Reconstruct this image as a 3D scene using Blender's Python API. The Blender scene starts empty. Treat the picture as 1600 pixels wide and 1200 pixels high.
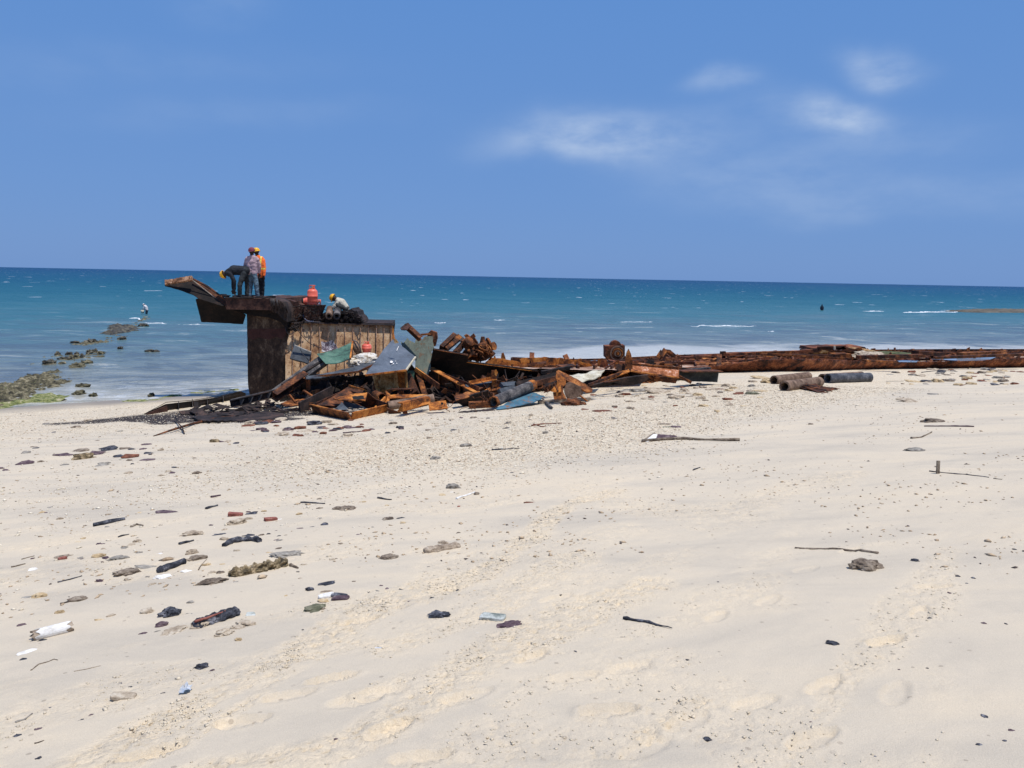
import bpy, math, random
import numpy as np
from mathutils import Vector, Matrix, noise as mnoise
R = math.radians
random.seed(7); RNG = np.random.default_rng(7)
sc = bpy.context.scene
COL = sc.collection
# ---------------------------------------------------------------- camera
FPX = 1200.0; CAMZ = 4.3
PITCH = math.atan(167.3/FPX); ROLL = math.atan(31/1600)
cam_d = bpy.data.cameras.new('camera'); cam = bpy.data.objects.new('camera', cam_d); COL.objects.link(cam)
cam_d.sensor_width = 36; cam_d.lens = 36*FPX/1600; cam_d.clip_start = 0.1; cam_d.clip_end = 90000
CM = (Matrix.Rotation(math.pi/2-PITCH, 4, 'X') @ Matrix.Rotation(ROLL, 4, 'Z'))
CM.translation = (0, 0, CAMZ)
cam.matrix_world = CM
sc.camera = cam
CR = CM.to_3x3(); CP = Vector((0, 0, CAMZ))
sc.view_settings.view_transform = 'Standard'; sc.view_settings.look = 'None'
sc.view_settings.exposure = 0.0; sc.view_settings.gamma = 1.0
# ---------------------------------------------------------------- sun + sky
SUN_EL = 73.0; SUN_H = Vector((0.85, -0.50)).normalized()
to_sun = Vector((SUN_H.x*math.cos(R(SUN_EL)), SUN_H.y*math.cos(R(SUN_EL)), math.sin(R(SUN_EL))))
sl = bpy.data.lights.new('sun', 'SUN'); sl.energy = 4.3; sl.angle = R(0.53); sl.color = (1.0, 0.955, 0.89)
so = bpy.data.objects.new('sun', sl); COL.objects.link(so); so.location = (0, 0, 60)
so.rotation_euler = to_sun.to_track_quat('Z', 'Y').to_euler()

def ray(px, py):
    return (CR @ Vector(((px-800)/FPX, -(py-600)/FPX, -1))).normalized()
def at(px, py, Y):
    d = ray(px, py); return CP + d*(Y/d.y)

W = bpy.data.worlds.new('World'); sc.world = W; W.use_nodes = True
def build_world():
    nt = W.node_tree; N = nt.nodes; L = nt.links
    N.clear()
    out = N.new('ShaderNodeOutputWorld'); bg = N.new('ShaderNodeBackground')
    sky = N.new('ShaderNodeTexSky'); sky.sky_type = 'NISHITA'; sky.sun_disc = False
    sky.sun_elevation = R(SUN_EL); sky.sun_rotation = math.atan2(SUN_H.x, SUN_H.y)
    sky.dust_density = 0.6; sky.ozone_density = 2.0
    tc = N.new('ShaderNodeTexCoord')
    sep = N.new('ShaderNodeSeparateXYZ'); L.new(tc.outputs['Generated'], sep.inputs[0])
    cr = N.new('ShaderNodeValToRGB'); L.new(sep.outputs['Z'], cr.inputs[0])
    e = cr.color_ramp.elements
    e[0].position = 0.0; e[0].color = (1.50, 2.95, 6.15, 1)
    e[1].position = 1.0; e[1].color = (0.70, 2.0, 5.6, 1)
    a = e.new(0.10); a.color = (1.42, 2.95, 6.35, 1)
    a = e.new(0.36); a.color = (1.12, 2.76, 6.45, 1)
    mx = N.new('ShaderNodeMix'); mx.data_type = 'RGBA'; mx.inputs[0].default_value = 0.92
    L.new(sky.outputs[0], mx.inputs[6]); L.new(cr.outputs[0], mx.inputs[7])
    # clouds, at infinity, by direction
    nz = N.new('ShaderNodeTexNoise'); nz.inputs['Scale'].default_value = 13; nz.inputs['Detail'].default_value = 7
    nz.inputs['Roughness'].default_value = 0.55
    mp = N.new('ShaderNodeMapping'); mp.inputs['Scale'].default_value = (1, 1, 2.6)
    L.new(tc.outputs['Generated'], mp.inputs[0]); L.new(mp.outputs[0], nz.inputs[0])
    nr = N.new('ShaderNodeMapRange'); nr.inputs[1].default_value = .30; nr.inputs[2].default_value = .62
    L.new(nz.outputs[0], nr.inputs[0])
    # low-frequency warp so that outlines are ragged
    nw = N.new('ShaderNodeTexNoise'); nw.inputs['Scale'].default_value = 5; nw.inputs['Detail'].default_value = 5
    L.new(tc.outputs['Generated'], nw.inputs[0])
    wv = N.new('ShaderNodeVectorMath'); wv.operation = 'SUBTRACT'; wv.inputs[1].default_value = (.5, .5, .5)
    L.new(nw.outputs['Color'], wv.inputs[0])
    ws = N.new('ShaderNodeVectorMath'); ws.operation = 'SCALE'; ws.inputs['Scale'].default_value = 0.07
    L.new(wv.outputs[0], ws.inputs[0])
    wa = N.new('ShaderNodeVectorMath'); wa.operation = 'ADD'
    L.new(tc.outputs['Generated'], wa.inputs[0]); L.new(ws.outputs[0], wa.inputs[1])
    total = None
    def math_(op, a, b=None):
        m = N.new('ShaderNodeMath'); m.operation = op
        for i, v in enumerate((a, b)):
            if v is None: continue
            if isinstance(v, (int, float)): m.inputs[i].default_value = v
            else: L.new(v, m.inputs[i])
        return m.outputs[0]
    for (px, py, w, h, st) in [(955, 208, 135, 32, .80), (905, 232, 130, 24, .50), (1310, 180, 52, 20, 1.15), (1375, 105, 40, 21, .95),
                               (1128, 135, 46, 13, .55), (1190, 272, 170, 34, .34), (1345, 210, 130, 26, .26), (1540, 285, 120, 20, .18),
                               (1340, 318, 190, 22, .22), (340, 15, 60, 26, .16), (120, 105, 300, 26, .10), (380, 175, 210, 22, .12), (1200, 170, 60, 20, .2)]:
        c = ray(px, py); rt = CR @ Vector((1, 0, 0)); up = rt.cross(c).normalized()
        sub = N.new('ShaderNodeVectorMath'); sub.operation = 'SUBTRACT'; sub.inputs[1].default_value = c
        L.new(wa.outputs[0], sub.inputs[0])
        def ax(v, s):
            d = N.new('ShaderNodeVectorMath'); d.operation = 'DOT_PRODUCT'
            d.inputs[1].default_value = v*(FPX/s); L.new(sub.outputs[0], d.inputs[0])
            return math_('MULTIPLY', d.outputs['Value'], d.outputs['Value'])
        r2 = math_('ADD', ax(rt, w), ax(up, h))
        r3 = math_('POWER', math_('ADD', r2, ax(c, 400.0)), 1.25)
        g = math_('EXPONENT', math_('MULTIPLY', r3, -1.0))
        g = math_('MULTIPLY', g, st)
        total = g if total is None else math_('ADD', total, g)
    cm = math_('MULTIPLY', total, math_('ADD', math_('MULTIPLY', nr.outputs[0], .68), .32))
    cm = math_('MINIMUM', math_('MULTIPLY', cm, .62), .6)
    m2 = N.new('ShaderNodeMix'); m2.data_type = 'RGBA'; L.new(cm, m2.inputs[0])
    L.new(mx.outputs[2], m2.inputs[6]); m2.inputs[7].default_value = (5.6, 6.7, 8.4, 1)
    L.new(m2.outputs[2], bg.inputs[0]); bg.inputs[1].default_value = 0.1
    L.new(bg.outputs[0], out.inputs[0])
build_world()

# ---------------------------------------------------------------- terrain maths
SHORE = np.array([(-20000, -9000), (-400, -70), (-60, 10), (-22, 21.8), (-16, 23.3), (-10.5, 26.6), (-3, 33), (3, 39.5), (8, 43.5), (32, 49), (70, 56), (400, 110), (20000, 3400)], float)
def shore_d(x, y):
    x = np.asarray(x, float); y = np.asarray(y, float)
    best = np.full(np.broadcast(x, y).shape, 1e18)
    for i in range(len(SHORE)-1):
        a = SHORE[i]; b = SHORE[i+1]; ab = b-a; L2 = (ab**2).sum()
        t = np.clip(((x-a[0])*ab[0]+(y-a[1])*ab[1])/L2, 0, 1)
        dx = x-(a[0]+t*ab[0]); dy = y-(a[1]+t*ab[1])
        best = np.minimum(best, dx*dx+dy*dy)
    d = np.sqrt(best)
    ys = np.interp(x, SHORE[:, 0], SHORE[:, 1])
    return np.where(y < ys, d, -d)
def smooth(a, b, x):
    t = np.clip((x-a)/(b-a), 0, 1); return t*t*(3-2*t)
def base_z(x, y):
    d = shore_d(x, y)
    dl = np.clip(d, 0, 30)
    land = .05*dl+.00165*dl*dl + 3.2*(1-np.exp(-np.clip(d-30, 0, None)*.04))
    land = land*(1-.45*smooth(7, 19, x)*smooth(27, 15, d))
    sea = -9*(1-np.exp(np.clip(d, None, 0)*.05/9))
    return np.where(d > 0, land, sea)
_SH = [tuple(p) for p in SHORE.tolist()]
def _sm(a, b, x):
    t = min(1, max(0, (x-a)/(b-a))); return t*t*(3-2*t)
def gz(x, y):
    best = 1e18; ys = None
    for (ax, ay), (bx, by) in zip(_SH[:-1], _SH[1:]):
        dx, dy = bx-ax, by-ay; t = min(1, max(0, ((x-ax)*dx+(y-ay)*dy)/(dx*dx+dy*dy)))
        q = (x-ax-t*dx)**2+(y-ay-t*dy)**2
        if q < best: best = q
        if ax <= x <= bx: ys = ay+(by-ay)*(x-ax)/(bx-ax)
    d = math.sqrt(best)
    if y >= ys: return -9*(1-math.exp(-d*.05/9))
    dl = min(d, 30); land = .05*dl+.00165*dl*dl+3.2*(1-math.exp(-max(0, d-30)*.04))
    return land*(1-.45*_sm(7, 19, x)*_sm(27, 15, d))
def gp(px, py, lift=0.0):
    d = ray(px, py); lo, hi = 0.5, 600.0
    f = lambda t: CP.z+d.z*t-lift-gz(d.x*t, d.y*t)
    t = 1.0; prev = 1.0
    while t < 400:
        if f(t) < 0: break
        prev = t; t += max(.2, t*.03)
    lo, hi = prev, t
    for _ in range(26):
        m = (lo+hi)/2
        if f(m) < 0: hi = m
        else: lo = m
    return CP+d*hi
def sg(px, py):      # on the sea surface
    d = ray(px, py); return CP+d*(-CP.z/d.z)
def proj(p):         # world -> photo pixel (for checking only)
    q = CR.transposed() @ (Vector(p)-CP); return 800+FPX*q.x/-q.z, 600-FPX*q.y/-q.z

def _hash(ix, iy, s):
    h = (ix.astype(np.int64)*374761393+iy.astype(np.int64)*668265263+s*974634777) & 0xffffffff
    h = ((h ^ (h >> 13))*1274126177) & 0xffffffff
    return ((h ^ (h >> 16)) & 0xffff)/65535.0
def vnoise(x, y, s=0):
    x = np.asarray(x, float); y = np.asarray(y, float)
    ix = np.floor(x); iy = np.floor(y); fx = x-ix; fy = y-iy
    fx = fx*fx*(3-2*fx); fy = fy*fy*(3-2*fy)
    a = _hash(ix, iy, s); b = _hash(ix+1, iy, s); c = _hash(ix, iy+1, s); d = _hash(ix+1, iy+1, s)
    return (a*(1-fx)+b*fx)*(1-fy)+(c*(1-fx)+d*fx)*fy
def fbm(x, y, o=4, s=0):
    v = 0; a = .5; t = 0
    for i in range(o):
        v = v+a*vnoise(x*2**i+17.3*i, y*2**i-9.1*i, s+i); t += a; a *= .5
    return v/t

# ---------------------------------------------------------------- tagging + mesh helpers
def tag(o, label=None, cat=None, group=None, kind=None):
    if label: o['label'] = label
    if cat: o['category'] = cat
    if group: o['group'] = group
    if kind: o['kind'] = kind
    return o
def thing(name, label, cat, loc, group=None):
    o = bpy.data.objects.new(name, None); COL.objects.link(o); o.location = loc
    o.empty_display_size = .2
    return tag(o, label, cat, group)
def np_obj(name, V, F, mat, parent=None, smooth_=False, origin=None):
    """V: (n,3) array, F: list or (m,k) array; world coordinates in"""
    V = np.asarray(V, float)
    if parent is not None: o3 = np.array(parent.matrix_basis.translation) + (np.array(parent.parent.matrix_basis.translation) if parent.parent else 0)
    elif origin is not None: o3 = np.array(origin)
    else: o3 = np.array([V[:, 0].mean(), V[:, 1].mean(), V[:, 2].min()])
    me = bpy.data.meshes.new(name)
    if isinstance(F, np.ndarray):
        me.vertices.add(len(V)); me.vertices.foreach_set('co', (V-o3).ravel())
        m, k = F.shape
        me.loops.add(m*k); me.loops.foreach_set('vertex_index', F.ravel().astype(np.int32))
        me.polygons.add(m); me.polygons.foreach_set('loop_start', (np.arange(m)*k).astype(np.int32))
        me.update(calc_edges=True)
    else:
        me.from_pydata([tuple(v) for v in (V-o3)], [], F)
    me.validate()
    for mm in (mat if isinstance(mat, (list, tuple)) else [mat]): me.materials.append(mm)
    if smooth_: me.polygons.foreach_set('use_smooth', np.ones(len(me.polygons), bool))
    o = bpy.data.objects.new(name, me); COL.objects.link(o)
    if parent is not None: o.parent = parent
    else: o.location = o3
    return o
def sub_np(name, V, F, mat, part, smooth_=False):   # a sub-part under a part whose own origin is its thing's
    V = np.asarray(V, float)
    t = part.parent
    o3 = np.array(t.location)
    me = bpy.data.meshes.new(name); me.from_pydata([tuple(v) for v in (V-o3)], [], F); me.validate(); me.materials.append(mat)
    if smooth_: me.polygons.foreach_set('use_smooth', np.ones(len(me.polygons), bool))
    o = bpy.data.objects.new(name, me); COL.objects.link(o); o.parent = part; return o

class MB:
    def __init__(s): s.v = []; s.f = []; s.mi = []; s.sm = []; s.m = 0
    def add(s, vs, fs, sm=False):
        b = len(s.v); s.v += [tuple(v) for v in vs]; s.f += [tuple(b+i for i in f) for f in fs]
        s.mi += [s.m]*len(fs); s.sm += [sm]*len(fs); return s
    def box(s, c, size, rot=None):
        c = Vector(c); hx, hy, hz = size[0]/2, size[1]/2, size[2]/2
        P = [Vector((x, y, z)) for x in (-hx, hx) for y in (-hy, hy) for z in (-hz, hz)]
        if rot is not None: P = [rot @ p for p in P]
        return s.add([c+p for p in P], [(0, 1, 3, 2), (4, 6, 7, 5), (0, 4, 5, 1), (2, 3, 7, 6), (0, 2, 6, 4), (1, 5, 7, 3)])
    def plate(s, pts, th, away=None):
        """prism of polygon pts (3D), thickness th, extruded away from the viewer"""
        pts = [Vector(p) for p in pts]; n = Vector((0, 0, 0)); k = len(pts)
        for i in range(k): n += (pts[i]).cross(pts[(i+1) % k]) if False else Vector(((pts[i].y-pts[(i+1) % k].y)*(pts[i].z+pts[(i+1) % k].z), (pts[i].z-pts[(i+1) % k].z)*(pts[i].x+pts[(i+1) % k].x), (pts[i].x-pts[(i+1) % k].x)*(pts[i].y+pts[(i+1) % k].y)))
        n.normalize(); c = sum(pts, Vector())/k
        if n.dot(c-(away or CP)) < 0: n = -n
        q = [p+n*th for p in pts]
        return s.add(pts+q, [tuple(range(k))]+[tuple(range(2*k-1, k-1, -1))]+[(i, i+k, (i+1) % k+k, (i+1) % k) for i in range(k)])
    def beam(s, p0, p1, prof, up=(0, 0, 1), twist=0):
        """extrude closed 2D profile [(side,up)...] from p0 to p1"""
        p0 = Vector(p0); p1 = Vector(p1); d = (p1-p0).normalized(); u = Vector(up)
        sd = d.cross(u)
        if sd.length < 1e-3: sd = d.cross(Vector((1, 0, 0)))
        sd.normalize(); u = sd.cross(d).normalized()
        if twist: q = Matrix.Rotation(twist, 3, d); sd = q@sd; u = q@u
        k = len(prof); vs = [p0+sd*a+u*b for a, b in prof]+[p1+sd*a+u*b for a, b in prof]
        return s.add(vs, [tuple(range(k)), tuple(range(2*k-1, k-1, -1))]+[(i, (i+1) % k, (i+1) % k+k, i+k) for i in range(k)])
    def tube(s, pts, rad, seg=8, cap=True, sm=True):
        pts = [Vector(p) for p in pts]; n = len(pts)
        if not hasattr(rad, '__len__'): rad = [rad]*n
        vs = []; ref = Vector((0.13, 0.21, 1)).normalized()
        for i, p in enumerate(pts):
            d = (pts[min(i+1, n-1)]-pts[max(i-1, 0)]).normalized()
            a = d.cross(ref)
            if a.length < .15: a = d.cross(Vector((1, .1, 0)))
            a.normalize(); b = d.cross(a)
            for j in range(seg):
                t = 2*math.pi*j/seg; vs.append(p+(a*math.cos(t)+b*math.sin(t))*rad[i])
        fs = [(i*seg+j, i*seg+(j+1) % seg, (i+1)*seg+(j+1) % seg, (i+1)*seg+j) for i in range(n-1) for j in range(seg)]
        s.add(vs, fs, sm)
        if cap:
            b = len(s.v)-n*seg
            s.f += [tuple(b+j for j in range(seg-1, -1, -1)), tuple(b+(n-1)*seg+j for j in range(seg))]; s.mi += [s.m]*2; s.sm += [False]*2
        return s
    def pipe(s, p0, p1, ro, ri, seg=24, jit=0.0):
        p0 = Vector(p0); p1 = Vector(p1); d = (p1-p0).normalized(); a = d.cross(Vector((0, 0, 1)))
        if a.length < .1: a = d.cross(Vector((1, 0, 0)))
        a.normalize(); b = d.cross(a); vs = []; nl = 9
        js = [random.uniform(-jit, jit) for _ in range(seg)]
        rings = [(i/nl, ro) for i in range(nl+1)]+[(1-i/nl, ri) for i in range(nl+1)]
        L = (p1-p0).length
        for k, (t, r) in enumerate(rings):
            for j in range(seg):
                th = 2*math.pi*j/seg
                tt = t*L+(js[j] if t in (0, 1) else 0)
                rr = r*(1+.02*mnoise.noise(Vector((math.cos(th)*2, math.sin(th)*2, t*L*3))))
                vs.append(p0+d*tt+(a*math.cos(th)+b*math.sin(th))*rr)
        m = len(rings)
        fs = [(k*seg+j, k*seg+(j+1) % seg, ((k+1) % m)*seg+(j+1) % seg, ((k+1) % m)*seg+j) for k in range(m) for j in range(seg)]
        return s.add(vs, fs, False)
    def lathe(s, base, prof, axis=(0, 0, 1), seg=24, sm=True):
        ax = Vector(axis).normalized(); a = ax.cross(Vector((0.3, 1, 0.1))).normalized(); b = ax.cross(a); base = Vector(base); vs = []
        for r, h in prof:
            for j in range(seg):
                t = 2*math.pi*j/seg; vs.append(base+ax*h+(a*math.cos(t)+b*math.sin(t))*max(r, 1e-4))
        n = len(prof)
        return s.add(vs, [(i*seg+j, i*seg+(j+1) % seg, (i+1)*seg+(j+1) % seg, (i+1)*seg+j) for i in range(n-1) for j in range(seg)], sm)
    def build(s, name, mat, parent=None, origin=None):
        o = np_obj(name, np.array(s.v), s.f, mat, parent, False, origin)
        if len(o.data.polygons) == len(s.f):
            o.data.polygons.foreach_set('material_index', s.mi)
            o.data.polygons.foreach_set('use_smooth', s.sm)
        return o
    def sub(s, name, mat, part):
        o = sub_np(name, np.array(s.v), s.f, mat, part)
        if len(o.data.polygons) == len(s.f): o.data.polygons.foreach_set('use_smooth', s.sm)
        return o
def rect(w, h, ox=0, oy=0): return [(ox-w/2, oy-h/2), (ox+w/2, oy-h/2), (ox+w/2, oy+h/2), (ox-w/2, oy+h/2)]
def i_prof(w, h, t): return [(-w/2, -h/2), (w/2, -h/2), (w/2, -h/2+t), (t/2, -h/2+t), (t/2, h/2-t), (w/2, h/2-t), (w/2, h/2), (-w/2, h/2), (-w/2, h/2-t), (-t/2, h/2-t), (-t/2, -h/2+t), (-w/2, -h/2+t)]
def l_prof(w, h, t): return [(0, 0), (w, 0), (w, t), (t, t), (t, h), (0, h)]
def c_prof(w, h, t): return [(0, 0), (w, 0), (w, t), (t, t), (t, h-t), (w, h-t), (w, h), (0, h)]

def pl(pxs, Yc, gx=0, gy=0, jit=.0, sub=1):
    """photo outline on a tilted plane: depth Yc at its middle, gx/gy metres of depth per pixel"""
    cx = sum(p[0] for p in pxs)/len(pxs); cy = sum(p[1] for p in pxs)/len(pxs)
    P = []
    k = len(pxs)
    for i in range(k):
        a = pxs[i]; b = pxs[(i+1) % k]; L = math.hypot(b[0]-a[0], b[1]-a[1]); n = max(1, int(L/4)) if sub else 1
        for j in range(n):
            t = j/n; jj = jit if j else jit*.3
            P.append((a[0]+(b[0]-a[0])*t+random.uniform(-jj, jj), a[1]+(b[1]-a[1])*t+random.uniform(-jj, jj)))
    out = []
    for x, y in P:
        inv = 1/Yc-(gx*(x-cx)+gy*(y-cy))/Yc**2
        out.append(at(x, y, 1/inv))
    return out
# ---------------------------------------------------------------- materials
def S(r, g, b):   # sRGB 0-255 -> linear
    f = lambda c: (c/255/12.92 if c/255 <= .04045 else ((c/255+.055)/1.055)**2.4)
    return (f(r), f(g), f(b), 1)
def new_mat(name):
    m = bpy.data.materials.new(name); m.use_nodes = True
    return m, m.node_tree.nodes, m.node_tree.links, m.node_tree.nodes['Principled BSDF']
def noise_node(N, L, vec, scale, detail=6, rough=.6, dist=0):
    n = N.new('ShaderNodeTexNoise'); n.inputs['Scale'].default_value = scale; n.inputs['Detail'].default_value = detail
    n.inputs['Roughness'].default_value = rough; n.inputs['Distortion'].default_value = dist; L.new(vec, n.inputs['Vector']); return n
def ramp(N, L, fac, stops, interp='LINEAR'):
    r = N.new('ShaderNodeValToRGB'); r.color_ramp.interpolation = interp; e = r.color_ramp.elements
    e[0].position, e[0].color = stops[0]; e[1].position, e[1].color = stops[-1]
    for p, c in stops[1:-1]: a = e.new(p); a.color = c
    L.new(fac, r.inputs[0]); return r
def mixc(N, L, fac, a, b, mode='MIX'):
    m = N.new('ShaderNodeMix'); m.data_type = 'RGBA'; m.blend_type = mode
    for sck, v in ((m.inputs[0], fac), (m.inputs[6], a), (m.inputs[7], b)):
        if isinstance(v, (float, int)): sck.default_value = v
        elif isinstance(v, tuple): sck.default_value = v
        else: L.new(v, sck)
    return m.outputs[2]
def mottled(name, stops, scale=3, rough=.85, bump=.4, fine=22, metallic=0, spots=None, spot_lo=.58, streak=1, bdist=.02, contrast=True):
    """uneven surface: large patches, fine grain, optional spots of another colour"""
    m, N, L, b = new_mat(name)
    tc = N.new('ShaderNodeTexCoord'); mp = N.new('ShaderNodeMapping'); mp.inputs['Scale'].default_value = (1, 1, 1/streak)
    oi = N.new('ShaderNodeObjectInfo'); cmb = N.new('ShaderNodeVectorMath'); cmb.operation = 'SCALE'; cmb.inputs[0].default_value = (37, 19, 53)
    L.new(oi.outputs['Random'], cmb.inputs['Scale']); ad = N.new('ShaderNodeVectorMath'); ad.operation = 'ADD'
    L.new(tc.outputs['Object'], ad.inputs[0]); L.new(cmb.outputs[0], ad.inputs[1]); L.new(ad.outputs[0], mp.inputs[0]); v = mp.outputs[0]
    n1 = noise_node(N, L, v, scale, 8, .66, .3)
    n2 = noise_node(N, L, v, fine, 5, .7)
    add = N.new('ShaderNodeMath'); add.operation = 'MULTIPLY_ADD'; L.new(n2.outputs[0], add.inputs[0]); add.inputs[1].default_value = .45
    sb = N.new('ShaderNodeMath'); sb.operation = 'SUBTRACT'; L.new(n1.outputs[0], sb.inputs[0]); sb.inputs[1].default_value = .225
    L.new(sb.outputs[0], add.inputs[2])
    mr = N.new('ShaderNodeMapRange'); mr.inputs[1].default_value = .34; mr.inputs[2].default_value = .66; L.new(add.outputs[0], mr.inputs[0])
    col = ramp(N, L, mr.outputs[0], stops).outputs[0]
    if spots:
        n3 = noise_node(N, L, v, scale*2.2, 7, .7, .5)
        m3 = N.new('ShaderNodeMapRange'); m3.inputs[1].default_value = spot_lo; m3.inputs[2].default_value = spot_lo+.06; L.new(n3.outputs[0], m3.inputs[0])
        col = mixc(N, L, m3.outputs[0], col, spots)
    L.new(col, b.inputs['Base Color']); b.inputs['Roughness'].default_value = rough; b.inputs['Metallic'].default_value = metallic
    b.inputs['Specular IOR Level'].default_value = .3
    bp = N.new('ShaderNodeBump'); bp.inputs['Strength'].default_value = bump; bp.inputs['Distance'].default_value = bdist
    L.new(add.outputs[0], bp.inputs['Height']); L.new(bp.outputs[0], b.inputs['Normal'])
    return m
def st(*cols):
    n = len(cols); return [(i/(n-1), c) for i, c in enumerate(cols)]
BLK = (.012, .010, .010, 1)
M = {}
M['rust_dark'] = mottled('dark_rust', st((.010, .006, .005, 1), (.042, .017, .010, 1), (.115, .040, .016, 1), (.26, .09, .03, 1)), 2.6, bump=.7)
M['rust'] = mottled('rust', st((.014, .007, .005, 1), (.085, .029, .011, 1), (.24, .078, .020, 1), (.48, .19, .05, 1)), 2.4, bump=.7)
M['rust_orange'] = mottled('orange_rust', st((.035, .014, .008, 1), (.24, .075, .016, 1), (.50, .17, .028, 1), (.60, .28, .08, 1)), 2.2, bump=.7, spots=(.02, .013, .012, 1), spot_lo=.60)
M['hull'] = mottled('weathered_hull_rust', st((.012, .006, .005, 1), (.080, .026, .013, 1), (.21, .066, .027, 1), (.38, .15, .06, 1)), 1.6, bump=.9, fine=14)
M['burnt'] = mottled('burnt_steel', st((.007, .006, .006, 1), (.020, .015, .014, 1), (.045, .030, .026, 1), (.09, .055, .042, 1)), 2.0, bump=.9, fine=16)
M['burnt_shade'] = mottled('shaded_burnt_steel', st((.003, .0025, .0025, 1), (.007, .005, .0045, 1), (.014, .009, .007, 1), (.035, .018, .013, 1)), 2.0, bump=.9, fine=16)  # darker copy of the burnt steel, shade of undersides put into its colour
M['pillar'] = mottled('burnt_steel_with_pale_scale', st((.008, .006, .005, 1), (.032, .018, .012, 1), (.070, .042, .027, 1), (.17, .125, .085, 1)), 2.8, bump=.8, fine=26, streak=1.6)
M['deck_edge'] = mottled('reddish_burnt_deck_edge', st((.010, .007, .007, 1), (.045, .020, .015, 1), (.085, .038, .026, 1), (.13, .07, .05, 1)), 2.2, bump=.7)
M['tan_plate'] = mottled('flaking_tan_plate', st((.16, .072, .035, 1), (.38, .215, .110, 1), (.52, .335, .185, 1), (.66, .49, .32, 1)), 2.6, bump=.7, fine=24, spots=(.13, .055, .032, 1), spot_lo=.58, streak=1.3)
M['tan_rust'] = mottled('tan_and_orange_rust', st((.06, .03, .012, 1), (.27, .12, .03, 1), (.42, .25, .10, 1), (.6, .47, .27, 1)), 3.0, bump=.7)
M['blue_grey'] = mottled('blue_grey_paint', st((.055, .065, .08, 1), (.085, .105, .135, 1), (.10, .125, .16, 1), (.14, .16, .195, 1)), 2.2, rough=.6, bump=.2, spots=(.10, .045, .02, 1), spot_lo=.69)
M['slate_grey'] = mottled('dark_grey_paint', st((.03, .035, .045, 1), (.06, .07, .082, 1), (.095, .11, .125, 1)), 3, rough=.6, bump=.2, spots=(.04, .02, .012, 1), spot_lo=.62)
M['green'] = mottled('faded_green_paint', st((.035, .055, .045, 1), (.060, .130, .095, 1), (.085, .175, .125, 1), (.14, .22, .17, 1)), 2.4, rough=.65, bump=.2, spots=(.05, .03, .02, 1), spot_lo=.64, streak=.5)
M['green_rust'] = mottled('green_paint_over_rust', st((.06, .045, .03, 1), (.095, .11, .085, 1), (.13, .155, .12, 1), (.20, .15, .09, 1)), 2.0, rough=.7, bump=.3, spots=(.14, .06, .025, 1), spot_lo=.56, streak=2)
M['blue'] = mottled('sea_blue_paint', st((.04, .09, .125, 1), (.06, .15, .21, 1), (.09, .195, .26, 1)), 2.6, rough=.6, bump=.3, spots=(.26, .10, .03, 1), spot_lo=.55)
M['pipe'] = mottled('brown_grey_pipe', st((.06, .040, .028, 1), (.13, .080, .055, 1), (.20, .135, .095, 1), (.30, .20, .14, 1)), 3.2, bump=.5, spots=(.28, .10, .03, 1), spot_lo=.64)
M['pipe_dark'] = mottled('tarred_black_pipe', st((.018, .020, .024, 1), (.045, .048, .058, 1), (.075, .078, .088, 1), (.16, .16, .17, 1)), 3.2, rough=.55, bump=.4)
M['cream'] = mottled('cream_sheet', st((.35, .30, .20, 1), (.55, .50, .38, 1), (.68, .64, .52, 1)), 3, bump=.4)
M['white_dirty'] = mottled('dirty_white_insulation', st((.20, .14, .08, 1), (.55, .48, .38, 1), (.75, .72, .66, 1), (.8, .78, .74, 1)), 5, bump=.9, bdist=.05)
M['timber'] = mottled('weathered_grey_timber', st((.02, .02, .022, 1), (.055, .052, .055, 1), (.12, .11, .105, 1), (.22, .2, .19, 1)), 4, bump=.6)
M['orange_paint'] = mottled('orange_red_paint', st((.58, .095, .06, 1), (.75, .14, .09, 1), (.82, .20, .14, 1)), 3, rough=.4, bump=.1, spots=(.35, .07, .04, 1), spot_lo=.68)
M['black'] = mottled('dull_black', st(BLK, (.02, .02, .022, 1)), 8, bump=.2)
M['cable'] = mottled('cable_sheath', st((.012, .012, .014, 1), (.035, .035, .045, 1)), 8, rough=.6, bump=.1)
M['cable_pale'] = mottled('pale_blue_hose', st((.12, .13, .2, 1), (.25, .28, .38, 1)), 8, rough=.6, bump=.1)
# stones, wood and litter
M['s_tan'] = mottled('tan_coral_stone', st((.16, .12, .085, 1), (.33, .26, .185, 1), (.46, .38, .28, 1), (.6, .53, .42, 1)), 9, bump=1, fine=60, bdist=.012)
M['s_yellow'] = mottled('yellowish_stone', st((.28, .20, .11, 1), (.50, .37, .21, 1), (.62, .50, .33, 1)), 9, bump=1, fine=60, bdist=.012)
M['s_brown'] = mottled('brown_stone', st((.06, .045, .034, 1), (.14, .105, .075, 1), (.24, .19, .14, 1), (.36, .3, .23, 1)), 9, bump=1, fine=60, bdist=.012)
M['s_grey'] = mottled('grey_stone', st((.12, .105, .085, 1), (.25, .225, .19, 1), (.4, .365, .31, 1)), 9, bump=1, fine=60, bdist=.012)
M['s_black'] = mottled('charred_black', st((.010, .011, .016, 1), (.026, .028, .036, 1), (.06, .062, .075, 1), (.2, .2, .22, 1)), 14, bump=1, fine=70, bdist=.01)
M['s_purple'] = mottled('purple_brown_flake', st((.035, .022, .030, 1), (.075, .045, .055, 1), (.12, .08, .085, 1), (.22, .17, .17, 1)), 12, bump=.8, fine=60, bdist=.008)
M['s_white'] = mottled('white_stone', st((.55, .52, .47, 1), (.74, .72, .68, 1), (.82, .81, .78, 1)), 12, bump=.6, fine=60, bdist=.008)
M['s_red'] = mottled('red_brick', st((.14, .05, .038, 1), (.25, .085, .062, 1), (.36, .16, .12, 1)), 14, bump=.8, fine=60, bdist=.008)
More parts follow.
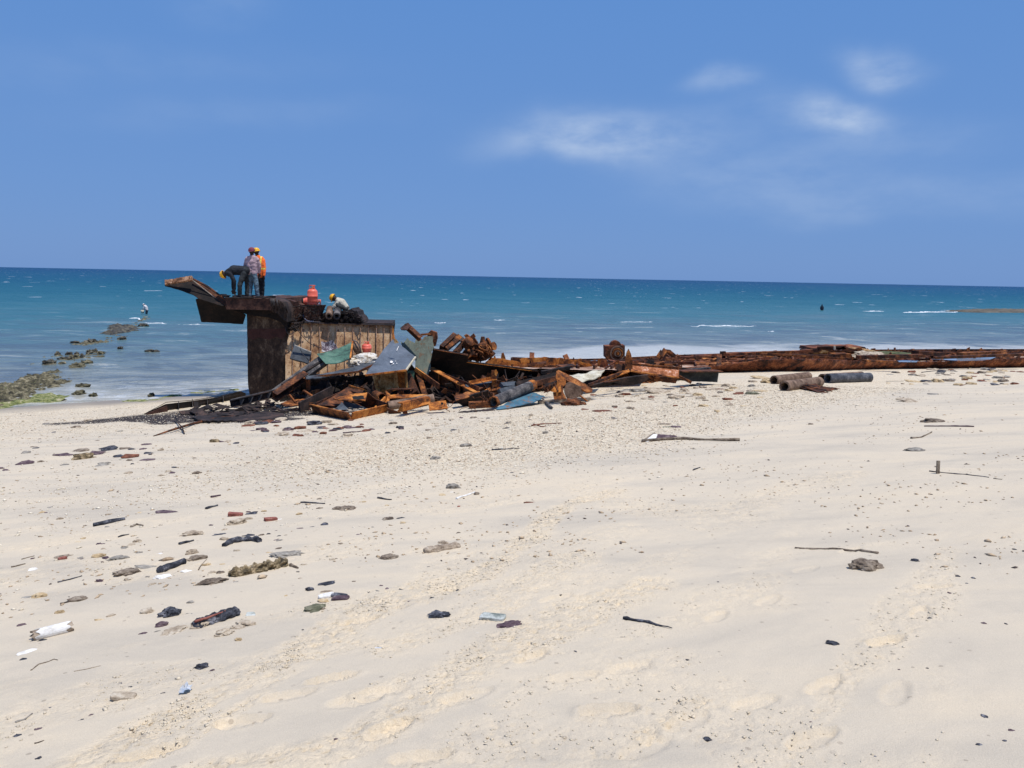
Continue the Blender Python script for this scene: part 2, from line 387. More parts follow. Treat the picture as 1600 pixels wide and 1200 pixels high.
M['s_moss'] = mottled('mossy_coral', st((.035, .028, .02, 1), (.14, .105, .055, 1), (.28, .21, .12, 1), (.42, .33, .21, 1)), 12, bump=1, fine=60, bdist=.012)
M['s_green'] = mottled('greenish_stone', st((.08, .085, .05, 1), (.16, .155, .10, 1), (.3, .28, .2, 1)), 12, bump=1, fine=60, bdist=.01)
M['s_greygreen'] = mottled('pale_grey_green_block', st((.16, .18, .16, 1), (.42, .44, .40, 1), (.66, .67, .64, 1)), 7, bump=.7, fine=50, bdist=.01)
M['drift'] = mottled('bleached_driftwood', st((.16, .12, .085, 1), (.34, .27, .2, 1), (.5, .42, .32, 1)), 10, bump=.8, fine=60, bdist=.01)
M['s_rust'] = mottled('rust_flake', st((.05, .02, .012, 1), (.15, .055, .03, 1), (.28, .11, .06, 1)), 12, bump=.8, fine=60, bdist=.008)
M['wetrock'] = mottled('wet_reef_rock', st((.02, .017, .012, 1), (.04, .034, .024, 1), (.09, .078, .05, 1), (.16, .14, .09, 1)), 3, rough=.5, bump=1, fine=20, bdist=.04)
M['foam'] = mottled('sea_foam', st((.75, .78, .8, 1), (.86, .88, .9, 1)), 5, rough=.9, bump=.8)

def sand_mat():
    m, N, L, b = new_mat('beach_sand')
    g = N.new('ShaderNodeNewGeometry'); P = g.outputs['Position']
    def attr(n):
        a = N.new('ShaderNodeAttribute'); a.attribute_name = n; return a.outputs['Fac']
    def mth(op, a, b2, c=None):
        x = N.new('ShaderNodeMath'); x.operation = op
        for i, vv in enumerate((a, b2, c)):
            if vv is None: continue
            if isinstance(vv, (int, float)): x.inputs[i].default_value = vv
            else: L.new(vv, x.inputs[i])
        return x.outputs[0]
    def mr(v, a, b2, c=0, d=1):
        x = N.new('ShaderNodeMapRange'); L.new(v, x.inputs[0])
        for i, q in enumerate((a, b2, c, d)): x.inputs[i+1].default_value = q
        return x.outputs[0]
    mp = N.new('ShaderNodeMapping'); mp.inputs['Rotation'].default_value = (0, 0, R(-40)); mp.inputs['Scale'].default_value = (.5, 1.5, 1)
    L.new(P, mp.inputs[0])
    n1 = noise_node(N, L, mp.outputs[0], .9, 6, .6, .6)
    n2 = noise_node(N, L, P, 9, 5, .65)
    n3 = noise_node(N, L, P, 160, 3, .7)
    n4 = noise_node(N, L, P, 700, 2, .6)
    col = ramp(N, L, mr(n1.outputs[0], .32, .68), st((.496, .434, .343, 1), (.578, .498, .382, 1), (.628, .531, .393, 1))).outputs[0]
    # slightly yellow where the sand has been turned over
    col = mixc(N, L, mth('MULTIPLY', attr('trail'), mr(n2.outputs[0], .3, .65)), col, (.76, .625, .44, 1))
    # grain
    gr = mr(mth('ADD', mth('MULTIPLY', n3.outputs[0], .5), mth('MULTIPLY', n4.outputs[0], .5)), .35, .65, .85, 1.12)
    cx = N.new('ShaderNodeCombineXYZ'); [L.new(gr, cx.inputs[i]) for i in range(3)]
    # coral gravel: pale chips with gaps between
    v1 = N.new('ShaderNodeTexVoronoi'); v1.inputs['Scale'].default_value = 30; L.new(P, v1.inputs['Vector'])
    v1.inputs['Randomness'].default_value = 1
    hsv = N.new('ShaderNodeSeparateColor'); L.new(v1.outputs['Color'], hsv.inputs[0])
    gcol = ramp(N, L, hsv.outputs[0], [(0, (.30, .22, .15, 1)), (.16, (.52, .42, .31, 1)), (.35, (.68, .58, .42, 1)), (.75, (.79, .715, .56, 1)), (1, (.70, .53, .33, 1))]).outputs[0]
    gap = mr(v1.outputs['Distance'], .40, .66, 0, .6)
    gcol = mixc(N, L, gap, gcol, (.50, .41, .30, 1))
    gm = attr('gravel')
    gmask = mr(mth('ADD', gm, mth('MULTIPLY', mth('SUBTRACT', n2.outputs[0], .5), 1.6)), .42, .72)
    col = mixc(N, L, gmask, col, gcol)
    # sparse small chips elsewhere
    v2 = N.new('ShaderNodeTexVoronoi'); v2.inputs['Scale'].default_value = 17; L.new(P, v2.inputs['Vector'])
    s2 = N.new('ShaderNodeSeparateColor'); L.new(v2.outputs['Color'], s2.inputs[0])
    chip = mth('MULTIPLY', mth('GREATER_THAN', s2.outputs[1], .88), mth('LESS_THAN', v2.outputs['Distance'], .2))
    chip = mth('MULTIPLY', chip, mr(gm, -.12, .2))
    chc = ramp(N, L, s2.outputs[0], [(0, (.10, .07, .055, 1)), (.5, (.24, .18, .13, 1)), (1, (.7, .64, .54, 1))]).outputs[0]
    col = mixc(N, L, chip, col, chc)
    # black ash and charred grit washed out along the tide line beside the wreck
    na = noise_node(N, L, P, 22, 5, .75)
    ash = mr(mth('ADD', mth('MULTIPLY', attr('ash'), .82), mth('MULTIPLY', mth('SUBTRACT', na.outputs[0], .5), 1.5)), .45, .6)
    col = mixc(N, L, ash, col, (.045, .036, .034, 1))
    # wet sand at the water's edge
    col = mixc(N, L, mth('MULTIPLY', attr('wet'), .75), col, (.20, .165, .125, 1))
    col = mixc(N, L, 1.0, col, cx.outputs[0], 'MULTIPLY')
    L.new(col, b.inputs['Base Color'])
    L.new(mr(attr('wet'), 0, 1, .93, .45), b.inputs['Roughness']); b.inputs['Specular IOR Level'].default_value = .2
    h = mth('ADD', mth('MULTIPLY', n3.outputs[0], .004), mth('MULTIPLY', mth('MULTIPLY', mth('SUBTRACT', 1.0, v1.outputs['Distance']), gmask), .013))
    nt_ = noise_node(N, L, P, 34, 6, .72, .8)
    vc = N.new('ShaderNodeTexVoronoi'); vc.feature = 'SMOOTH_F1'; vc.inputs['Scale'].default_value = 42; vc.inputs['Smoothness'].default_value = .3
    vd = N.new('ShaderNodeVectorMath'); vd.operation = 'ADD'; L.new(P, vd.inputs[0]); vs_ = N.new('ShaderNodeVectorMath'); vs_.operation = 'SCALE'; vs_.inputs['Scale'].default_value = .03; L.new(n2.outputs['Color'], vs_.inputs[0]); L.new(vs_.outputs[0], vd.inputs[1]); L.new(vd.outputs[0], vc.inputs['Vector'])
    crumb = mth('MULTIPLY', mth('MULTIPLY', vc.outputs['Distance'], mr(n2.outputs[0], .42, .58)), attr('trail'))
    h = mth('ADD', h, mth('MULTIPLY', mth('MULTIPLY', nt_.outputs[0], mth('ADD', attr('trail'), .08)), .011))
    h = mth('SUBTRACT', h, mth('MULTIPLY', crumb, .013))
    h = mth('ADD', h, mth('MULTIPLY', chip, .008))
    bp = N.new('ShaderNodeBump'); bp.inputs['Strength'].default_value = .9; bp.inputs['Distance'].default_value = 1
    L.new(h, bp.inputs['Height']); L.new(bp.outputs[0], b.inputs['Normal'])
    return m
M['sand'] = sand_mat()

def water_mat():
    m, N, L, b = new_mat('sea_water')
    g = N.new('ShaderNodeNewGeometry'); P = g.outputs['Position']
    a = N.new('ShaderNodeAttribute'); a.attribute_name = 'dist'
    mp = N.new('ShaderNodeMapping'); mp.inputs['Rotation'].default_value = (0, 0, R(-14)); mp.inputs['Scale'].default_value = (.55, 1, 1); L.new(P, mp.inputs[0])
    def mth(op, x, y):
        q = N.new('ShaderNodeMath'); q.operation = op
        for i, v in enumerate((x, y)):
            if isinstance(v, (int, float)): q.inputs[i].default_value = v
            else: L.new(v, q.inputs[i])
        return q.outputs[0]
    def mr(v, a1, b1, c=0, d=1):
        x = N.new('ShaderNodeMapRange'); L.new(v, x.inputs[0])
        for i, q in enumerate((a1, b1, c, d)): x.inputs[i+1].default_value = q
        return x.outputs[0]
    nb = noise_node(N, L, mp.outputs[0], .09, 6, .62, .8)      # broad patches
    nm = noise_node(N, L, mp.outputs[0], .9, 5, .6, .3)
    # log2 of distance from the shore, perturbed
    lg = mth('LOGARITHM', mth('MAXIMUM', a.outputs['Fac'], 1.0), 2.0)
    lg = mth('ADD', lg, mth('MULTIPLY', mth('SUBTRACT', nb.outputs[0], .5), 2.2))
    t = mr(lg, 0, 11, 0, 1)
    col = ramp(N, L, t, [(0, (.42, .40, .33, 1)), (.17, (.29, .30, .265, 1)), (.30, (.175, .210, .200, 1)), (.42, (.085, .155, .165, 1)), (.52, (.034, .140, .168, 1)),
                         (.64, (.010, .100, .145, 1)), (.76, (.007, .075, .140, 1)), (1, (.006, .050, .125, 1))]).outputs[0]
    # shade of wave chop put into the colour, plus pale patches, in the shallows
    n5 = noise_node(N, L, mp.outputs[0], .30, 9, .72, .8)
    shal = mr(lg, 6.3, 4.5)
    dark = mth('MULTIPLY', mr(n5.outputs[0], .49, .56), shal)
    col = mixc(N, L, mth('MULTIPLY', dark, .62), col, (.062, .085, .108, 1))
    lite = mth('MULTIPLY', mr(n5.outputs[0], .44, .36), shal)
    col = mixc(N, L, mth('MULTIPLY', lite, .55), col, (.50, .50, .45, 1))
    # whitecaps offshore
    mp2 = N.new('ShaderNodeMapping'); mp2.inputs['Rotation'].default_value = (0, 0, R(-8)); mp2.inputs['Scale'].default_value = (1.0, .55, 1); L.new(P, mp2.inputs[0])
    n6 = noise_node(N, L, mp2.outputs[0], .20, 3, .6, 0)
    n7 = noise_node(N, L, mp2.outputs[0], .035, 3, .6, 0)
    cap = mth('MULTIPLY', mr(n6.outputs[0], .675, .690), mth('MULTIPLY', mr(lg, 5.6, 6.6), mr(n7.outputs[0], .36, .50)))
    col = mixc(N, L, cap, col, (.72, .76, .8, 1))
    # foam streaks right at the edge
    n8 = noise_node(N, L, mp.outputs[0], 1.6, 6, .7, 1.0)
    edge = mth('MULTIPLY', mr(n8.outputs[0], .50, .60), mr(a.outputs['Fac'], 5.0, .3))
    col = mixc(N, L, mth('MULTIPLY', edge, .85), col, (.62, .64, .64, 1))
    n9 = noise_node(N, L, P, .16, 5, .6, .5)
    sx = N.new('ShaderNodeSeparateXYZ'); L.new(P, sx.inputs[0])
    band = mth('MULTIPLY', mr(sx.outputs[0], -9.0, 1.0), mr(mth('ADD', a.outputs['Fac'], mth('MULTIPLY', mth('SUBTRACT', n9.outputs[0], .5), 16.0)), 7.5, 4.0))
    col = mixc(N, L, mth('MULTIPLY', band, .8), col, (.56, .56, .52, 1))
    L.new(col, b.inputs['Base Color'])
    L.new(mr(lg, 4, 8, .22, .42), b.inputs['Roughness'])
    b.inputs['IOR'].default_value = 1.33
    L.new(mr(lg, 4.5, 8, .5, .16), b.inputs['Specular IOR Level'])
    w1 = noise_node(N, L, mp.outputs[0], 1.5, 5, .65, .5)
    w2 = noise_node(N, L, mp.outputs[0], .35, 3, .55, .2)
    w3 = noise_node(N, L, mp.outputs[0], 7, 3, .6, .2)
    h = mth('ADD', mth('ADD', mth('MULTIPLY', w1.outputs[0], .34), mth('MULTIPLY', w2.outputs[0], mr(lg, 3, 7, .15, 1.1))), mth('MULTIPLY', w3.outputs[0], .035))
    bp = N.new('ShaderNodeBump'); bp.inputs['Strength'].default_value = 1; bp.inputs['Distance'].default_value = 1
    L.new(h, bp.inputs['Height']); L.new(bp.outputs[0], b.inputs['Normal'])
    return m
M['water'] = water_mat()

# ---------------------------------------------------------------- ground sheet
def grow(a, step, r, lim):
    o = [a]; s = step
    while abs(o[-1]) < lim: s *= r; o.append(o[-1]+s)
    return o
def axis(lo, hi, step, r, lim):
    mid = list(np.arange(lo, hi, step))
    up = grow(hi, step, r, lim)
    dn = grow(lo, -step, r, lim)
    return np.array(dn[::-1][:-1]+mid+up)
def grid(xs, ys):
    X, Y = np.meshgrid(xs, ys); nx, ny = len(xs), len(ys)
    i = np.arange(nx-1)[None, :]+np.arange(ny-1)[:, None]*nx
    F = np.stack([i, i+1, i+nx+1, i+nx], -1).reshape(-1, 4)
    return X, Y, F
def seg_dist(X, Y, pts):
    best = np.full(X.shape, 1e9); T = np.zeros(X.shape); acc = 0
    for a, b in zip(pts[:-1], pts[1:]):
        ab = np.array([b[0]-a[0], b[1]-a[1]]); L2 = (ab**2).sum()+1e-9; t = np.clip(((X-a[0])*ab[0]+(Y-a[1])*ab[1])/L2, 0, 1)
        d = np.hypot(X-a[0]-t*ab[0], Y-a[1]-t*ab[1]); m = d < best; best = np.where(m, d, best); T = np.where(m, acc+t*math.sqrt(L2), T); acc += math.sqrt(L2)
    return best, T
# strips of turned-over sand, as pixel paths with a width in metres and a strength
TRAILS = [([(110, 1215), (230, 1140), (330, 1090), (420, 1045), (520, 985), (580, 945), (660, 920), (760, 890), (830, 840), (880, 790), (960, 765)], .17, 1.0),
          ([(160, 1210), (290, 1150), (400, 1090), (470, 1030), (560, 1000)], .12, .7),
          ([(330, 1220), (480, 1190), (560, 1160), (640, 1120), (700, 1080), (760, 1030), (850, 990), (930, 945), (1010, 915)], .20, .9),
          ([(600, 1010), (690, 985), (760, 955), (850, 900), (900, 870)], .20, .7),
          ([(790, 1105), (850, 1060), (930, 1010), (1020, 985), (1110, 950), (1200, 905)], .12, .4),
          ([(1000, 1150), (1060, 1115), (1090, 1100)], .13, .9),
          ([(1215, 1200), (1280, 1120), (1330, 1060), (1390, 1000), (1440, 930), (1480, 860)], .14, .45),
          ([(900, 760), (1000, 790), (1120, 800), (1240, 760), (1330, 740)], .35, .5),
          ([(560, 1090), (640, 1060), (720, 1040)], .10, .6), ([(800, 1190), (900, 1150), (1000, 1180)], .12, .4)]
TRAILS = [([tuple(gp(*p).xy) for p in t[0]], t[1], t[2]) for t in TRAILS]
FEET = [(1385, 1008, .5, 1), (830, 1030, .9, 1), (952, 1112, .1, 1), (610, 1145, .8, 1), (1075, 1128, .6, .6), (520, 1062, .5, 1.2), (600, 1085, .3, .7), (660, 1190, .2, .9), (555, 1100, .2, .6),
        (1290, 1075, .7, .8), (1180, 1100, .4, .5), (1460, 915, .2, .7), (1440, 960, 1, .6), (985, 1045, .5, .6), (900, 1062, .3, .6), (730, 1095, .5, .6), (380, 1130, .3, 1), (1120, 965, .9, .6), (1200, 940, .8, .5),
        (240, 1180, .5, 1.1), (450, 1090, .4, .8), (1330, 860, .6, .4), (1260, 890, .6, .4), (870, 935, .6, .6), (560, 965, .4, .8), (700, 920, .3, .6), (1010, 1170, .6, .5), (1270, 1160, .5, .9), (1400, 1090, .9, .5)]
def ground_detail(X, Y):
    z = np.zeros(X.shape)
    r = np.hypot(X, Y); near = smooth(60, 20, r)
    z += near*(fbm(X*.45, Y*.45, 3, 3)-.5)*.10
    u = X*.77+Y*.64; v = -X*.64+Y*.77
    fine = smooth(17, 10, r)
    z += fine*(fbm(u*.9, v*2.6, 4, 11)-.5)*.028
    z += fine*(fbm(X*7, Y*7, 3, 31)-.5)*.008
    trail = np.zeros(X.shape)
    wob = (fbm(X*1.6, Y*1.6, 3, 41)-.5)
    for pts, w, s in TRAILS:
        d, T = seg_dist(X, Y, pts)
        ww = w*(.30+1.2*fbm(T*1.1, T*0+3, 3, 51))
        trail = np.maximum(trail, s*smooth(ww*1.6, ww*.5, d+wob*.22))
    patch = smooth(.53, .66, fbm(u*.8, v*1.5, 4, 61))*smooth(1.2, 3.5, 3.2-X*.25)*.45
    trail = np.maximum(trail, patch*smooth(13, 8, r))
    lump = fbm(X*13, Y*13, 4, 71); ridge = 1-np.abs(2*fbm(u*8, v*14, 3, 81)-1)
    crk = np.abs(2*fbm(X*21, Y*21, 2, 85)-1)
    z += fine*trail*((lump-.5)*.022+(ridge-.75)*.010-.022*smooth(.08, 0, crk)-.001)
    for (px, py, ang, s) in FEET:
        c = gp(px, py); ca, sa = math.cos(ang), math.sin(ang); dx = X-c.x; dy = Y-c.y
        a = (dx*ca+dy*sa)/.135; b = (-dx*sa+dy*ca)/.053
        b = b/(1-.18*np.clip(a, -1, 1)); q = np.sqrt(a*a+b*b)+(fbm(X*14, Y*14, 2, 91)-.5)*.22
        z += s*(-.024*smooth(1.03, .90, q)+.012*np.exp(-((q-1.14)/.13)**2)*(.4+fbm(X*9, Y*9, 2, 93))+smooth(1.3, .3, q)*(fbm(X*26, Y*26, 3, 95)-.5)*.022)
    return z, trail
def masks(X, Y, D):
    # coral gravel lies in a band parallel to the shore
    n = fbm(X*.35, Y*.35, 4, 101)-.5; u = X*.77+Y*.64; v = -X*.64+Y*.77
    st_ = fbm(u*.5, v*1.8, 4, 105)-.5
    core = smooth(19.5, 17.3, D+n*4+st_*2.5+.0*X)
    g = core*(.62+1.1*st_+.5*n)
    g = g+.55*np.exp(-((D-16+n*3)/2.4)**2)
    g = g+.45*smooth(8.5, 5.5, D+n*3)*smooth(0.2, 2, D)
    far = smooth(3, 10, X); g = np.where(g > 0, g, 0)*1.0+.22*far*core*smooth(.40, .6, fbm(X*.5, Y*.5, 3, 111))
    left = smooth(-2, -7, X); g = g*(1-.80*left*smooth(7, 11, D))*(1-.35*smooth(1, -5, X))
    return np.clip(g*.92, 0, 1)
ASH = [tuple(gp(*p).xy) for p in [(80, 662), (150, 657), (230, 652), (330, 649), (430, 650)]]
GG = {}
def build_ground():
    xs = axis(-5.6, 6.6, .018, 1.024, 25000); ys = axis(2.1, 9.6, .018, 1.024, 25000)
    X, Y, F = grid(xs, ys); D = shore_d(X, Y)
    Z = base_z(X, Y); dz, trail = ground_detail(X, Y); Z = Z+dz*smooth(-.5, 1.5, D)
    Z += smooth(-1, .5, D)*smooth(3, .5, D)*(fbm(X*.5, Y*.5, 3, 7)-.5)*.12
    GG.update(xs=xs, ys=ys, Z=Z)
    V = np.stack([X, Y, Z], -1).reshape(-1, 3)
    o = np_obj('beach', V, F, M['sand'], None, True, (0, 0, 0)); tag(o, kind='structure')
    me = o.data
    g = masks(X, Y, D)
    d, T = seg_dist(X, Y, ASH)
    ash = smooth(1.9, .5, d+(fbm(X*.8, Y*1.6, 3, 5)-.5)*2.2-.15+smooth(3.5, 0, T)*1.0)
    for nm, arr in (('trail', trail), ('gravel', g), ('wet', smooth(2.4, .3, D+(fbm(X*.7, Y*.7, 3, 77)-.5)*1.2)), ('ash', ash)):
        at_ = me.attributes.new(nm, 'FLOAT', 'POINT'); at_.data.foreach_set('value', arr.ravel().astype(np.float32))
    return o
if not globals().get("QUICK"): build_ground()
def gfull(x, y):
    """height of the finished ground sheet"""
    x = np.asarray(x, float); y = np.asarray(y, float); xs, ys, Z = GG['xs'], GG['ys'], GG['Z']
    i = np.clip(np.searchsorted(xs, x)-1, 0, len(xs)-2); j = np.clip(np.searchsorted(ys, y)-1, 0, len(ys)-2)
    u = (x-xs[i])/(xs[i+1]-xs[i]); v = (y-ys[j])/(ys[j+1]-ys[j])
    return (Z[j, i]*(1-u)+Z[j, i+1]*u)*(1-v)+(Z[j+1, i]*(1-u)+Z[j+1, i+1]*u)*v
def build_water():
    xs = axis(-40, 60, 1.0, 1.06, 45000); ys = axis(18, 70, .8, 1.06, 45000); ys = ys[ys > -2000]
    X, Y, F = grid(xs, ys); D = -shore_d(X, Y)
    V = np.stack([X, Y, np.zeros(X.shape)], -1).reshape(-1, 3)
    keep = (D.ravel()[F].max(1) > -6); F = F[keep]
    o = np_obj('sea', V, F, M['water'], None, True, (0, 0, 0)); tag(o, kind='structure')
    a = o.data.attributes.new('dist', 'FLOAT', 'POINT'); a.data.foreach_set('value', D.ravel().astype(np.float32))
build_water()
# ---------------------------------------------------------------- ship hulk
Q = at
YF = 25.3
def bend(o, amp=.02, sc_=1.5, seed=0):
    me = o.data; n = len(me.vertices); co = np.empty(n*3); me.vertices.foreach_get('co', co); co = co.reshape(-1, 3)
    for v in me.vertices:
        p = v.co*sc_+Vector((seed, seed*.7, 0)); v.co += Vector(mnoise.noise_vector(p))*amp
hk_loc = gp(420, 622)
hulk = thing('shipwreck', 'burnt stump of a rusty ship with overhanging deck and ribbed tan side', 'shipwreck', hk_loc)
b = MB()
# pillar: front outline with a rounded foot, real depth behind
outl = [(385.5, 486), (447, 486), (447.5, 540), (446, 575), (444, 600), (441, 611), (433, 620), (418, 626), (402, 625), (390, 619), (387.5, 600), (386.5, 540)]
f = pl(outl, YF+.15, gx=-.002, jit=.25)
b.plate(f, 1.5)
pil = b.build('pillar', M['pillar'], hulk)
b = MB(); b.plate(pl([(387, 514), (446.5, 513), (447, 524), (441, 530), (432, 526), (420, 531), (405, 527), (396, 531), (387.2, 527)], YF+.142, gx=-.002, jit=.3), .004)
band = b.sub('paint_band', mottled('dark_red_primer', st((.03, .012, .010, 1), (.055, .02, .016, 1), (.07, .03, .024, 1)), 4, bump=.5), pil)
# right flank of the pillar running into the hold
ztop = at(385, 466.5, YF-.35).z
def slab(name, pxl, pxr, Y0, Y1, z, th, mat, jitn=14, shrink=(0, 0)):
    xl = at(pxl, 470, Y0).x; xr = at(pxr, 470, Y0).x
    b = MB(); top = []
    for i in range(jitn+1): top.append((xl+(xr-xl)*i/jitn, Y0+random.uniform(-.02, .02), z+random.uniform(-.012, .012)))
    for i in range(jitn+1): top.append((xr+shrink[1]+(xl-shrink[0]-xr-shrink[1])*i/jitn*1.0, Y1+random.uniform(-.05, .05), z+random.uniform(-.01, .03)))
    k = len(top); bot = [(x, y, z-th) for x, y, _ in top]
    b.add(top+bot, [tuple(range(k)), tuple(range(2*k-1, k-1, -1))]+[(i, (i+1) % k, (i+1) % k+k, i+k) for i in range(k)])
    return b
s1 = slab('deck', 352.5, 424, YF-.35, 28.8, ztop, .36, None, shrink=(-.7, .3))
dk = s1.build('deck', M['deck_edge'], hulk)
# thin raised lip along the deck edge
b = MB(); p = [Q(352+i*5, 465.3+random.uniform(-.7, .5), YF-.37) for i in range(15)]
b.tube(p, [.03+random.uniform(-.01, .015) for _ in p], 6)
b.sub('deck_lip', M['burnt'], dk)
b = MB()
for i in range(26):
    x = random.uniform(345, 440); y = random.uniform(461, 465); c = Q(x, y, YF+random.uniform(.1, 2.0)); c.z = ztop+.03
    b.box(c, (random.uniform(.06, .3), random.uniform(.05, .2), random.uniform(.02, .09)), Matrix.Rotation(random.uniform(0, 3), 3, 'Z'))
b.sub('deck_grit', M['burnt'], dk)['kind'] = 'stuff'
# underside bracket sweeping from the slab down into the pillar
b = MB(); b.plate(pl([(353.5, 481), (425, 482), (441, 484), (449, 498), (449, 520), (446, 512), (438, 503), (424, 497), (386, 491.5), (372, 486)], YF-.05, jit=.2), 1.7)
b.build('overhang_bracket', M['burnt_shade'], hulk)
# burnt corner right of the slab: torn vertical strips
b = MB(); b.plate(pl([(422, 466), (432, 467), (441, 472), (447, 484), (449, 503), (443, 500), (434, 490), (424, 486)], YF-.30, jit=.5), .9)
for i in range(34):
    x = random.uniform(421, 447); y0 = 466+max(0, (x-432))*.55+random.uniform(-1, 1.5); y1 = y0+random.uniform(8, 24)
    b.tube([Q(x, y0, YF-.34), Q(x+random.uniform(-.5, 1), (y0+y1)/2, YF-.40), Q(x+random.uniform(0, 3), y1, YF-.33)], random.uniform(.008, .022), 5)
b.build('torn_corner', M['burnt'], hulk)
b = MB()
for i in range(9):
    x = random.uniform(423, 436); y0 = 467+max(0, (x-432))*.5; y1 = y0+random.uniform(5, 15)
    b.tube([Q(x, y0, YF-.40), Q(x+.4, (y0+y1)/2, YF-.45), Q(x+1.2, y1, YF-.42)], .009, 5)
b.build('ash_streak', M['timber'], hulk)
# upturned channel at the left of the deck
b = MB()
b.plate(pl([(257.8, 438.5), (293, 433.5), (299.5, 436.2), (351, 477.5), (347, 478), (323, 470.3), (309.5, 466), (302, 460.5), (282, 453), (257.6, 446.3)], YF+.2, gy=-.02, gx=.004, jit=.3), .03)
up1 = b.build('upturned_plate', M['burnt_shade'], hulk)
b = MB()
b.plate(pl([(299.4, 435.3), (302.5, 434.6), (325, 447), (352.5, 467.5), (353, 478.5), (350, 476.5)], YF+.32, gy=-.02, gx=.004, jit=.25), .03)
b.plate(pl([(301.5, 434.2), (325, 446.2), (353, 466.6), (353.3, 468.6), (325, 448.6), (301, 436)], YF+.18, gy=-.02, gx=.004, jit=.1), .05)
b.build('channel_wall', M['rust_dark'], hulk)
b = MB(); pts = [Q(298.5+i*5.25, 435.8+i*4.1, YF+.16) for i in range(11)]; b.tube(pts, .018, 6)
b.build('painted_lit_edge', mottled('lit_edge_tone', st((.12, .09, .07, 1), (.4, .34, .28, 1)), 8), hulk)  # pale rod standing in for the sunlit edge, light put in its colour
b = MB(); random.seed(3)
for i in range(9):
    x = 258+i*4.6; yy = 441-i*.75
    b.plate(pl([(x-.8, yy-3.4+random.uniform(-.9, .6)), (x+2.4, yy-4.2+random.uniform(-.7, .7)), (x+5, yy-3.8+random.uniform(-.8, .7)), (x+5, yy+2.6+random.uniform(-1, 1)), (x+2, yy+2.6+random.uniform(-1.2, 1)), (x-.5, yy+3.4)], YF+.1, gy=-.01, jit=.3), .09)
b.build('ragged_end', mottled('ragged_pale_rust', st((.05, .025, .015, 1), (.20, .09, .045, 1), (.42, .24, .14, 1), (.62, .48, .38, 1)), 5, bump=.8), hulk)
# plate hanging below the deck edge
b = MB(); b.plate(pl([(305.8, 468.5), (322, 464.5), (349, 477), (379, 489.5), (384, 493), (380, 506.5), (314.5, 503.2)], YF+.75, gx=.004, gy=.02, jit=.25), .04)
b.build('hanging_plate', M['burnt_shade'], hulk)
# ribbed side wall
GX = .0085
def wl(x, y, dy=0):   # a point on the wall plane
    return at(x, y, YF+.30+GX*(x-447)-.0050*(y-505)+dy)
zt0 = 503.0
def wtop(x): return 503.0+(x-450)*4.6/165
b = MB()
wall_out = [(446, wtop(446)+1), (612.5, wtop(612)+1), (613, 545), (606, 585), (575, 612), (446, 626)]
P = []
k = len(wall_out)
for i in range(k):
    a = wall_out[i]; c = wall_out[(i+1) % k]; n = max(1, int(math.hypot(c[0]-a[0], c[1]-a[1])/6))
    for j in range(n): P.append(wl(a[0]+(c[0]-a[0])*j/n, a[1]+(c[1]-a[1])*j/n+random.uniform(-.3, .3)))
b.plate(P, .03)
wall = b.build('side_wall', M['tan_plate'], hulk)
RIBM = mottled('rib_brown', st((.16, .07, .045, 1), (.40, .24, .16, 1), (.6, .46, .34, 1)), 4, bump=.6)
ribx = [457.5, 471, 486.3, 499.5, 512.7, 526, 539, 551.5, 563.5, 575.8, 588, 600, 611]
for i, x in enumerate(ribx):
    b = MB(); t = .030; dd = .085
    yb = 598-(x-447)*.10
    A0 = wl(x-.75, wtop(x)+1.5, 0); A1 = wl(x-.75, yb, 0)
    prof_y = -dd
    vs = []
    n = 10
    for kk in range(n+1):
        tt = kk/n; ya = wtop(x)+1.5+(yb-wtop(x)-1.5)*tt; w = .48+.12*mnoise.noise(Vector((i, kk*.9, 0)))
        for (sx, dy) in ((-w, 0), (-w*.8, -dd), (w*.8, -dd), (w, 0)): vs.append(wl(x+sx+.25*mnoise.noise(Vector((kk*.6, i, 3))), ya, dy))
    fs = [(r*4+c, r*4+(c+1) % 4, (r+1)*4+(c+1) % 4, (r+1)*4+c) for r in range(n) for c in range(4)]+[(0, 3, 2, 1), (n*4, n*4+1, n*4+2, n*4+3)]
    b.add(vs, fs)
    b.build('rib', RIBM, hulk)
# top rail overhanging the wall
b = MB(); pts_t = []
n = 30
vs = []
for i in range(n+1):
    x = 452+i*(615-452)/n; j = random.uniform(-.25, .25)
    for (dy, yy) in ((-.13, -.2), (-.13, 1.5), (.04, 1.2), (.04, -.5)): vs.append(wl(x, wtop(x)+yy+j, dy))
fs = [(r*4+c, r*4+(c+1) % 4, (r+1)*4+(c+1) % 4, (r+1)*4+c) for r in range(n) for c in range(4)]+[(0, 3, 2, 1), (n*4, n*4+1, n*4+2, n*4+3)]
b.add(vs, fs); b.build('top_rail', M['burnt'], hulk)
b = MB(); b.plate([wl(612.7, wtop(612)+1), wl(613.8, wtop(612)+1, .05), wl(617.5, 531, .25), wl(616, 560, .2), wl(612.7, 545)], .03)
b.build('end_edge', M['rust_orange'], hulk)
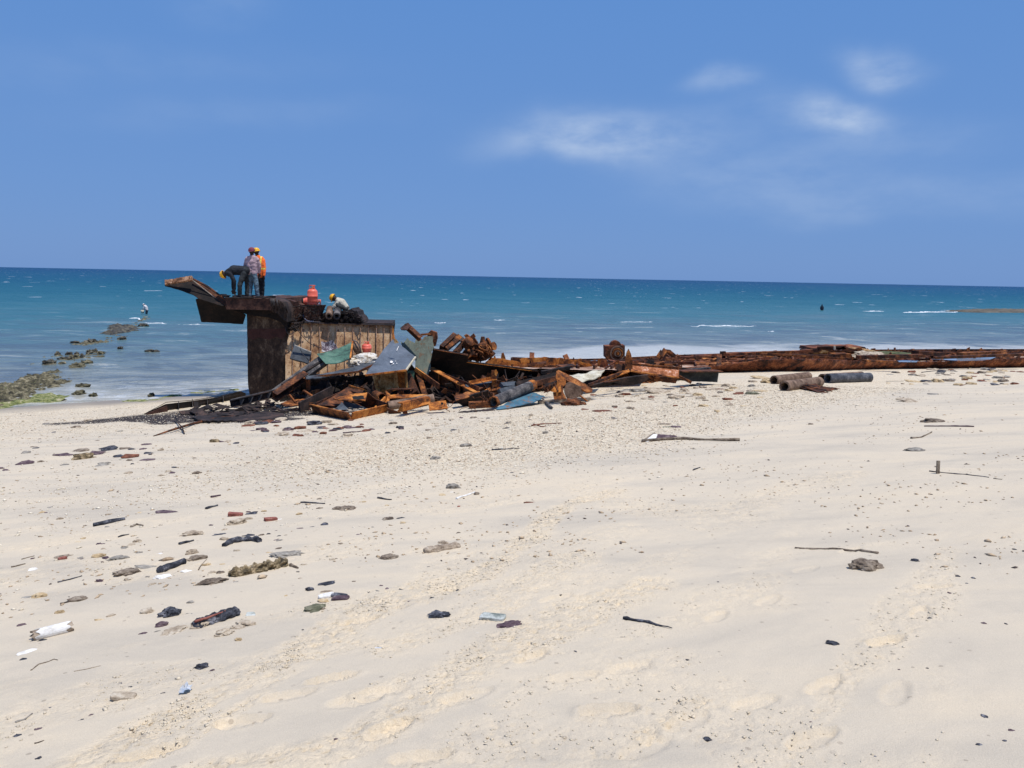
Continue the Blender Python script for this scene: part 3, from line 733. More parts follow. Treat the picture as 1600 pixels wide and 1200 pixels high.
# interior bulkhead and hold floor so the hull has depth
zw = wl(450, 503).z-.05
b = MB(); xl = wl(447, 500).x; xr = wl(613, 505).x
b.add([(xl, wl(447, 500).y+.1, zw), (xr, wl(613, 500).y+.1, zw-.02), (xr-.3, 29.6, zw-.05), (xl-1.2, 29.2, zw), (xl, wl(447, 500).y+.1, zw-.12), (xr, wl(613, 500).y+.1, zw-.14), (xr-.3, 29.6, zw-.17), (xl-1.2, 29.2, zw-.12)],
      [(0, 1, 2, 3), (7, 6, 5, 4), (0, 4, 5, 1), (1, 5, 6, 2), (2, 6, 7, 3), (3, 7, 4, 0)])
b.build('hold_top', M['burnt'], hulk)
b = MB()
b.add([(xl-1.2, 29.2, zw-.13), (xr-.3, 29.6, zw-.18), (xr-.6, 29.4, -.2), (xl-1.2, 29.0, -.2), (xl-1.2, 29.25, zw-.13), (xr-.3, 29.65, zw-.18), (xr-.6, 29.45, -.2), (xl-1.2, 29.05, -.2)],
      [(0, 1, 2, 3), (7, 6, 5, 4), (0, 4, 5, 1), (1, 5, 6, 2), (2, 6, 7, 3), (3, 7, 4, 0)])
b.build('far_side', M['rust_dark'], hulk)
# jagged burnt bulwark pieces standing on the hold top
b = MB(); b.plate(pl([(447, 474), (450, 471.5), (458, 472), (466, 470.8), (466.5, 474), (471, 477), (471, 500), (449, 502), (446, 490)], YF+.7, jit=.4), .5)
for (x, y, Y) in ((459, 472.5, YF+.9),): b.box(Q(x, y, Y), (.42, .3, .1), Matrix.Rotation(.3, 3, 'Y'))
b.build('bulwark_stub', M['deck_edge'], hulk)
for i in range(13):
    x = 446+i*4.6+random.uniform(-1.5, 1.5); yt = 478+random.uniform(-4, 7); b = MB()
    b.plate(pl([(x-2.5, 502), (x-2.8, yt+4), (x-.5, yt), (x+1.5, yt+random.uniform(0, 6)), (x+3.4, yt+5), (x+3, 502)], YF+random.uniform(.45, 1.1), jit=.8), .04); b.build('jagged_plate', M[random.choice(['burnt', 'burnt_shade', 'deck_edge'])], hulk)
b = MB(); random.seed(11)
for i in range(60):
    x = random.uniform(447, 500); y = random.uniform(479, 502)
    l = random.uniform(2, 9); an = random.uniform(-.6, 2.2); Y = YF+random.uniform(.33, .62)
    b.tube([Q(x, y, Y), Q(x+l*.5*math.cos(an)+random.uniform(-1, 1), y-l*.5*math.sin(an), Y-.04), Q(x+l*math.cos(an), y-l*math.sin(an), Y)], random.uniform(.008, .02), 5)
b.build('burnt_wiring', M['burnt'], hulk)['kind'] = 'stuff'

# things on the hulk ------------------------------------------------
def frustum_bin():
    t = thing('scrap_bin', 'dark tapered steel bin under the tall gas cylinder on the wreck', 'bin', Q(488, 500, YF+.62))
    b = MB(); b.plate(pl([(472.5, 477.2), (503.8, 477), (494.5, 499.5), (476, 500)], YF+.55, jit=.2), .55); b.build('body', M['deck_edge'], t)
    b = MB(); b.beam(Q(472, 477.3, YF+.53), Q(504, 477, YF+.53), rect(.05, .03)); b.build('rim', M['burnt'], t)
frustum_bin()
def gas_cyl(base, axis, r, h, label, seg=28):
    t = thing('gas_cylinder', label, 'gas cylinder', base, 'gas cylinders')
    ax = Vector(axis).normalized(); base = Vector(base)
    b = MB(); pr = [(0, .05), (r*.75, .05), (r*.96, .10)]
    pr += [(r, .15), (r, h*.42), (r*1.03, h*.425), (r*1.03, h*.44), (r, h*.445), (r, h*.66)]
    for i in range(1, 9):
        a = i/8*math.pi/2; pr.append((r*(math.cos(a)*.84+.16*(1-i/8)), h*.66+(h*.17)*math.sin(a)))
    b.lathe(base, pr, axis, seg); b.build('body', M['orange_paint'], t)
    b = MB(); b.lathe(base, [(r*.80, 0), (r*.84, .0), (r*.86, .09), (r*.80, .09), (r*.78, .0)], axis, seg); b.build('foot_ring', M['orange_paint'], t)
    b = MB(); b.lathe(base, [(r*.52, h*.80), (r*.55, h*.80), (r*.55, h*.85), (r*.50, h*.85), (r*.50, h*.80)], axis, seg)
    b.lathe(base, [(r*.55, h*.955), (r*.60, h*.955), (r*.60, h*1.0), (r*.55, h*1.0), (r*.55, h*.955)], axis, seg)
    u = ax.cross(Vector((.3, 1, .1))).normalized(); w = ax.cross(u)
    for k in range(3):
        a0 = k*2.094+.5
        p = lambda a, hh: base+ax*hh+(u*math.cos(a)+w*math.sin(a))*r*.56
        b.plate([p(a0-.28, h*.83), p(a0+.28, h*.83), p(a0+.28, h*.97), p(a0-.28, h*.97)], .012, away=base)
    b.build('guard_collar', M['orange_paint'], t)
    b = MB(); b.lathe(base, [(.035, h*.80), (.035, h*.88), (.022, h*.88), (.022, h*.93), (0, h*.93)], axis, 10); b.build('valve', M['tan_rust'], t)
    return t
bz = Q(488.5, 477, YF+.80); bz.z = Q(488, 477.1, YF+.56).z+.01
gas_cyl(bz, (0, 0, 1), .172, .66, 'tall orange gas cylinder standing upright on the dark bin')
lb = Q(472.5, 471.5, YF+1.25)
gas_cyl(lb, (1, .22, 0.0), .145, .62, 'orange gas cylinder lying on its side behind the upright one')
gl = bpy.data.objects['gas_cylinder.001']; b = MB(); b.lathe(Q(472.0, 471.5, YF+1.24), [(0, .03), (.112, .03), (.112, .0), (.128, -.012), (.135, .0), (.135, .05)], (1, .22, 0), 24); b.build('dark_base', M['black'], gl)
r3 = Q(573, 551.5, YF-.15)
gas_cyl(r3, (0, 0, 1), .158, .37, 'short squat orange gas cylinder on the white block below the ribbed wall')

# burnt heap on the right of the hold top
def rough_mound(name, c, rx, ry, rz, mat, seed, label, cat, n=4, parent=None, amp=.35, kind=None):
    import bmesh
    bm = bmesh.new(); bmesh.ops.create_icosphere(bm, subdivisions=n, radius=1)
    V = np.array([v.co[:] for v in bm.verts]); F = [tuple(v.index for v in f.verts) for f in bm.faces]; bm.free()
    out = []
    for v in V:
        p = Vector(v); d = 1+amp*mnoise.fractal(p*1.7+Vector((seed, 0, 0)), 1, 2, 4)+amp*.3*mnoise.noise(p*7+Vector((0, seed, 0)))
        out.append((c[0]+v[0]*rx*d, c[1]+v[1]*ry*d, c[2]+v[2]*rz*d))
    o = np_obj(name, np.array(out), F, mat, parent)
    if label: tag(o, label, cat, kind=kind)
    return o
hp = thing('burnt_heap', 'charred heap of cable and scrap under the squatting man on the wreck', 'heap', Q(530, 502, YF+1.2))
b = MB(); b.plate(pl([(500, 503), (502, 494), (508, 490), (518, 489), (535, 487.5), (546, 485.5), (549, 481.5), (551, 485), (556, 487), (558, 493), (562, 496), (566, 504)], YF+1.35, jit=.8), 1.3)
for i in range(16):
    x = 502+i*3.9+random.uniform(-1.5, 1.5); yt = np.interp(x, [499, 508, 546, 550, 558, 563], [492, 488, 485, 482, 489, 498]); h_ = random.uniform(0, 5)
    b.plate(pl([(x-2.5, yt+10), (x-2.2, yt+random.uniform(-1, 2)), (x+random.uniform(-1, 1), yt-h_*.6), (x+2.4, yt+random.uniform(0, 3)), (x+3, yt+10)], YF+random.uniform(1.2, 2.4), jit=.7), .12)
hb = b.build('mass', M['burnt'], hp)
b = MB(); random.seed(21)
for i in range(170):
    x = random.uniform(499, 563); ytop = np.interp(x, [499, 508, 546, 550, 558, 563], [495, 490, 487, 484, 492, 500]); y = random.uniform(ytop, 503)
    l = random.uniform(1.5, 7); an = random.uniform(-.9, .9); Y = YF+random.uniform(1.05, 1.35)
    if random.random() < .5: b.tube([Q(x, y, Y), Q(x+l*.6*math.cos(an), y-l*.4*math.sin(an)-.5, Y-.05), Q(x+l*math.cos(an), y-l*math.sin(an), Y)], random.uniform(.01, .03), 5)
    else: b.box(Q(x, y, Y), (random.uniform(.05, .25), .1, random.uniform(.03, .12)), Matrix.Rotation(random.uniform(-.8, .8), 3, 'Y'))
b.build('loose_scrap', M['burnt'], hp)
for x0, lab in ((514.3, 'left one of two brown pipe stubs in front of the squatting man'), (526.3, 'right one of two grey pipe stubs in front of the squatting man')):
    b = MB(); p0 = Q(x0-.4, 494.3, YF+.55); p1 = Q(x0+1.3, 482.5, YF+1.25)
    b.pipe(p0, p1, .118, .07, 24, .006); tag(b.build('pipe_stub', M['pipe'] if x0 < 520 else M['timber']), lab, 'pipe', 'pipe stubs on the wreck')
# hoses and cables
def hose(pts, r, mat, label, cat='hose'):
    P = [Vector(p) for p in pts]; out = []
    for i in range(len(P)-1):
        a = P[max(i-1, 0)]; b0 = P[i]; c = P[i+1]; d = P[min(i+2, len(P)-1)]
        for k in range(6):
            t = k/6; out.append(.5*((2*b0)+(c-a)*t+(2*a-5*b0+4*c-d)*t*t+(3*b0-a-3*c+d)*t**3))
    out.append(P[-1]); b = MB(); b.tube(out, r, 6); return tag(b.build('hose', mat), label, cat)
HW = lambda x, y, d=-.3: wl(x, y, d)
hose([HW(448, 505), HW(446, 512), HW(448, 519), HW(453, 522), HW(458, 520), HW(460.5, 514), HW(461, 508, -.26)], .013, M['cable'], 'black hose looped at the left top of the ribbed wall')
hose([HW(461, 506), HW(467, 518), HW(475, 528), HW(485, 537), HW(495, 541.5), HW(503, 544)], .012, M['cable'], 'long black hose sagging down across the ribbed wall')
hose([HW(450, 480, .2), HW(455, 492, .1), HW(462, 501, -.25), HW(466, 496, 0), HW(473, 488, .2), HW(480, 479, .2)], .012, M['cable'], 'black cable hanging from the deck corner beside the dark bin')
hose([HW(474, 480, .15), HW(476, 490, .1), HW(481, 497, -.05), HW(490, 499.5, -.05), HW(497, 500, -.05)], .012, M['cable_pale'], 'pale blue hose running down in front of the dark bin')
hose([HW(483, 478, .15), HW(477, 487, .1), HW(474, 494, .05), HW(480, 501, -.24), HW(490, 502, -.24)], .012, M['cable_pale'], 'second pale hose crossing below the upright gas cylinder')
hose([HW(504, 481.5, .8), HW(508, 484, .8), HW(513, 486, 1.0)], .012, M['cable'], 'black torch hose leading to the hands of the squatting man')
b = MB(); random.seed(5)
for i in range(46):
    t = random.random(); x = 455+20*t; y = 515-12*t+random.uniform(-2.5, 2.5)
    p = HW(x, y, -.28); q = p+Vector((random.uniform(-.12, .16), random.uniform(-.08, .05), random.uniform(-.08, .12)))
    b.tube([p, (p+q)/2+Vector((0, -.03, .02)), q], random.uniform(.01, .024), 5)
tag(b.build('torn_cable_bundle', M['burnt']), 'frayed black bundle of burnt cable hooked over the wall corner', 'cable bundle')

# ---------------------------------------------------------------- people
def capsule(mb, p0, p1, r0, r1, seg=14):
    p0 = Vector(p0); p1 = Vector(p1); d = p1-p0; L = d.length
    if L < 1e-5: d = Vector((0, 0, 1)); L = 1e-5
    pr = [(r0*math.cos(a), -r0*math.sin(a)) for a in (1.57, 1.1, .75, .35)]+[(r0, 0), (r1, L)]+[(r1*math.cos(a), L+r1*math.sin(a)) for a in (.35, .75, 1.1, 1.57)]
    mb.lathe(p0, pr, d, seg)
def ell(mb, c, rx, ry, rz, rot=None, n=12):
    c = Vector(c); vs = []; fs = []
    for i in range(n+1):
        a = math.pi*i/n
        for j in range(2*n):
            t = math.pi*j/n; p = Vector((rx*math.sin(a)*math.cos(t), ry*math.sin(a)*math.sin(t), rz*math.cos(a)))
            vs.append(c+(rot @ p if rot else p))
    m = 2*n; fs = [(i*m+j, (i+1)*m+j, (i+1)*m+(j+1) % m, i*m+(j+1) % m) for i in range(n) for j in range(m)]
    mb.add(vs, fs)
def fuse(mb, name, mats, parent, voxel=.012, wrinkle=0, wsc=9, pick=None, it=2):
    me = bpy.data.meshes.new('tmp'); me.from_pydata(mb.v, [], mb.f); o = bpy.data.objects.new('tmp', me); COL.objects.link(o)
    m = o.modifiers.new('r', 'REMESH'); m.mode = 'VOXEL'; m.voxel_size = voxel
    s = o.modifiers.new('s', 'SMOOTH'); s.factor = .6; s.iterations = it
    dg = bpy.context.evaluated_depsgraph_get(); ev = o.evaluated_get(dg); m2 = bpy.data.meshes.new_from_object(ev)
    n = len(m2.vertices); co = np.empty(n*3); m2.vertices.foreach_get('co', co); V = co.reshape(-1, 3)
    if wrinkle:
        nn = np.empty(n*3); m2.vertices.foreach_get('normal', nn); nn = nn.reshape(-1, 3)
        w = np.array([mnoise.fractal(Vector((v[0]*wsc, v[1]*wsc, v[2]*wsc*1.6)), 1, 2, 3) for v in V]); V = V+nn*(w*wrinkle)[:, None]
    F = [tuple(p.vertices) for p in m2.polygons]
    bpy.data.objects.remove(o)
    ob = np_obj(name, V, F, mats, parent, True)
    if pick is not None and len(ob.data.polygons) == len(F):
        ob.data.polygons.foreach_set('material_index', [pick(V[f[0]]) for f in F])
    return ob
def plain(name, col, rough=.85, var=.25, sc_=14, bump=.3):
    d = tuple(c*(1-var) for c in col[:3])+(1,); l = tuple(min(1, c*(1+var)) for c in col[:3])+(1,)
    return mottled(name, st(d, col, l), sc_, rough=rough, bump=bump, fine=60)
SKIN = plain('dark_skin', (.035, .018, .011, 1), .55, .15)
HELM = plain('yellow_helmet', (.80, .42, .02, 1), .35, .06, bump=.05)
def hand(mb, w, dirv, palm_n, s=1.0, curl=.8):
    d = Vector(dirv).normalized(); n = Vector(palm_n); n = (n-d*n.dot(d)).normalized(); sd = d.cross(n)
    for k in (-.5, 0, .5): capsule(mb, w+d*.01, w+d*.085*s+sd*.034*k*1.6*s, .019*s, .017*s, 8)
    for i, (o, L) in enumerate(((-.032, .070), (-.011, .082), (.011, .078), (.031, .060))):
        a = w+d*.085*s+sd*o*s; b1 = a+(d*math.cos(curl*.4)+n*math.sin(curl*.4))*L*.5*s; c = b1+(d*math.cos(curl)+n*math.sin(curl))*L*.5*s
        capsule(mb, a, b1, .0095*s, .009*s, 6); capsule(mb, b1, c, .009*s, .0075*s, 6)
    a = w+d*.03*s-sd*.03*s; b1 = a+(-sd*.8+d*.7+n*.3).normalized()*.035*s; c = b1+(d*.8-sd*.2+n*.5).normalized()*.035*s
    capsule(mb, a, b1, .012*s, .010*s, 6); capsule(mb, b1, c, .010*s, .008*s, 6)
def person(label, J, look, mats, hat=None, vest=None, group=None, s=1.0, vox=.012, boots=True, feet_dir=(0, -1, 0), sleeves='long', bulk=0):
    J = {k: Vector(v) for k, v in J.items()}
    base = (J['anl']+J['anr'])/2; base.z = min(J['anl'].z, J['anr'].z)-.08*s
    t = thing('person', label, 'person', base, group)
    look = Vector(look).normalized()
    hd = J['head']; upv = (hd-J['neck']).normalized(); f = (look-upv*look.dot(upv)).normalized(); sd = f.cross(upv)
    HR = Matrix((sd, f, upv)).transposed()
    b = MB()
    ell(b, hd+upv*.02*s, .078*s, .098*s, .108*s, HR); ell(b, hd-upv*.055*s+f*.022*s, .055*s, .070*s, .060*s, HR)
    capsule(b, hd+f*.085*s+upv*.01*s, hd+f*.108*s-upv*.022*s, .010*s, .017*s, 8)          # nose
    capsule(b, hd+f*.088*s-upv*.052*s-sd*.018*s, hd+f*.088*s-upv*.052*s+sd*.018*s, .009*s, .009*s, 8)  # lips
    for q in (-1, 1):
        ell(b, hd+sd*q*.078*s-upv*.004*s, .012*s, .020*s, .030*s, HR, 6)
        capsule(b, hd+f*.088*s+sd*q*.045*s+upv*.028*s, hd+f*.092*s+sd*q*.018*s+upv*.026*s, .010*s, .010*s, 6)  # brows
        ell(b, hd+f*.080*s+sd*q*.032*s+upv*.008*s, .013*s, .012*s, .010*s, HR, 6)
    capsule(b, J['neck'], hd-upv*.04*s, .058*s, .055*s)
    ch = J['chest']; pv = (J['hipl']+J['hipr'])/2; sdir = (J['shl']-J['shr']).normalized()
    def trunk(mb, g):
        g += bulk
        for q in (-1, 1):
            capsule(mb, (J['neck'] if True else 0)*0.35+J['sh'+'lr'[q > 0]]*.65, ch+sdir*-q*.075*s, (.068+g)*s, (.105+g)*s)
            capsule(mb, ch+sdir*-q*.075*s, pv+sdir*-q*.06*s, (.105+g)*s, (.10+g)*s)
        capsule(mb, J['neck'], ch, (.06+g)*s, (.11+g)*s)
    trunk(b, 0)
    for L in 'lr':
        capsule(b, J['sh'+L], J['el'+L], .052*s, .040*s); capsule(b, J['el'+L], J['wr'+L], .040*s, .027*s)
        dv = (J['wr'+L]-J['el'+L]).normalized(); hand(b, J['wr'+L]+dv*.01, dv, J.get('palm', Vector((0, 0, -1))), s)
        capsule(b, pv*.3+J['hip'+L]*.7, J['kn'+L], .088*s, .058*s); capsule(b, J['kn'+L], J['an'+L], .055*s, .038*s)
        fd = Vector(feet_dir).normalized(); an = J['an'+L]
        capsule(b, an-Vector((0, 0, .04*s))-fd*.03*s, an-Vector((0, 0, .05*s))+fd*.13*s, .036*s, .028*s)
    fuse(b, 'body', [SKIN], t, vox)
    # shirt
    b = MB(); trunk(b, .022)
    for L in 'lr':
        capsule(b, J['sh'+L], J['el'+L], .070*s, .056*s)
        if sleeves == 'long': capsule(b, J['el'+L], J['wr'+L]*.93+J['el'+L]*.07, .056*s, .040*s)
    fuse(b, 'shirt', [mats[0]], t, vox*1.1, .012*s, 8)
    b = MB()
    for L in 'lr':
        capsule(b, pv*.35+J['hip'+L]*.65+Vector((0, 0, .02)), J['kn'+L], .110*s, .080*s); capsule(b, J['kn'+L], J['an'+L]+Vector((0, 0, .0)), .080*s, .066*s)
    capsule(b, pv+sdir*.06*s, pv-sdir*.06*s, .118*s, .118*s)
    fuse(b, 'trousers', [mats[1]], t, vox*1.1, .014*s, 7)
    if boots:
        for L in 'lr':
            b = MB(); fd = Vector(feet_dir).normalized(); an = J['an'+L]
            capsule(b, an, an-Vector((0, 0, .03*s)), .048*s, .050*s); capsule(b, an-Vector((0, 0, .05*s))-fd*.05*s, an-Vector((0, 0, .055*s))+fd*.15*s, .046*s, .040*s)
            fuse(b, 'boot', [M['black']], t, vox)
    if hat:
        kind, hm = hat
        b = MB(); n = 10; R0 = .125*s if kind == 'helmet' else .108*s
        pr = [(R0*1.0, 0), (R0, .03*s)]+[(R0*math.cos(a), .03*s+(.10*s)*math.sin(a)) for a in (.3, .6, .9, 1.2, 1.5)]+[(0, .131*s)]
        b.lathe(hd+upv*.025*s, pr, upv, 24)
        b.lathe(hd+upv*.025*s, [(R0*.96, .0), (R0*.9, .06*s), (0, .1*s)], upv, 24)
        if kind == 'helmet':
            b.lathe(hd+upv*.025*s, [(R0, -.004), (R0*1.14, -.010*s), (R0*1.14, .000), (R0, .014*s)], upv, 24)
        o = b.build('hard_hat' if kind == 'helmet' else 'cap', hm, t)
        b = MB(); c = hd+upv*.03*s
        fdir = f if kind != 'backcap' else -f
        q0 = [c+fdir*R0*.75+sd*R0*k*.75 for k in (-1, 1)]
        w = .05*s if kind == 'helmet' else .075*s
        b.plate([c+fdir*R0*.55-sd*R0*.8, c+fdir*(R0+w*.8)-sd*R0*.55-upv*.014*s, c+fdir*(R0+w)-upv*.02*s, c+fdir*(R0+w*.8)+sd*R0*.55-upv*.014*s, c+fdir*R0*.55+sd*R0*.8], .008)
        b.sub('peak', hm, o)
    if vest:
        b = MB(); trunk(b, .034)
        for L in 'lr': capsule(b, J['sh'+L], J['sh'+L]*.8+J['el'+L]*.2, .076*s, .074*s)
        if vest[2]:
            for L in 'lr': capsule(b, J['sh'+L], J['el'+L], .078*s, .062*s); capsule(b, J['el'+L], J['wr'+L], .062*s, .05*s)
            capsule(b, pv+sdir*.07*s, pv-sdir*.07*s, .128*s, .128*s)
        cz = ch.z; sh = J['shl']*.5+J['shr']*.5
        def pick(v):
            u = (Vector(v)-sh).dot(sdir); hgt = v[2]
            band = abs(hgt-(cz-.19*s)) < .030*s or abs(abs(u)-.105*s) < .022*s and hgt > cz-.17*s
            return 1 if band else 0
        fuse(b, 'safety_jacket', [vest[0], vest[1]], t, vox, .008*s, 9, pick)
    return t
PY = 25.15
def J3(d, Y, off={}):
    return {k: at(v[0], v[1], Y+(v[2] if len(v) > 2 else 0)) for k, v in d.items()}
ORANGE = plain('orange_cloth', (.85, .16, .03, 1), .8, .12); YEL = plain('reflective_yellow_tape', (.85, .62, .10, 1), .5, .1)
PINK = plain('faded_pink_cloth', (.42, .30, .33, 1), .9, .25); JEAN = plain('washed_denim', (.10, .155, .20, 1), .9, .5)
DARKC = plain('dark_work_cloth', (.018, .020, .025, 1), .9, .4); GREYT = plain('grey_work_trousers', (.055, .06, .058, 1), .9, .5)
BEIGE = plain('pale_khaki_cloth', (.50, .47, .38, 1), .9, .15); MAROON = plain('maroon_cloth', (.20, .045, .07, 1), .8, .15); NAVY = plain('navy_cloth', (.02, .025, .04, 1))
random.seed(1)
person('standing man seen from behind in faded pink shirt, jeans and backwards maroon cap', J3(dict(head=(393.3, 393.6), neck=(393.6, 401), chest=(393.6, 410), shl=(385.8, 405.6), shr=(402, 406), ell=(383, 415, .06), elr=(405.6, 417, .06), wrl=(385.5, 423, .30), wrr=(405, 427, .10), hipl=(389.5, 427), hipr=(398, 427), knl=(391.5, 445, .03), knr=(400.3, 445, -.03), anl=(390.5, 461.3), anr=(402, 461.6)), PY+.35), (0.05, 1, -.15), (PINK, JEAN), ('backcap', MAROON), feet_dir=(0, 1, 0))
person('standing man in orange safety jacket and yellow hard hat, partly behind the man in pink', J3(dict(head=(400.6, 394.0), neck=(402.5, 401.5), chest=(404.3, 411), shl=(398, 406.5), shr=(410.8, 407), ell=(396.5, 418), elr=(413, 419, -.05), wrl=(397, 428, .2), wrr=(412.5, 430, -.1), hipl=(400, 430), hipr=(409, 430), knl=(404.8, 446), knr=(410, 446), anl=(406, 460.5), anr=(409.8, 460.5)), PY+1.0), (-.35, .9, -.35), (ORANGE, DARKC), ('helmet', HELM), (ORANGE, YEL, True), feet_dir=(-.3, 1, 0))
person('man in dark clothes and yellow hard hat bending right over at the deck edge', J3(dict(head=(350.5, 428.3), neck=(355.5, 426.3), chest=(364.5, 422.3), shl=(360.5, 425.5, .18), shr=(360.0, 428.5, -.18), ell=(364, 438, .22), elr=(366.5, 439, -.22), wrl=(364, 452, .15), wrr=(366.5, 453.5, -.20), hipl=(384, 421.8, .12), hipr=(383.5, 423, -.12), knl=(386.5, 444, .14), knr=(374.8, 444, -.22), anl=(386, 461.5, .1), anr=(374.5, 461.5, -.2)), PY+.2), (-.9, -.1, -.5), (DARKC, plain('charcoal_trousers', (.032, .036, .038, 1), .9, .6)), ('helmet', HELM), feet_dir=(-1, -.1, 0), bulk=.02)
person('man squatting in pale khaki shirt and yellow hard hat, working above two pipe stubs', J3(dict(head=(521.5, 465.5), neck=(527.5, 468), chest=(534, 472.5), shl=(529, 469, .17), shr=(528.5, 471.2, -.17), ell=(522, 478, .22), elr=(523.5, 478.3, -.24), wrl=(516, 484, .12), wrr=(516.5, 484.5, -.12), hipl=(541, 481, .12), hipr=(540.5, 482.5, -.12), knl=(528, 474.5, .20), knr=(527, 476, -.22), anl=(532, 487, .16), anr=(531.5, 487.5, -.18)), 26.6), (-.75, -.2, -.75), (BEIGE, GREYT), ('helmet', HELM), feet_dir=(-1, -.1, 0))
# figures out in the water
def far_person(label, px, py, hpx, hatm, mats, bent, bucket=False):
    B = sg(px, py); s = hpx/1200*B.y/(1.0 if bent else .85); u = Vector((1, 0, 0)); 
    def p(x, y, z): return B+Vector((x, y, z))*s
    if bent: J = dict(head=p(-.12, 0, .90), neck=p(-.04, 0, .84), chest=p(.06, 0, .70), shl=p(-.02, .18, .80), shr=p(-.02, -.18, .80), ell=p(-.10, .2, .55), elr=p(-.10, -.2, .55), wrl=p(-.2, .12, .42), wrr=p(-.2, -.12, .42), hipl=p(.14, .1, .40), hipr=p(.14, -.1, .40), knl=p(.06, .1, .0), knr=p(.12, -.1, .0), anl=p(.1, .1, -.4), anr=p(.14, -.1, -.4))
    else: J = dict(head=p(0, 0, .75), neck=p(0, 0, .62), chest=p(0, 0, .42), shl=p(-.19, 0, .55), shr=p(.19, 0, .55), ell=p(-.24, 0, .28), elr=p(.24, 0, .28), wrl=p(-.2, -.1, .06), wrr=p(.2, -.1, .06), hipl=p(-.1, 0, .05), hipr=p(.1, 0, .05), knl=p(-.1, 0, -.4), knr=p(.1, 0, -.4), anl=p(-.1, 0, -.8), anr=p(.1, 0, -.8))
    t = person(label, J, (-1, -.2, -.3), mats, ('cap', hatm), s=1.0*s if s > .6 else s, vox=.02, boots=False, feet_dir=(-1, 0, 0))
    if bucket:
        c = p(-.24, -.12, .08); tb = thing('bucket', 'cream bucket held by the wader on the reef', 'bucket', c)
        b = MB(); b.lathe(c, [(0, 0), (.13, 0), (.17, .30), (.16, .30), (.12, .02), (0, .02)], (0, 0, 1), 18); b.build('pail', M['cream'], tb)
        b = MB(); b.tube([c+Vector((.17*math.cos(a), 0, .30+.14*math.sin(a))) for a in np.linspace(0, math.pi, 9)], .008, 5); b.build('handle', M['black'], tb)
WHT = plain('white_cloth', (.62, .58, .58, 1))
far_person('wader in white shirt and dark trousers stooping over a bucket at the reef', 227.5, 490.5, 15.5, WHT, (WHT, NAVY), True, True)
far_person('tiny far-off wader standing waist deep in the open water on the right', 1284, 484.8, 8.5, NAVY, (NAVY, NAVY), False)
# ---------------------------------------------------------------- scrap in front of the hulk
def one(b, name, mat, label, cat, group=None):
    return tag(b.build(name, M[mat] if isinstance(mat, str) else mat), label, cat, group)
def sheet(pxs, Y, gx, gy, mat, label, name='steel_plate', cat='steel plate', th=.015, jit=.7, group=None):
    b = MB(); b.plate(pl(pxs, Y, gx, gy, jit), th); return one(b, name, mat, label, cat, group)
def curved(c4, n, m, bulge, th, mat, label, name='steel_plate', cat='steel plate', wob=.015, seed=0):
    """bilinear sheet between four 3D corners, bulged along its normal, with thickness"""
    A, B, C_, D = [Vector(p) for p in c4]; nr = (B-A).cross(D-A).normalized()
    if nr.dot(A-CP) < 0: nr = -nr
    vs = []; 
    for side in (0, 1):
        for j in range(m+1):
            for i in range(n+1):
                u = i/n; v = j/m; ue = u+(random.uniform(-.012, .012) if 0 < i < n else 0); p = (A*(1-ue)+B*ue)*(1-v)+(D*(1-ue)+C_*ue)*v
                q = p-nr*(bulge*math.sin(math.pi*u)*(.6+.4*math.sin(math.pi*v))+wob*mnoise.noise(p*2.5+Vector((seed, 0, 0))))+nr*(th*side)
                vs.append(q)
    k = (n+1)*(m+1); fs = []
    for j in range(m):
        for i in range(n):
            a = j*(n+1)+i; fs.append((a, a+1, a+n+2, a+n+1)); fs.append((k+a+n+1, k+a+n+2, k+a+1, k+a))
    rim = [i for i in range(n+1)]+[(j+1)*(n+1)+n for j in range(m)]+[m*(n+1)+n-1-i for i in range(n)]+[(m-1-j)*(n+1) for j in range(m-1)]
    for i in range(len(rim)):
        a, c = rim[i], rim[(i+1) % len(rim)]; fs.append((c, a, a+k, c+k))
    b = MB(); b.add(vs, fs); return one(b, name, mat, label, cat)
def beam(p0, p1, prof, mat, label, name='steel_beam', cat='steel beam', up=(0, 0, 1), twist=0, group=None):
    b = MB(); b.beam(p0, p1, prof, up, twist); return one(b, name, mat, label, cat, group)
GP = lambda x, y, l=.0: gp(x, y)+Vector((0, 0, l))
random.seed(31)
# -- left foot of the pile
t = thing('channel_girder', 'long black channel girder lying on the sand left of the pillar', 'girder', GP(300, 642))
Yg = lambda x: gp(x, 648-(x-224)*.155).y
Pg = lambda x, y, d=0: at(x, y, Yg(x)+d)
b = MB(); b.plate([Pg(224, 647.5), Pg(260, 631.5), Pg(300, 626.8), Pg(340, 621), Pg(377, 612), Pg(384, 614), Pg(384.5, 626), Pg(345, 634), Pg(300, 643), Pg(250, 648)], .03); b.build('web', M['burnt_shade'], t)
b = MB()
for (a, c) in (((224, 647), (260, 628)), ((260, 628), (300, 625)), ((300, 625), (340, 619)), ((340, 619), (378, 610.5))):
    b.add([Pg(*a), Pg(*c), Pg(c[0], c[1], .5), Pg(a[0], a[1], .5), Pg(a[0], a[1]+1), Pg(c[0], c[1]+1), Pg(c[0], c[1]+1, .5), Pg(a[0], a[1]+1, .5)], [(0, 1, 2, 3), (7, 6, 5, 4), (0, 4, 5, 1), (2, 6, 7, 3), (1, 5, 6, 2), (3, 7, 4, 0)])
b.build('top_flange', M['burnt'], t)
b = MB(); b.plate([Pg(226, 647.5, -.25), Pg(261, 634, -.25), Pg(263, 646, -.25), Pg(250, 648.5, -.25)], .02); b.build('end_gusset', M['deck_edge'], t)
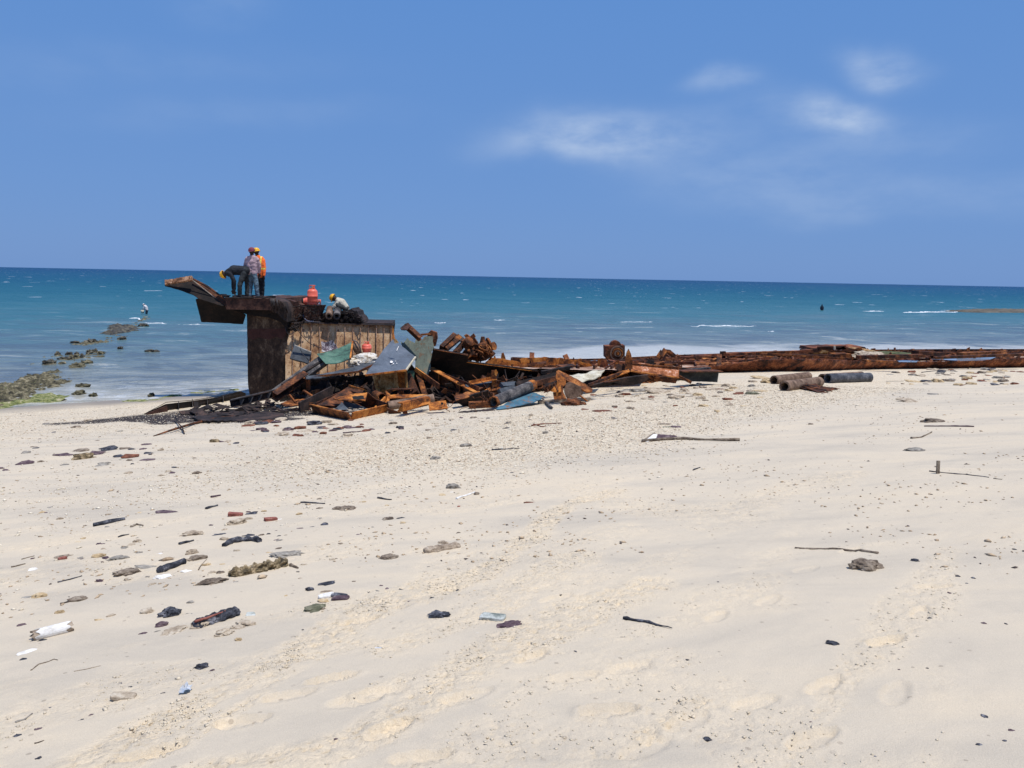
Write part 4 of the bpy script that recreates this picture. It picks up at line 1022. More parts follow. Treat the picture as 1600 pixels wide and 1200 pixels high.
for x in (278, 301, 324, 348): 
    b = MB(); y0 = 627.5-(x-270)*.14; b.plate([Pg(x, y0, -.02), Pg(x, y0, -.2), Pg(x+1, 647-(x-270)*.13, -.22), Pg(x+1, 647-(x-270)*.13, -.02)], .02); b.build('rib', M['timber'], t)
t = thing('ribbed_beam', 'dark beam with upper edge coloured as if sunlit and small brackets, rising from the sand to the pillar foot', 'steel beam', GP(362, 646))
a0, a1 = GP(361, 643, .12), at(467, 611, 22.9)
b = MB(); b.beam(a0, a1, c_prof(.12, .22, .02)); b.build('web', M['burnt'], t)
b = MB(); b.beam(a0+Vector((0, 0, .22)), a1+Vector((0, 0, .22)), rect(.05, .02)); b.build('edge', M['timber'], t)  # paler strip, sunlight on the top edge put into the colour
for k in range(7):
    c = a0.lerp(a1, .12+k*.13); b = MB(); b.plate([c+Vector((0, -.02, .2)), c+Vector((.16, -.05, .2)), c+Vector((.05, -.05, -.04))], .02); b.build('bracket', M['timber'], t)
sheet([(343, 657), (372, 650), (400, 644.5), (443, 645), (444, 652.5), (420, 655), (378, 657)], 19.7, 0, -.10, 'burnt', 'flat black plate lying on the sand at the very front left of the pile', th=.05)
sheet([(300, 652), (330, 645), (360, 640), (392, 637), (405, 641), (372, 650), (345, 657), (318, 657)], 20.6, .004, -.16, 'burnt', 'burnt sheet half buried in ash beside the channel girder', th=.03, jit=.8)
b = MB(); b.beam(at(425, 621, 22.6), at(509, 560.5, 24.3), rect(.36, .16), twist=.5); one(b, 'timber_plank', 'timber', 'long charred plank leaning up from the pillar foot towards the green sheet', 'plank')
b = MB(); b.beam(at(441, 601, 22.9), at(509, 561, 24.2), rect(.10, .05), twist=.2); one(b, 'steel_strip', 'burnt', 'narrow black strip lying along the charred leaning plank', 'steel strip')
beam(at(426, 622, 22.1), at(474, 589, 23.1), c_prof(.20, .24, .03), 'rust_dark', 'short brown channel below the charred leaning plank', name='steel_channel', cat='steel channel', twist=.4)
sheet([(438, 630.5), (452, 625), (486, 622), (489, 630), (470, 633.5), (446, 634)], 22.0, 0, -.10, 'rust', 'brown shelf plate low down right of the ribbed beam', th=.03)
beam(at(452, 617, 22.1), at(464, 632, 21.9), rect(.05, .05), 'rust', 'thin upright bar standing on the low brown shelf plate', name='steel_bar', cat='steel bar')
beam(at(474, 610, 22.3), at(493, 622, 22.2), rect(.09, .04), 'rust', 'small slanting bar with pale edge behind the low shelf', name='steel_bar', cat='steel bar')
beam(GP(468, 645, .14), at(519, 611, 22.5), rect(.05, .30), 'burnt', 'dark plank leaning up out of the sand left of the open tray', name='timber_plank', cat='plank')
# -- painted plates against the wall
sheet([(460, 539.5), (486.5, 550.5), (482, 568), (470, 564), (453, 559)], 24.75, .004, -.01, 'slate_grey', 'small dark grey box panel leaning on the left of the ribbed wall', th=.12)
beam(at(460, 539, 24.7), at(486.5, 550, 24.8), rect(.05, .025), 'white_dirty', 'pale strip on the top edge of the small grey panel', name='steel_strip', cat='steel strip')
hose([at(469, 544, 24.6), at(473, 553, 24.55), at(479, 559, 24.5), at(482, 563, 24.6)], .012, M['cable'], 'black cable hanging over the small grey panel')
curved([at(495, 553, 24.2), at(551, 533.5, 25.0), at(547.5, 560, 23.9), at(509, 568.5, 23.6)], 14, 6, -.10, .02, 'green', 'curved green painted sheet lying across the middle of the pile by the ribbed wall', name='painted_sheet', seed=4)
beam(at(547.3, 561, 23.85), at(551, 534, 24.95), rect(.05, .06), 'rust_orange', 'rusty upright edge strip at the right end of the green sheet', name='steel_strip', cat='steel strip')
curved([at(502, 533, 25.2), at(519, 532.5, 25.3), at(528, 543.5, 25.1), at(503, 549, 25.0)], 8, 5, -.12, .03, mottled('purple_and_white_tarp', st((.06, .04, .05, 1), (.12, .09, .11, 1), (.55, .52, .52, 1), (.7, .68, .68, 1)), 5), 'crumpled purple and white sheet behind the green sheet', name='crumpled_sheet', cat='sheet', wob=.12)
b = MB(); b.tube([at(551, 534, 25.1), at(555, 540, 25.05), at(559, 547, 25.0), at(561.5, 553, 25.0)], [.10, .13, .13, .09], 12); o = one(b, 'burnt_drum', 'pipe', 'bent grey brown drum leaning on the wall left of the squat gas cylinder', 'drum')
b = MB(); b.tube([at(552, 532, 25.0), at(558, 534, 24.9), at(562, 541, 24.85), at(563.5, 551, 24.9)], .02, 6); one(b, 'bent_strap', 'timber', 'bent strap curling over the grey brown drum', 'strap')
rough_mound('insulation_block', at(570, 562, 24.75), .46, .32, .22, M['white_dirty'], 3, 'lumpy dirty white block of insulation under the squat gas cylinder', 'insulation block', 3, amp=.28)
rough_mound('insulation_block', at(556, 567, 24.55), .28, .2, .15, M['white_dirty'], 9, 'smaller dirty white lump left of the insulation block', 'insulation block', 3, amp=.35)
sheet([(478, 588), (508, 583), (547, 574.5), (585, 564), (590, 566), (579, 575), (559.5, 580), (492, 591.5), (478, 591.5)], 23.6, .003, -.06, 'slate_grey', 'long grey shelf plate sloping across the pile under the green sheet', th=.03)
b = MB(); b.beam(at(477, 590.5, 23.0), at(560, 581, 23.0), rect(.05, .06)); b.beam(at(560, 581, 23.0), at(590, 567, 23.3), rect(.05, .06)); one(b, 'steel_angle', 'rust', 'brown rusty lip along the front of the long grey shelf plate', 'steel angle')
b = MB(); b.beam(at(482, 591, 23.0), at(481.5, 609, 23.0), rect(.12, .1)); one(b, 'steel_post', 'rust_dark', 'short rusty post holding up the left end of the grey shelf plate', 'post')
# big blue grey panel with its frame
t = thing('blue_grey_panel', 'large blue grey painted panel with white paint splat on a rusty ribbed box', 'panel', at(608, 612, 22.6))
b = MB(); b.plate(pl([(614, 530), (631, 543), (649, 557.5), (642, 568), (634.5, 578), (600, 581.5), (570.5, 586), (575, 579), (588, 562), (600, 545)], 22.8, .004, -.030, .25), .03); pn = b.build('sheet', M['blue_grey'], t)
n0 = MB(); 
pp = pl([(614, 530), (649, 557.5), (634.5, 578), (570.5, 586)], 22.8, .004, -.030, 0, 0)
def onp(x, y, lift=.005):
    return at(x, y, 1/(1/22.8-(.004*(x-606.8)+-.030*(y-560.2))/22.8**2)-lift*1.5)
for (cx, cy, r) in ((611.7, 565.2, 2.3), (614.6, 568, .9), (618.3, 564, .6), (620, 567.5, .7), (612.5, 569.5, .5)):
    k = 14; n0.plate([onp(cx+r*(1+random.uniform(-.2, .2))*math.cos(a), cy+r*.75*(1+random.uniform(-.25, .25))*math.sin(a), .012) for a in np.linspace(0, 6.28, k, endpoint=False)], .003)
n0.plate([onp(622.5, 541, .012), onp(623.3, 541.2, .012), onp(620.3, 547.8, .012), onp(619.6, 547.4, .012)], .003)
n0.sub('paint_splat', M['s_white'], pn)
b = MB(); b.plate(pl([(613.5, 528.5), (619, 530), (623, 535.5), (617, 537)], 22.8, 0, 0, .3), .02); b.build('curled_corner', M['tan_rust'], t)
b = MB(); b.beam(onp(634.5, 578.5, .02), onp(649.3, 557.8, .02), rect(.05, .04)); b.build('pale_edge', M['cream'], t)
b = MB(); b.beam(onp(570.5, 586.4, .02), onp(634.5, 578.6, .02), rect(.05, .05)); b.build('rust_edge', M['rust_orange'], t)
b = MB(); b.plate(pl([(585, 584), (617, 580), (618, 607), (593, 615)], 23.05, 0, -.002, .5), .04); b.build('box_side', M['tan_rust'], t)
b = MB(); b.plate(pl([(617, 580), (634, 578), (634.5, 607), (619.5, 608)], 22.95, 0, -.002, .5), .06); b.build('box_side', M['rust_orange'], t)
for (xa, ya, xb, yb) in ((584.5, 584, 592.5, 615.5), (617, 579.5, 620, 608), (634.2, 578, 635, 607)):
    b = MB(); b.beam(at(xa, ya, 22.85), at(xb, yb, 22.8), rect(.05, .12)); b.build('box_rib', M['tan_rust'], t)
b = MB(); b.beam(at(592, 615.5, 22.7), at(622, 608.5, 22.75), l_prof(.12, .07, .02)); b.build('box_foot', M['rust_orange'], t)
# tall green grey plate behind
t = thing('torn_green_plate', 'tall torn grey green plate standing right of the blue grey panel', 'steel plate', at(655, 606, 23.6))
b = MB(); b.plate(pl([(626, 533), (630, 536), (636.5, 528), (640, 532), (648, 536), (650, 530), (659, 531.5), (663, 526), (677, 524.5), (676, 533), (678.5, 544), (674, 549), (676, 556), (672, 566), (673, 575), (667.5, 587.5), (656, 583), (648, 577), (649, 562), (640, 552), (628, 541)], 24.0, .0, -.012, .5), .03)
b.build('face', M['green_rust'], t)
b = MB(); b.plate(pl([(637, 575), (643.5, 569), (648.5, 577), (647, 590), (646, 606), (635.5, 606.5), (636, 590)], 23.6, 0, -.004, .4), .03); b.build('lower_strip', M['green'], t)
b = MB(); b.beam(at(649, 577, 23.4), at(684, 601.5, 22.9), rect(.05, .12)); b.build('edge', M['rust_orange'], t)
b = MB(); b.plate(pl([(643, 570), (649, 577), (648, 587), (634.5, 588), (634.5, 580)], 23.65, 0, .012, .3), .02); b.build('dark_fold', M['burnt'], t)  # dark fold, coloured as burnt steel
beam(at(634, 508, 24.0), at(657, 529.5, 23.7), i_prof(.15, .15, .02), 'rust_dark', 'short brown I-beam sticking up over the tall green plate', twist=.35)
sheet([(625.5, 512), (636, 505.2), (641, 510.5), (636, 515), (627, 514.5)], 23.8, 0, -.03, 'deck_edge', 'dark square plate on the raised tip of the short I-beam', th=.03)
b = MB(); b.plate(pl([(668, 521), (673, 516.5), (682, 519.5), (683, 529), (680, 541), (675, 541.5), (673.5, 531), (668, 527)], 24.4, 0, 0, .3), .25); b.beam(at(673, 531, 24.3), at(682, 530, 24.3), rect(.06, .05)); b.beam(at(673, 535, 24.3), at(682, 536, 24.3), rect(.06, .05)); one(b, 'torn_bracket', 'rust_dark', 'torn box bracket with slots at the right tip of the tall green plate', 'bracket')
b = MB(); b.beam(at(658, 523, 24.3), at(675, 521.5, 24.4), rect(.10, .06)); one(b, 'steel_bar', 'rust', 'flat bar lying on the top edge of the tall green plate', 'steel bar')
beam(at(646, 590, 23.4), at(658, 618, 22.6), c_prof(.2, .24, .03), 'rust_dark', 'crumpled brown channel standing below the tall green plate', name='steel_channel', cat='steel channel', twist=.6)
beam(at(654, 585, 23.4), at(664, 617, 22.8), rect(.16, .05), 'rust', 'narrow rusty strip standing right of the crumpled channel', name='steel_strip', cat='steel strip', twist=.3)
b = MB(); b.beam(at(610, 608, 22.3), at(648, 607.5, 22.3), rect(.22, .03)); b.beam(at(612, 609, 22.3), at(607, 618, 22.2), rect(.05, .04)); b.beam(at(623, 609, 22.3), at(622, 617, 22.2), rect(.05, .04)); b.beam(at(645, 609, 22.3), at(641, 617, 22.2), rect(.05, .04)); one(b, 'steel_trestle', 'rust_dark', 'small dark trestle on the rust under the blue grey panel', 'trestle')
sheet([(603, 617), (640, 616), (668, 616.5), (650, 621), (610, 622)], 21.9, 0, -.06, 'rust_orange', 'flat orange plate in front of the small trestle', th=.02, jit=.6)
# -- foreground tray and its neighbours
t = thing('rusty_tray', 'open rusty tray frame on the sand at the front of the pile', 'steel frame', GP(547, 656))
c1, c2, c3, c4 = GP(490, 645), GP(549, 656.5), GP(604, 644), GP(542, 634)
hgt = .26
def wallp(a, c, h0, h1, nm, mat, lean=(0, 0)):
    b = MB(); u = Vector((lean[0], lean[1], 0)); b.plate([a, c, c+Vector((0, 0, h1))+u, a+Vector((0, 0, h0))+u], .03); return b.build(nm, M[mat], t)
wallp(c1, c2, .25, .20, 'front_wall', 'rust', (-.08, -.1)); wallp(c2, c3, .20, .22, 'side_wall', 'rust_orange', (.05, -.05)); wallp(c1, c4, .25, .5, 'back_wall', 'rust_dark'); wallp(c4, c3, .5, .25, 'end_wall', 'rust_dark')
b = MB(); b.plate([c1+Vector((0, 0, .03)), c2+Vector((0, 0, .03)), c3+Vector((0, 0, .03)), c4+Vector((0, 0, .03))], .02); b.build('floor', M['rust_dark'], t)
b = MB(); b.beam(c1+Vector((-.08, -.1, .25)), c2+Vector((-.08, -.1, .20)), rect(.06, .03)); b.build('rim', M['rust_orange'], t)
b = MB(); b.beam(c2+Vector((0, 0, -.0)), c1+Vector((0, 0, 0)), rect(.16, .025)); b.build('foot_flange', M['rust_dark'], t)
b = MB()
for i in range(60):
    u_, v_ = random.uniform(.15, .9), random.uniform(.1, .8); p = c1.lerp(c2, u_).lerp(c4.lerp(c3, u_), v_)
    b.box(p+Vector((0, 0, .06)), (random.uniform(.04, .12), .08, .05), Matrix.Rotation(random.uniform(0, 3), 3, 'Z'))
tag(b.build('rubble', M['s_tan']), 'pale rubble lying inside the rusty tray', 'rubble', kind='stuff')
sheet([(522, 640), (534, 628), (545, 640), (528, 641)], 20.9, 0, -.03, 'slate_grey', 'small dark grey triangular plate inside the rusty tray', th=.02)
beam(at(537, 632, 21.3), at(571, 644, 20.9), rect(.05, .24), 'slate_grey', 'dark grey girder piece lying inside the rusty tray')
curved([at(492.5, 633.5, 20.9), at(546, 602.5, 22.6), at(572, 610, 22.3), at(541, 634, 21.4)], 10, 5, -.08, .03, 'rust_dark', 'broad dark brown plate leaning over the back of the tray', seed=6)
beam(at(545, 602.5, 22.5), at(572, 610.5, 22.3), rect(.03, .05), 'rust_orange', 'orange upper edge of the broad dark brown plate', name='steel_strip', cat='steel strip')
t = thing('bent_box_section', 'bright orange rusted box section bent over the tray', 'box section', at(565, 630, 21.2))
b = MB(); b.plate(pl([(520.5, 622.5), (548, 616), (574, 613), (570.5, 626), (560, 624.5), (550, 626), (530, 624.5)], 21.3, 0, -.05, .5), .03); b.build('top_face', M['rust_orange'], t)
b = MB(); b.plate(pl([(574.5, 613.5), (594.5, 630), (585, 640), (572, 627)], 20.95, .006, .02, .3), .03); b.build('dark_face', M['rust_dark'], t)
b = MB(); b.plate(pl([(550, 619.5), (568, 618), (569, 623.5), (552, 624)], 21.0, 0, -.02, .5), .01); b.build('dark_hole_patch', M['black'], t)  # black plate painted in for the dark inside of a torn hole
b = MB(); b.beam(at(585, 640, 20.8), at(602, 622, 21.6), rect(.05, .1)); b.build('orange_leg', M['rust_orange'], t)
b = MB(); b.pipe(at(597.5, 621.5, 21.6), at(585, 616, 22.4), .13, .11, 20, .01); one(b, 'pipe_end', 'rust', 'short dark pipe mouth between the box section and the long pipe', 'pipe')
b = MB(); b.tube([at(603, 612, 21.9), at(607, 618, 21.7), at(606, 626, 21.5), at(599, 634, 21.2)], [.03, .06, .05, .03], 6); one(b, 'twisted_scrap', 'rust_orange', 'twisted orange scrap hanging beside the pipe mouth', 'scrap')
t = thing('split_pipe', 'long grey pipe lying over orange channel at the front middle of the pile', 'pipe', GP(640, 642))
b = MB(); b.pipe(at(606, 634.5, 20.35), at(677, 622.5, 20.9), .125, .10, 26, .01); b.build('tube', M['pipe'], t)
b = MB(); b.plate(pl([(604, 637), (614, 641), (627, 645), (622, 650), (609, 652)], 20.1, 0, .01, .4), .02); b.build('torn_underside', M['rust_dark'], t)
t = thing('orange_channel', 'orange channel with bolt hole at its right end in front of the grey pipe', 'steel channel', GP(662, 645))
b = MB(); b.beam(GP(628, 650.5, .11), GP(671, 641.5, .15), c_prof(-.14, .24, .03)); b.build('web', M['rust_orange'], t)
b = MB(); b.plate(pl([(669, 629), (696.5, 625.5), (699, 634), (700.5, 637), (696, 638), (671, 641)], 19.9, 0, -.02, .3), .03); b.build('end_plate', M['rust_orange'], t)
b = MB(); c = at(690.7, 630.6, 19.83); b.lathe(c, [(0, 0), (.035, 0), (.035, .01), (0, .01)], (0, -1, .3), 10, False); b.build('dark_hole_disc', M['black'], t)  # black disc put in for the shade inside the bolt hole
b = MB(); b.plate(pl([(625, 636), (631, 634.5), (672, 627), (673, 630), (634, 638.5), (637, 645), (630, 646)], 19.95, 0, -.03, .5), .02); b.build('torn_edge', M['rust_orange'], t)
# -- centre right: dark hull side with flange
t = thing('hull_plate', 'long black leaning hull side running right from the tall green plate', 'hull plate', at(740, 590, 23.8))
hs = [(677.5, 545.5), (731, 554.8), (731, 565), (760, 569), (828, 577.8), (850, 580.5), (838, 588), (800, 594), (770, 598), (724, 600), (690, 590), (671.5, 578), (673, 566)]
b = MB(); b.plate(pl(hs, 25.0, .010, .030, .3), .04); b.build('web', M['burnt_shade'], t)
def hl(x, y, d=0): 
    cx = sum(p[0] for p in hs)/len(hs); cy = sum(p[1] for p in hs)/len(hs)
    return at(x, y, 1/(1/25.0-(.010*(x-cx)+.030*(y-cy))/625.0)+d)
for (a, c, m_) in (((729, 566), (831, 579.5), 'rust_orange'), ((678, 546), (731, 555.2), 'rust'), ((831, 579.2), (852, 581.5), 'rust_dark')):
    b = MB(); b.add([hl(*a, -.06), hl(*c, -.06), hl(c[0], c[1]-2.0, .25), hl(a[0], a[1]-2.0, .25), hl(a[0], a[1]+.8, -.06), hl(c[0], c[1]+.8, -.06), hl(c[0], c[1]-1.0, .25), hl(a[0], a[1]-1.0, .25)], [(0, 1, 2, 3), (7, 6, 5, 4), (0, 4, 5, 1), (2, 6, 7, 3), (1, 5, 6, 2), (3, 7, 4, 0)])
    b.build('flange', M[m_], t)
# tangle of girders and winch on top
for i, (x0, y0, x1, y1, mt, lb) in enumerate([(686, 545, 707, 525, 'rust_dark', 'leftmost tilted girder of the tangle on the hull side'), (692, 546, 714, 527.5, 'rust', 'second tilted girder of the tangle, rusty brown'),
        (699.5, 547, 722, 528.5, 'timber', 'pale grey tilted girder of the tangle'), (707, 549, 723, 531, 'rust_dark', 'dark girder just right of the pale one in the tangle')]):
    beam(at(x0, y0, 24.6+i*.1), at(x1, y1, 25.2+i*.1), c_prof(.14, .17, .03) if i != 2 else rect(.06, .14), mt, lb, twist=.5+.3*i)
t = thing('wrecked_winch', 'tangled rusty winch with coiled rope on top of the hull side', 'winch', at(750, 562, 25.3))
random.seed(77)
b = MB()
for i in range(26):
    c = at(random.uniform(722, 745), random.uniform(530, 560), random.uniform(24.9, 25.9)); d = Vector((random.uniform(-1, 1), random.uniform(-.6, .6), random.uniform(-1, 1))).normalized()*random.uniform(.1, .28)
    b.beam(c-d, c+d, rect(random.uniform(.06, .16), random.uniform(.03, .1)), twist=random.uniform(0, 3))
b.build('broken_frame', M['rust'], t)
b = MB(); b.lathe(at(741, 545, 25.3), [(0, 0), (.22, 0), (.22, .06), (.13, .06), (.13, .5), (.22, .5), (.22, .56), (0, .56)], (.8, .3, .25), 22, False); b.lathe(at(728, 540, 25.2), [(0, 0), (.16, 0), (.18, .25), (.1, .3), (0, .3)], (.5, -.5, .6), 16, False); b.build('drum', M['rust'], t)
b = MB()
for k in range(30):
    c0 = at(758+random.uniform(-10, 8), 549+random.uniform(-6, 8), 25.3+random.uniform(-.3, .3)); ax1 = Vector((random.gauss(0, 1), random.gauss(0, 1), random.gauss(0, 1))).normalized(); ax2 = ax1.cross(Vector((random.gauss(0, 1), .3, 1))).normalized(); rr = random.uniform(.09, .22)
    b.tube([c0+ax1*rr*math.cos(a)+ax2*rr*.7*math.sin(a) for a in np.linspace(0, random.uniform(3.5, 6.3), 14)], random.uniform(.014, .03), 6)
b.build('coiled_rope', M['rust'], t)
b = MB(); b.lathe(at(768, 541.5, 25.4), [(.0, 0), (.13, 0), (.14, .12), (.0, .14)], (.7, -.5, .2), 18, False); b.build('hub', M['rust'], t)
b = MB()
for k in range(16):
    p = at(random.uniform(735, 762), random.uniform(548, 564), 25.2); q = p+Vector((random.uniform(-.3, .3), random.uniform(-.3, .2), random.uniform(-.25, .1))); b.tube([p, (p+q)/2+Vector((.04, 0, .06)), q], .02, 5)
b.build('hanging_wire', M['rust_dark'], t)
rough_mound('lump', at(752, 552, 25.6), .42, .3, .24, M['rust_dark'], 5, None, None, 3, t, .4)
b = MB(); b.lathe(at(754, 540, 25.6), [(0, 0), (.12, 0), (.11, .05), (.06, .30), (0, .31)], (0.02, 0, 1), 14, False); one(b, 'steel_cone', 'rust_dark', 'dark cone standing up out of the winch tangle', 'cone')
# -- ladder girder and pieces under the hull side
t = thing('ribbed_girder', 'long girder with square ribs slanting down in front of the black hull side', 'girder', at(710, 600, 23.2))
a0, a1 = at(672, 574.5, 23.9), at(747, 614, 21.9)
b = MB(); b.beam(a0, a1, rect(.22, .03)); b.build('top_flange', M['rust_orange'], t)
b = MB(); b.beam(a0+Vector((0, .10, -.24)), a1+Vector((0, .10, -.05)), rect(.03, .44)); b.build('web', M['rust_dark'], t)
b = MB(); b.beam(a0+Vector((0, 0, -.48)), a1+Vector((0, 0, -.16)), rect(.2, .03)); b.build('lower_flange', M['rust_dark'], t)
for f_ in (.2, .42, .64, .84):
    c = a0.lerp(a1, f_); h_ = .48*(1-f_)+.16*f_; b = MB(); b.box(c+Vector((0, 0, -h_/2)), (.04, .22, h_)); b.build('rib', M['rust'], t)
beam(at(650, 578, 23.6), at(686, 604, 22.6), rect(.04, .16), 'rust_dark', 'thin dark rail running parallel below the ribbed girder', name='steel_rail', cat='rail')
sheet([(710, 619.5), (731, 611.5), (746, 615), (730, 621), (712, 626)], 21.3, 0, -.07, 'rust', 'brown flat plate at the foot of the ribbed girder', th=.02)
sheet([(711, 627.5), (735, 619), (762, 610.5), (766, 616), (764, 633), (745, 638), (735, 640), (722, 634)], 21.4, 0, .02, 'burnt', 'black slab plate left of the long grey pipe', th=.05)
beam(GP(733, 638.5, .1), GP(769, 636.5, .1), rect(.25, .16), 'rust', 'square brown bar on the sand left of the blue plate')
sheet([(716, 643.5), (735, 641), (768, 638.5), (774, 641), (760, 643), (730, 645)], 19.9, 0, -.08, 'burnt', 'thin black plate on the sand under the square brown bar', th=.03)
b = MB(); random.seed(9)
for i in range(24):
    p = at(random.uniform(748, 774), random.uniform(612, 638), random.uniform(20.6, 21.4)); q = p+Vector((random.uniform(-.15, .15), 0, random.uniform(-.3, .25))); b.tube([p, q], random.uniform(.01, .025), 5)
one(b, 'wire_tangle', 'rust_dark', 'tangle of rusty wire at the lower end of the long grey pipe', 'wire')
b = MB(); b.pipe(at(771.5, 628, 20.35), at(829.5, 603, 21.8), .15, .12, 26, .015); t = thing('long_pipe', 'long grey pipe with orange rusted ends lying above the blue plate', 'pipe', at(800, 625, 21)); b.build('tube', M['timber'], t)
b = MB(); b.pipe(at(827, 604, 21.74), at(832.5, 601.5, 21.9), .156, .12, 24, .015); b.build('rusted_end', M['rust_orange'], t)
b = MB(); b.pipe(at(770.5, 628.5, 20.32), at(774, 627, 20.42), .156, .12, 24, .02); b.build('rusted_end', M['rust'], t)
sheet([(775, 639), (800, 624), (829, 610.5), (852, 620), (835, 628), (812, 633.5), (790, 638), (780, 639.5)], 20.7, .004, -.055, 'blue', 'flat blue painted plate on the sand below the long grey pipe', name='painted_sheet', th=.02)
t = thing('bent_post', 'rusty U-shaped post standing in the middle of the pile', 'post', at(776, 604, 22.6)); b = MB(); b.beam(at(776, 604, 22.6), at(775, 579, 22.6), c_prof(.14, .14, .02), up=(0, 1, 0)); b.build('channel', M['rust'], t); b = MB(); b.plate(pl([(772.5, 580), (775, 577), (778, 582), (776, 588), (773, 586)], 22.5, 0, 0, .3), .02); b.build('torn_lip', M['rust_orange'], t)
beam(at(733, 600.5, 22.4), at(774, 592.5, 22.7), l_prof(.16, .10, .02), 'rust_orange', 'orange angle bar reaching left from the bent post')
b = MB(); b.plate(pl([(756, 594.5), (760, 589.5), (765, 594)], 22.6, 0, 0, .2), .02); b.build('tab', M['rust_orange'], t)
for i, (x0, y0, x1, y1, mt, lb, w) in enumerate([
    (716, 598, 735, 606, 'rust', 'small rusty strip at the lower end of the ribbed girder, leftmost', .08),
    (728, 606, 772, 598, 'slate_grey', 'dark grey flat bar under the orange angle bar', .16),
    (783, 603, 806, 601, 'slate_grey', 'short dark grey box beam right of the bent post', .16),
    (780, 612, 804, 606, 'slate_grey', 'dark grey plate edge above the long pipe', .14),
    (806, 600, 868, 585, 'burnt', 'long black rail over the pile right of the bent post', .12),
    (808, 607, 872, 590, 'rust_dark', 'second long black rail just below the first', .14),
    (846, 582, 890, 574, 'burnt', 'black rail crossing near the cream sheet', .10),
    (742, 612, 760, 602, 'rust_dark', 'short dark bar leaning between the girder foot and the post', .10),
    (747, 617, 765, 607, 'rust_orange', 'short orange bar just above the black slab', .06),
    (758, 612, 784, 606, 'rust', 'rusty bar behind the upper end of the wire tangle', .07)]):
    Yb = 22.0+(612-(y0+y1)/2)*.035
    beam(at(x0, y0, Yb), at(x1, y1, Yb+.5), rect(w, w*.8), mt, lb, name='steel_bar', cat='steel bar', twist=i*.3)
sheet([(824, 594), (832, 590), (846, 592), (838, 598), (828, 598)], 23.2, 0, -.05, 'white_dirty', 'pale lumpy sheet just under the right end of the black hull side', th=.05, jit=.7)
# -- right of centre
t = thing('roof_shaped_scrap', 'rusty roof shaped plate leaning over a dark curved plate right of the blue plate', 'scrap', at(895, 620, 21.4))
b = MB(); b.plate(pl([(869, 580), (873, 578), (905, 594), (926.5, 608), (925, 611.5), (916, 612), (898, 601), (880, 591), (870, 584)], 21.6, .004, -.02, .3), .05); b.build('sloping_plate', M['rust'], t)
b = MB(); b.plate(pl([(884, 600), (891, 597), (908, 604), (912, 611), (910, 617), (900, 622), (886, 623), (882, 612)], 21.4, .002, 0, .3), .06); b.build('dark_plate', M['pipe'], t)
b = MB(); b.plate(pl([(869, 584), (876, 586), (884, 592), (884, 600), (878, 606), (880, 612), (872, 613), (861, 611), (866, 604), (872, 600), (869, 592)], 21.3, 0, -.01, .7), .03); b.build('torn_orange_skin', M['rust_orange'], t)
b = MB(); b.plate(pl([(864, 613), (880, 612), (885, 623), (866, 624)], 21.2, 0, -.01, .6), .03); b.build('lower_skin', M['rust'], t)
for i, (x0, y0, x1, y1) in enumerate(((866, 598, 872, 612), (872, 596, 870, 622), (878, 602, 879, 624), (906, 618, 918, 627), (842, 607, 858, 603), (850, 613, 866, 609))):
    b = MB(); b.beam(at(x0, y0, 21.0), at(x1, y1, 20.9), rect(.05, .03)); tag(b.build('steel_strip', M['rust_orange' if i % 2 else 'rust_dark']), 'thin rusty strip hanging around the roof shaped scrap', 'steel strip', 'thin strips around the roof shaped scrap')
b = MB(); b.beam(GP(841, 631, .06), GP(922, 626, .06), rect(.14, .07)); one(b, 'timber_plank', 'drift', 'long bleached plank on the sand in front of the roof shaped scrap', 'plank')
rough_mound('rust_clump', gp(896, 632)+Vector((0, 0, .03)), .3, .16, .12, M['rust_dark'], 8, 'dark rusty clump on the sand right of the bleached plank', 'clump', 3, amp=.5)
b = MB(); b.tube([GP(848, 626, .05), GP(856, 634, .04), GP(862, 639, .03)], [.02, .045, .035], 6); one(b, 'stick', 'timber', 'grey stick lying on the sand right of the blue plate', 'stick')
curved([at(888, 586, 24.6), at(945, 576, 25.6), at(937, 587.5, 24.2), at(900, 593, 23.6)], 12, 5, -.06, .03, 'cream', 'cream fibreglass sheet lying behind the roof shaped scrap', name='cream_sheet', cat='sheet', wob=.12, seed=2)
sheet([(937, 598), (940, 590), (982, 577), (985, 580), (960, 590), (940, 598.5)], 23.6, .006, -.02, 'rust_orange', 'orange rusty plate forming the left wing of the low V-shaped scrap', th=.04)
for x in (934, 941, 950, 960):
    b = MB(); b.plate(pl([(x, 588+(950-x)*.18), (x+4, 586+(950-x)*.18), (x+3, 597+(945-x)*.3)], 23.5, 0, 0, .2), .02); tag(b.build('bracket', M['rust']), 'small triangular bracket on the left wing of the V-shaped scrap', 'bracket', 'triangular brackets on the left wing')
beam(at(920, 601.5, 22.6), at(985, 577.5, 24.2), rect(.05, .08), 'rust_dark', 'long dark edge bar under the left wing of the V-shaped scrap')
sheet([(962, 575), (962, 569), (975, 568), (978, 577), (968, 580)], 24.5, 0, -.01, 'rust_dark', 'square dark plate left of the pointed fin', th=.08)
b = MB(); b.plate(pl([(976.5, 577), (977.5, 560), (979.5, 551), (982.5, 545.3), (986, 553), (988, 562), (988.5, 577)], 24.4, 0, 0, .1), .10); one(b, 'pointed_fin', 'rust', 'tall pointed rusty fin standing upright right of the winch box', 'fin')
t = thing('rusty_trough', 'rusty trough with bright orange flaking inner side right of the pointed fin', 'trough', at(1020, 592, 24))
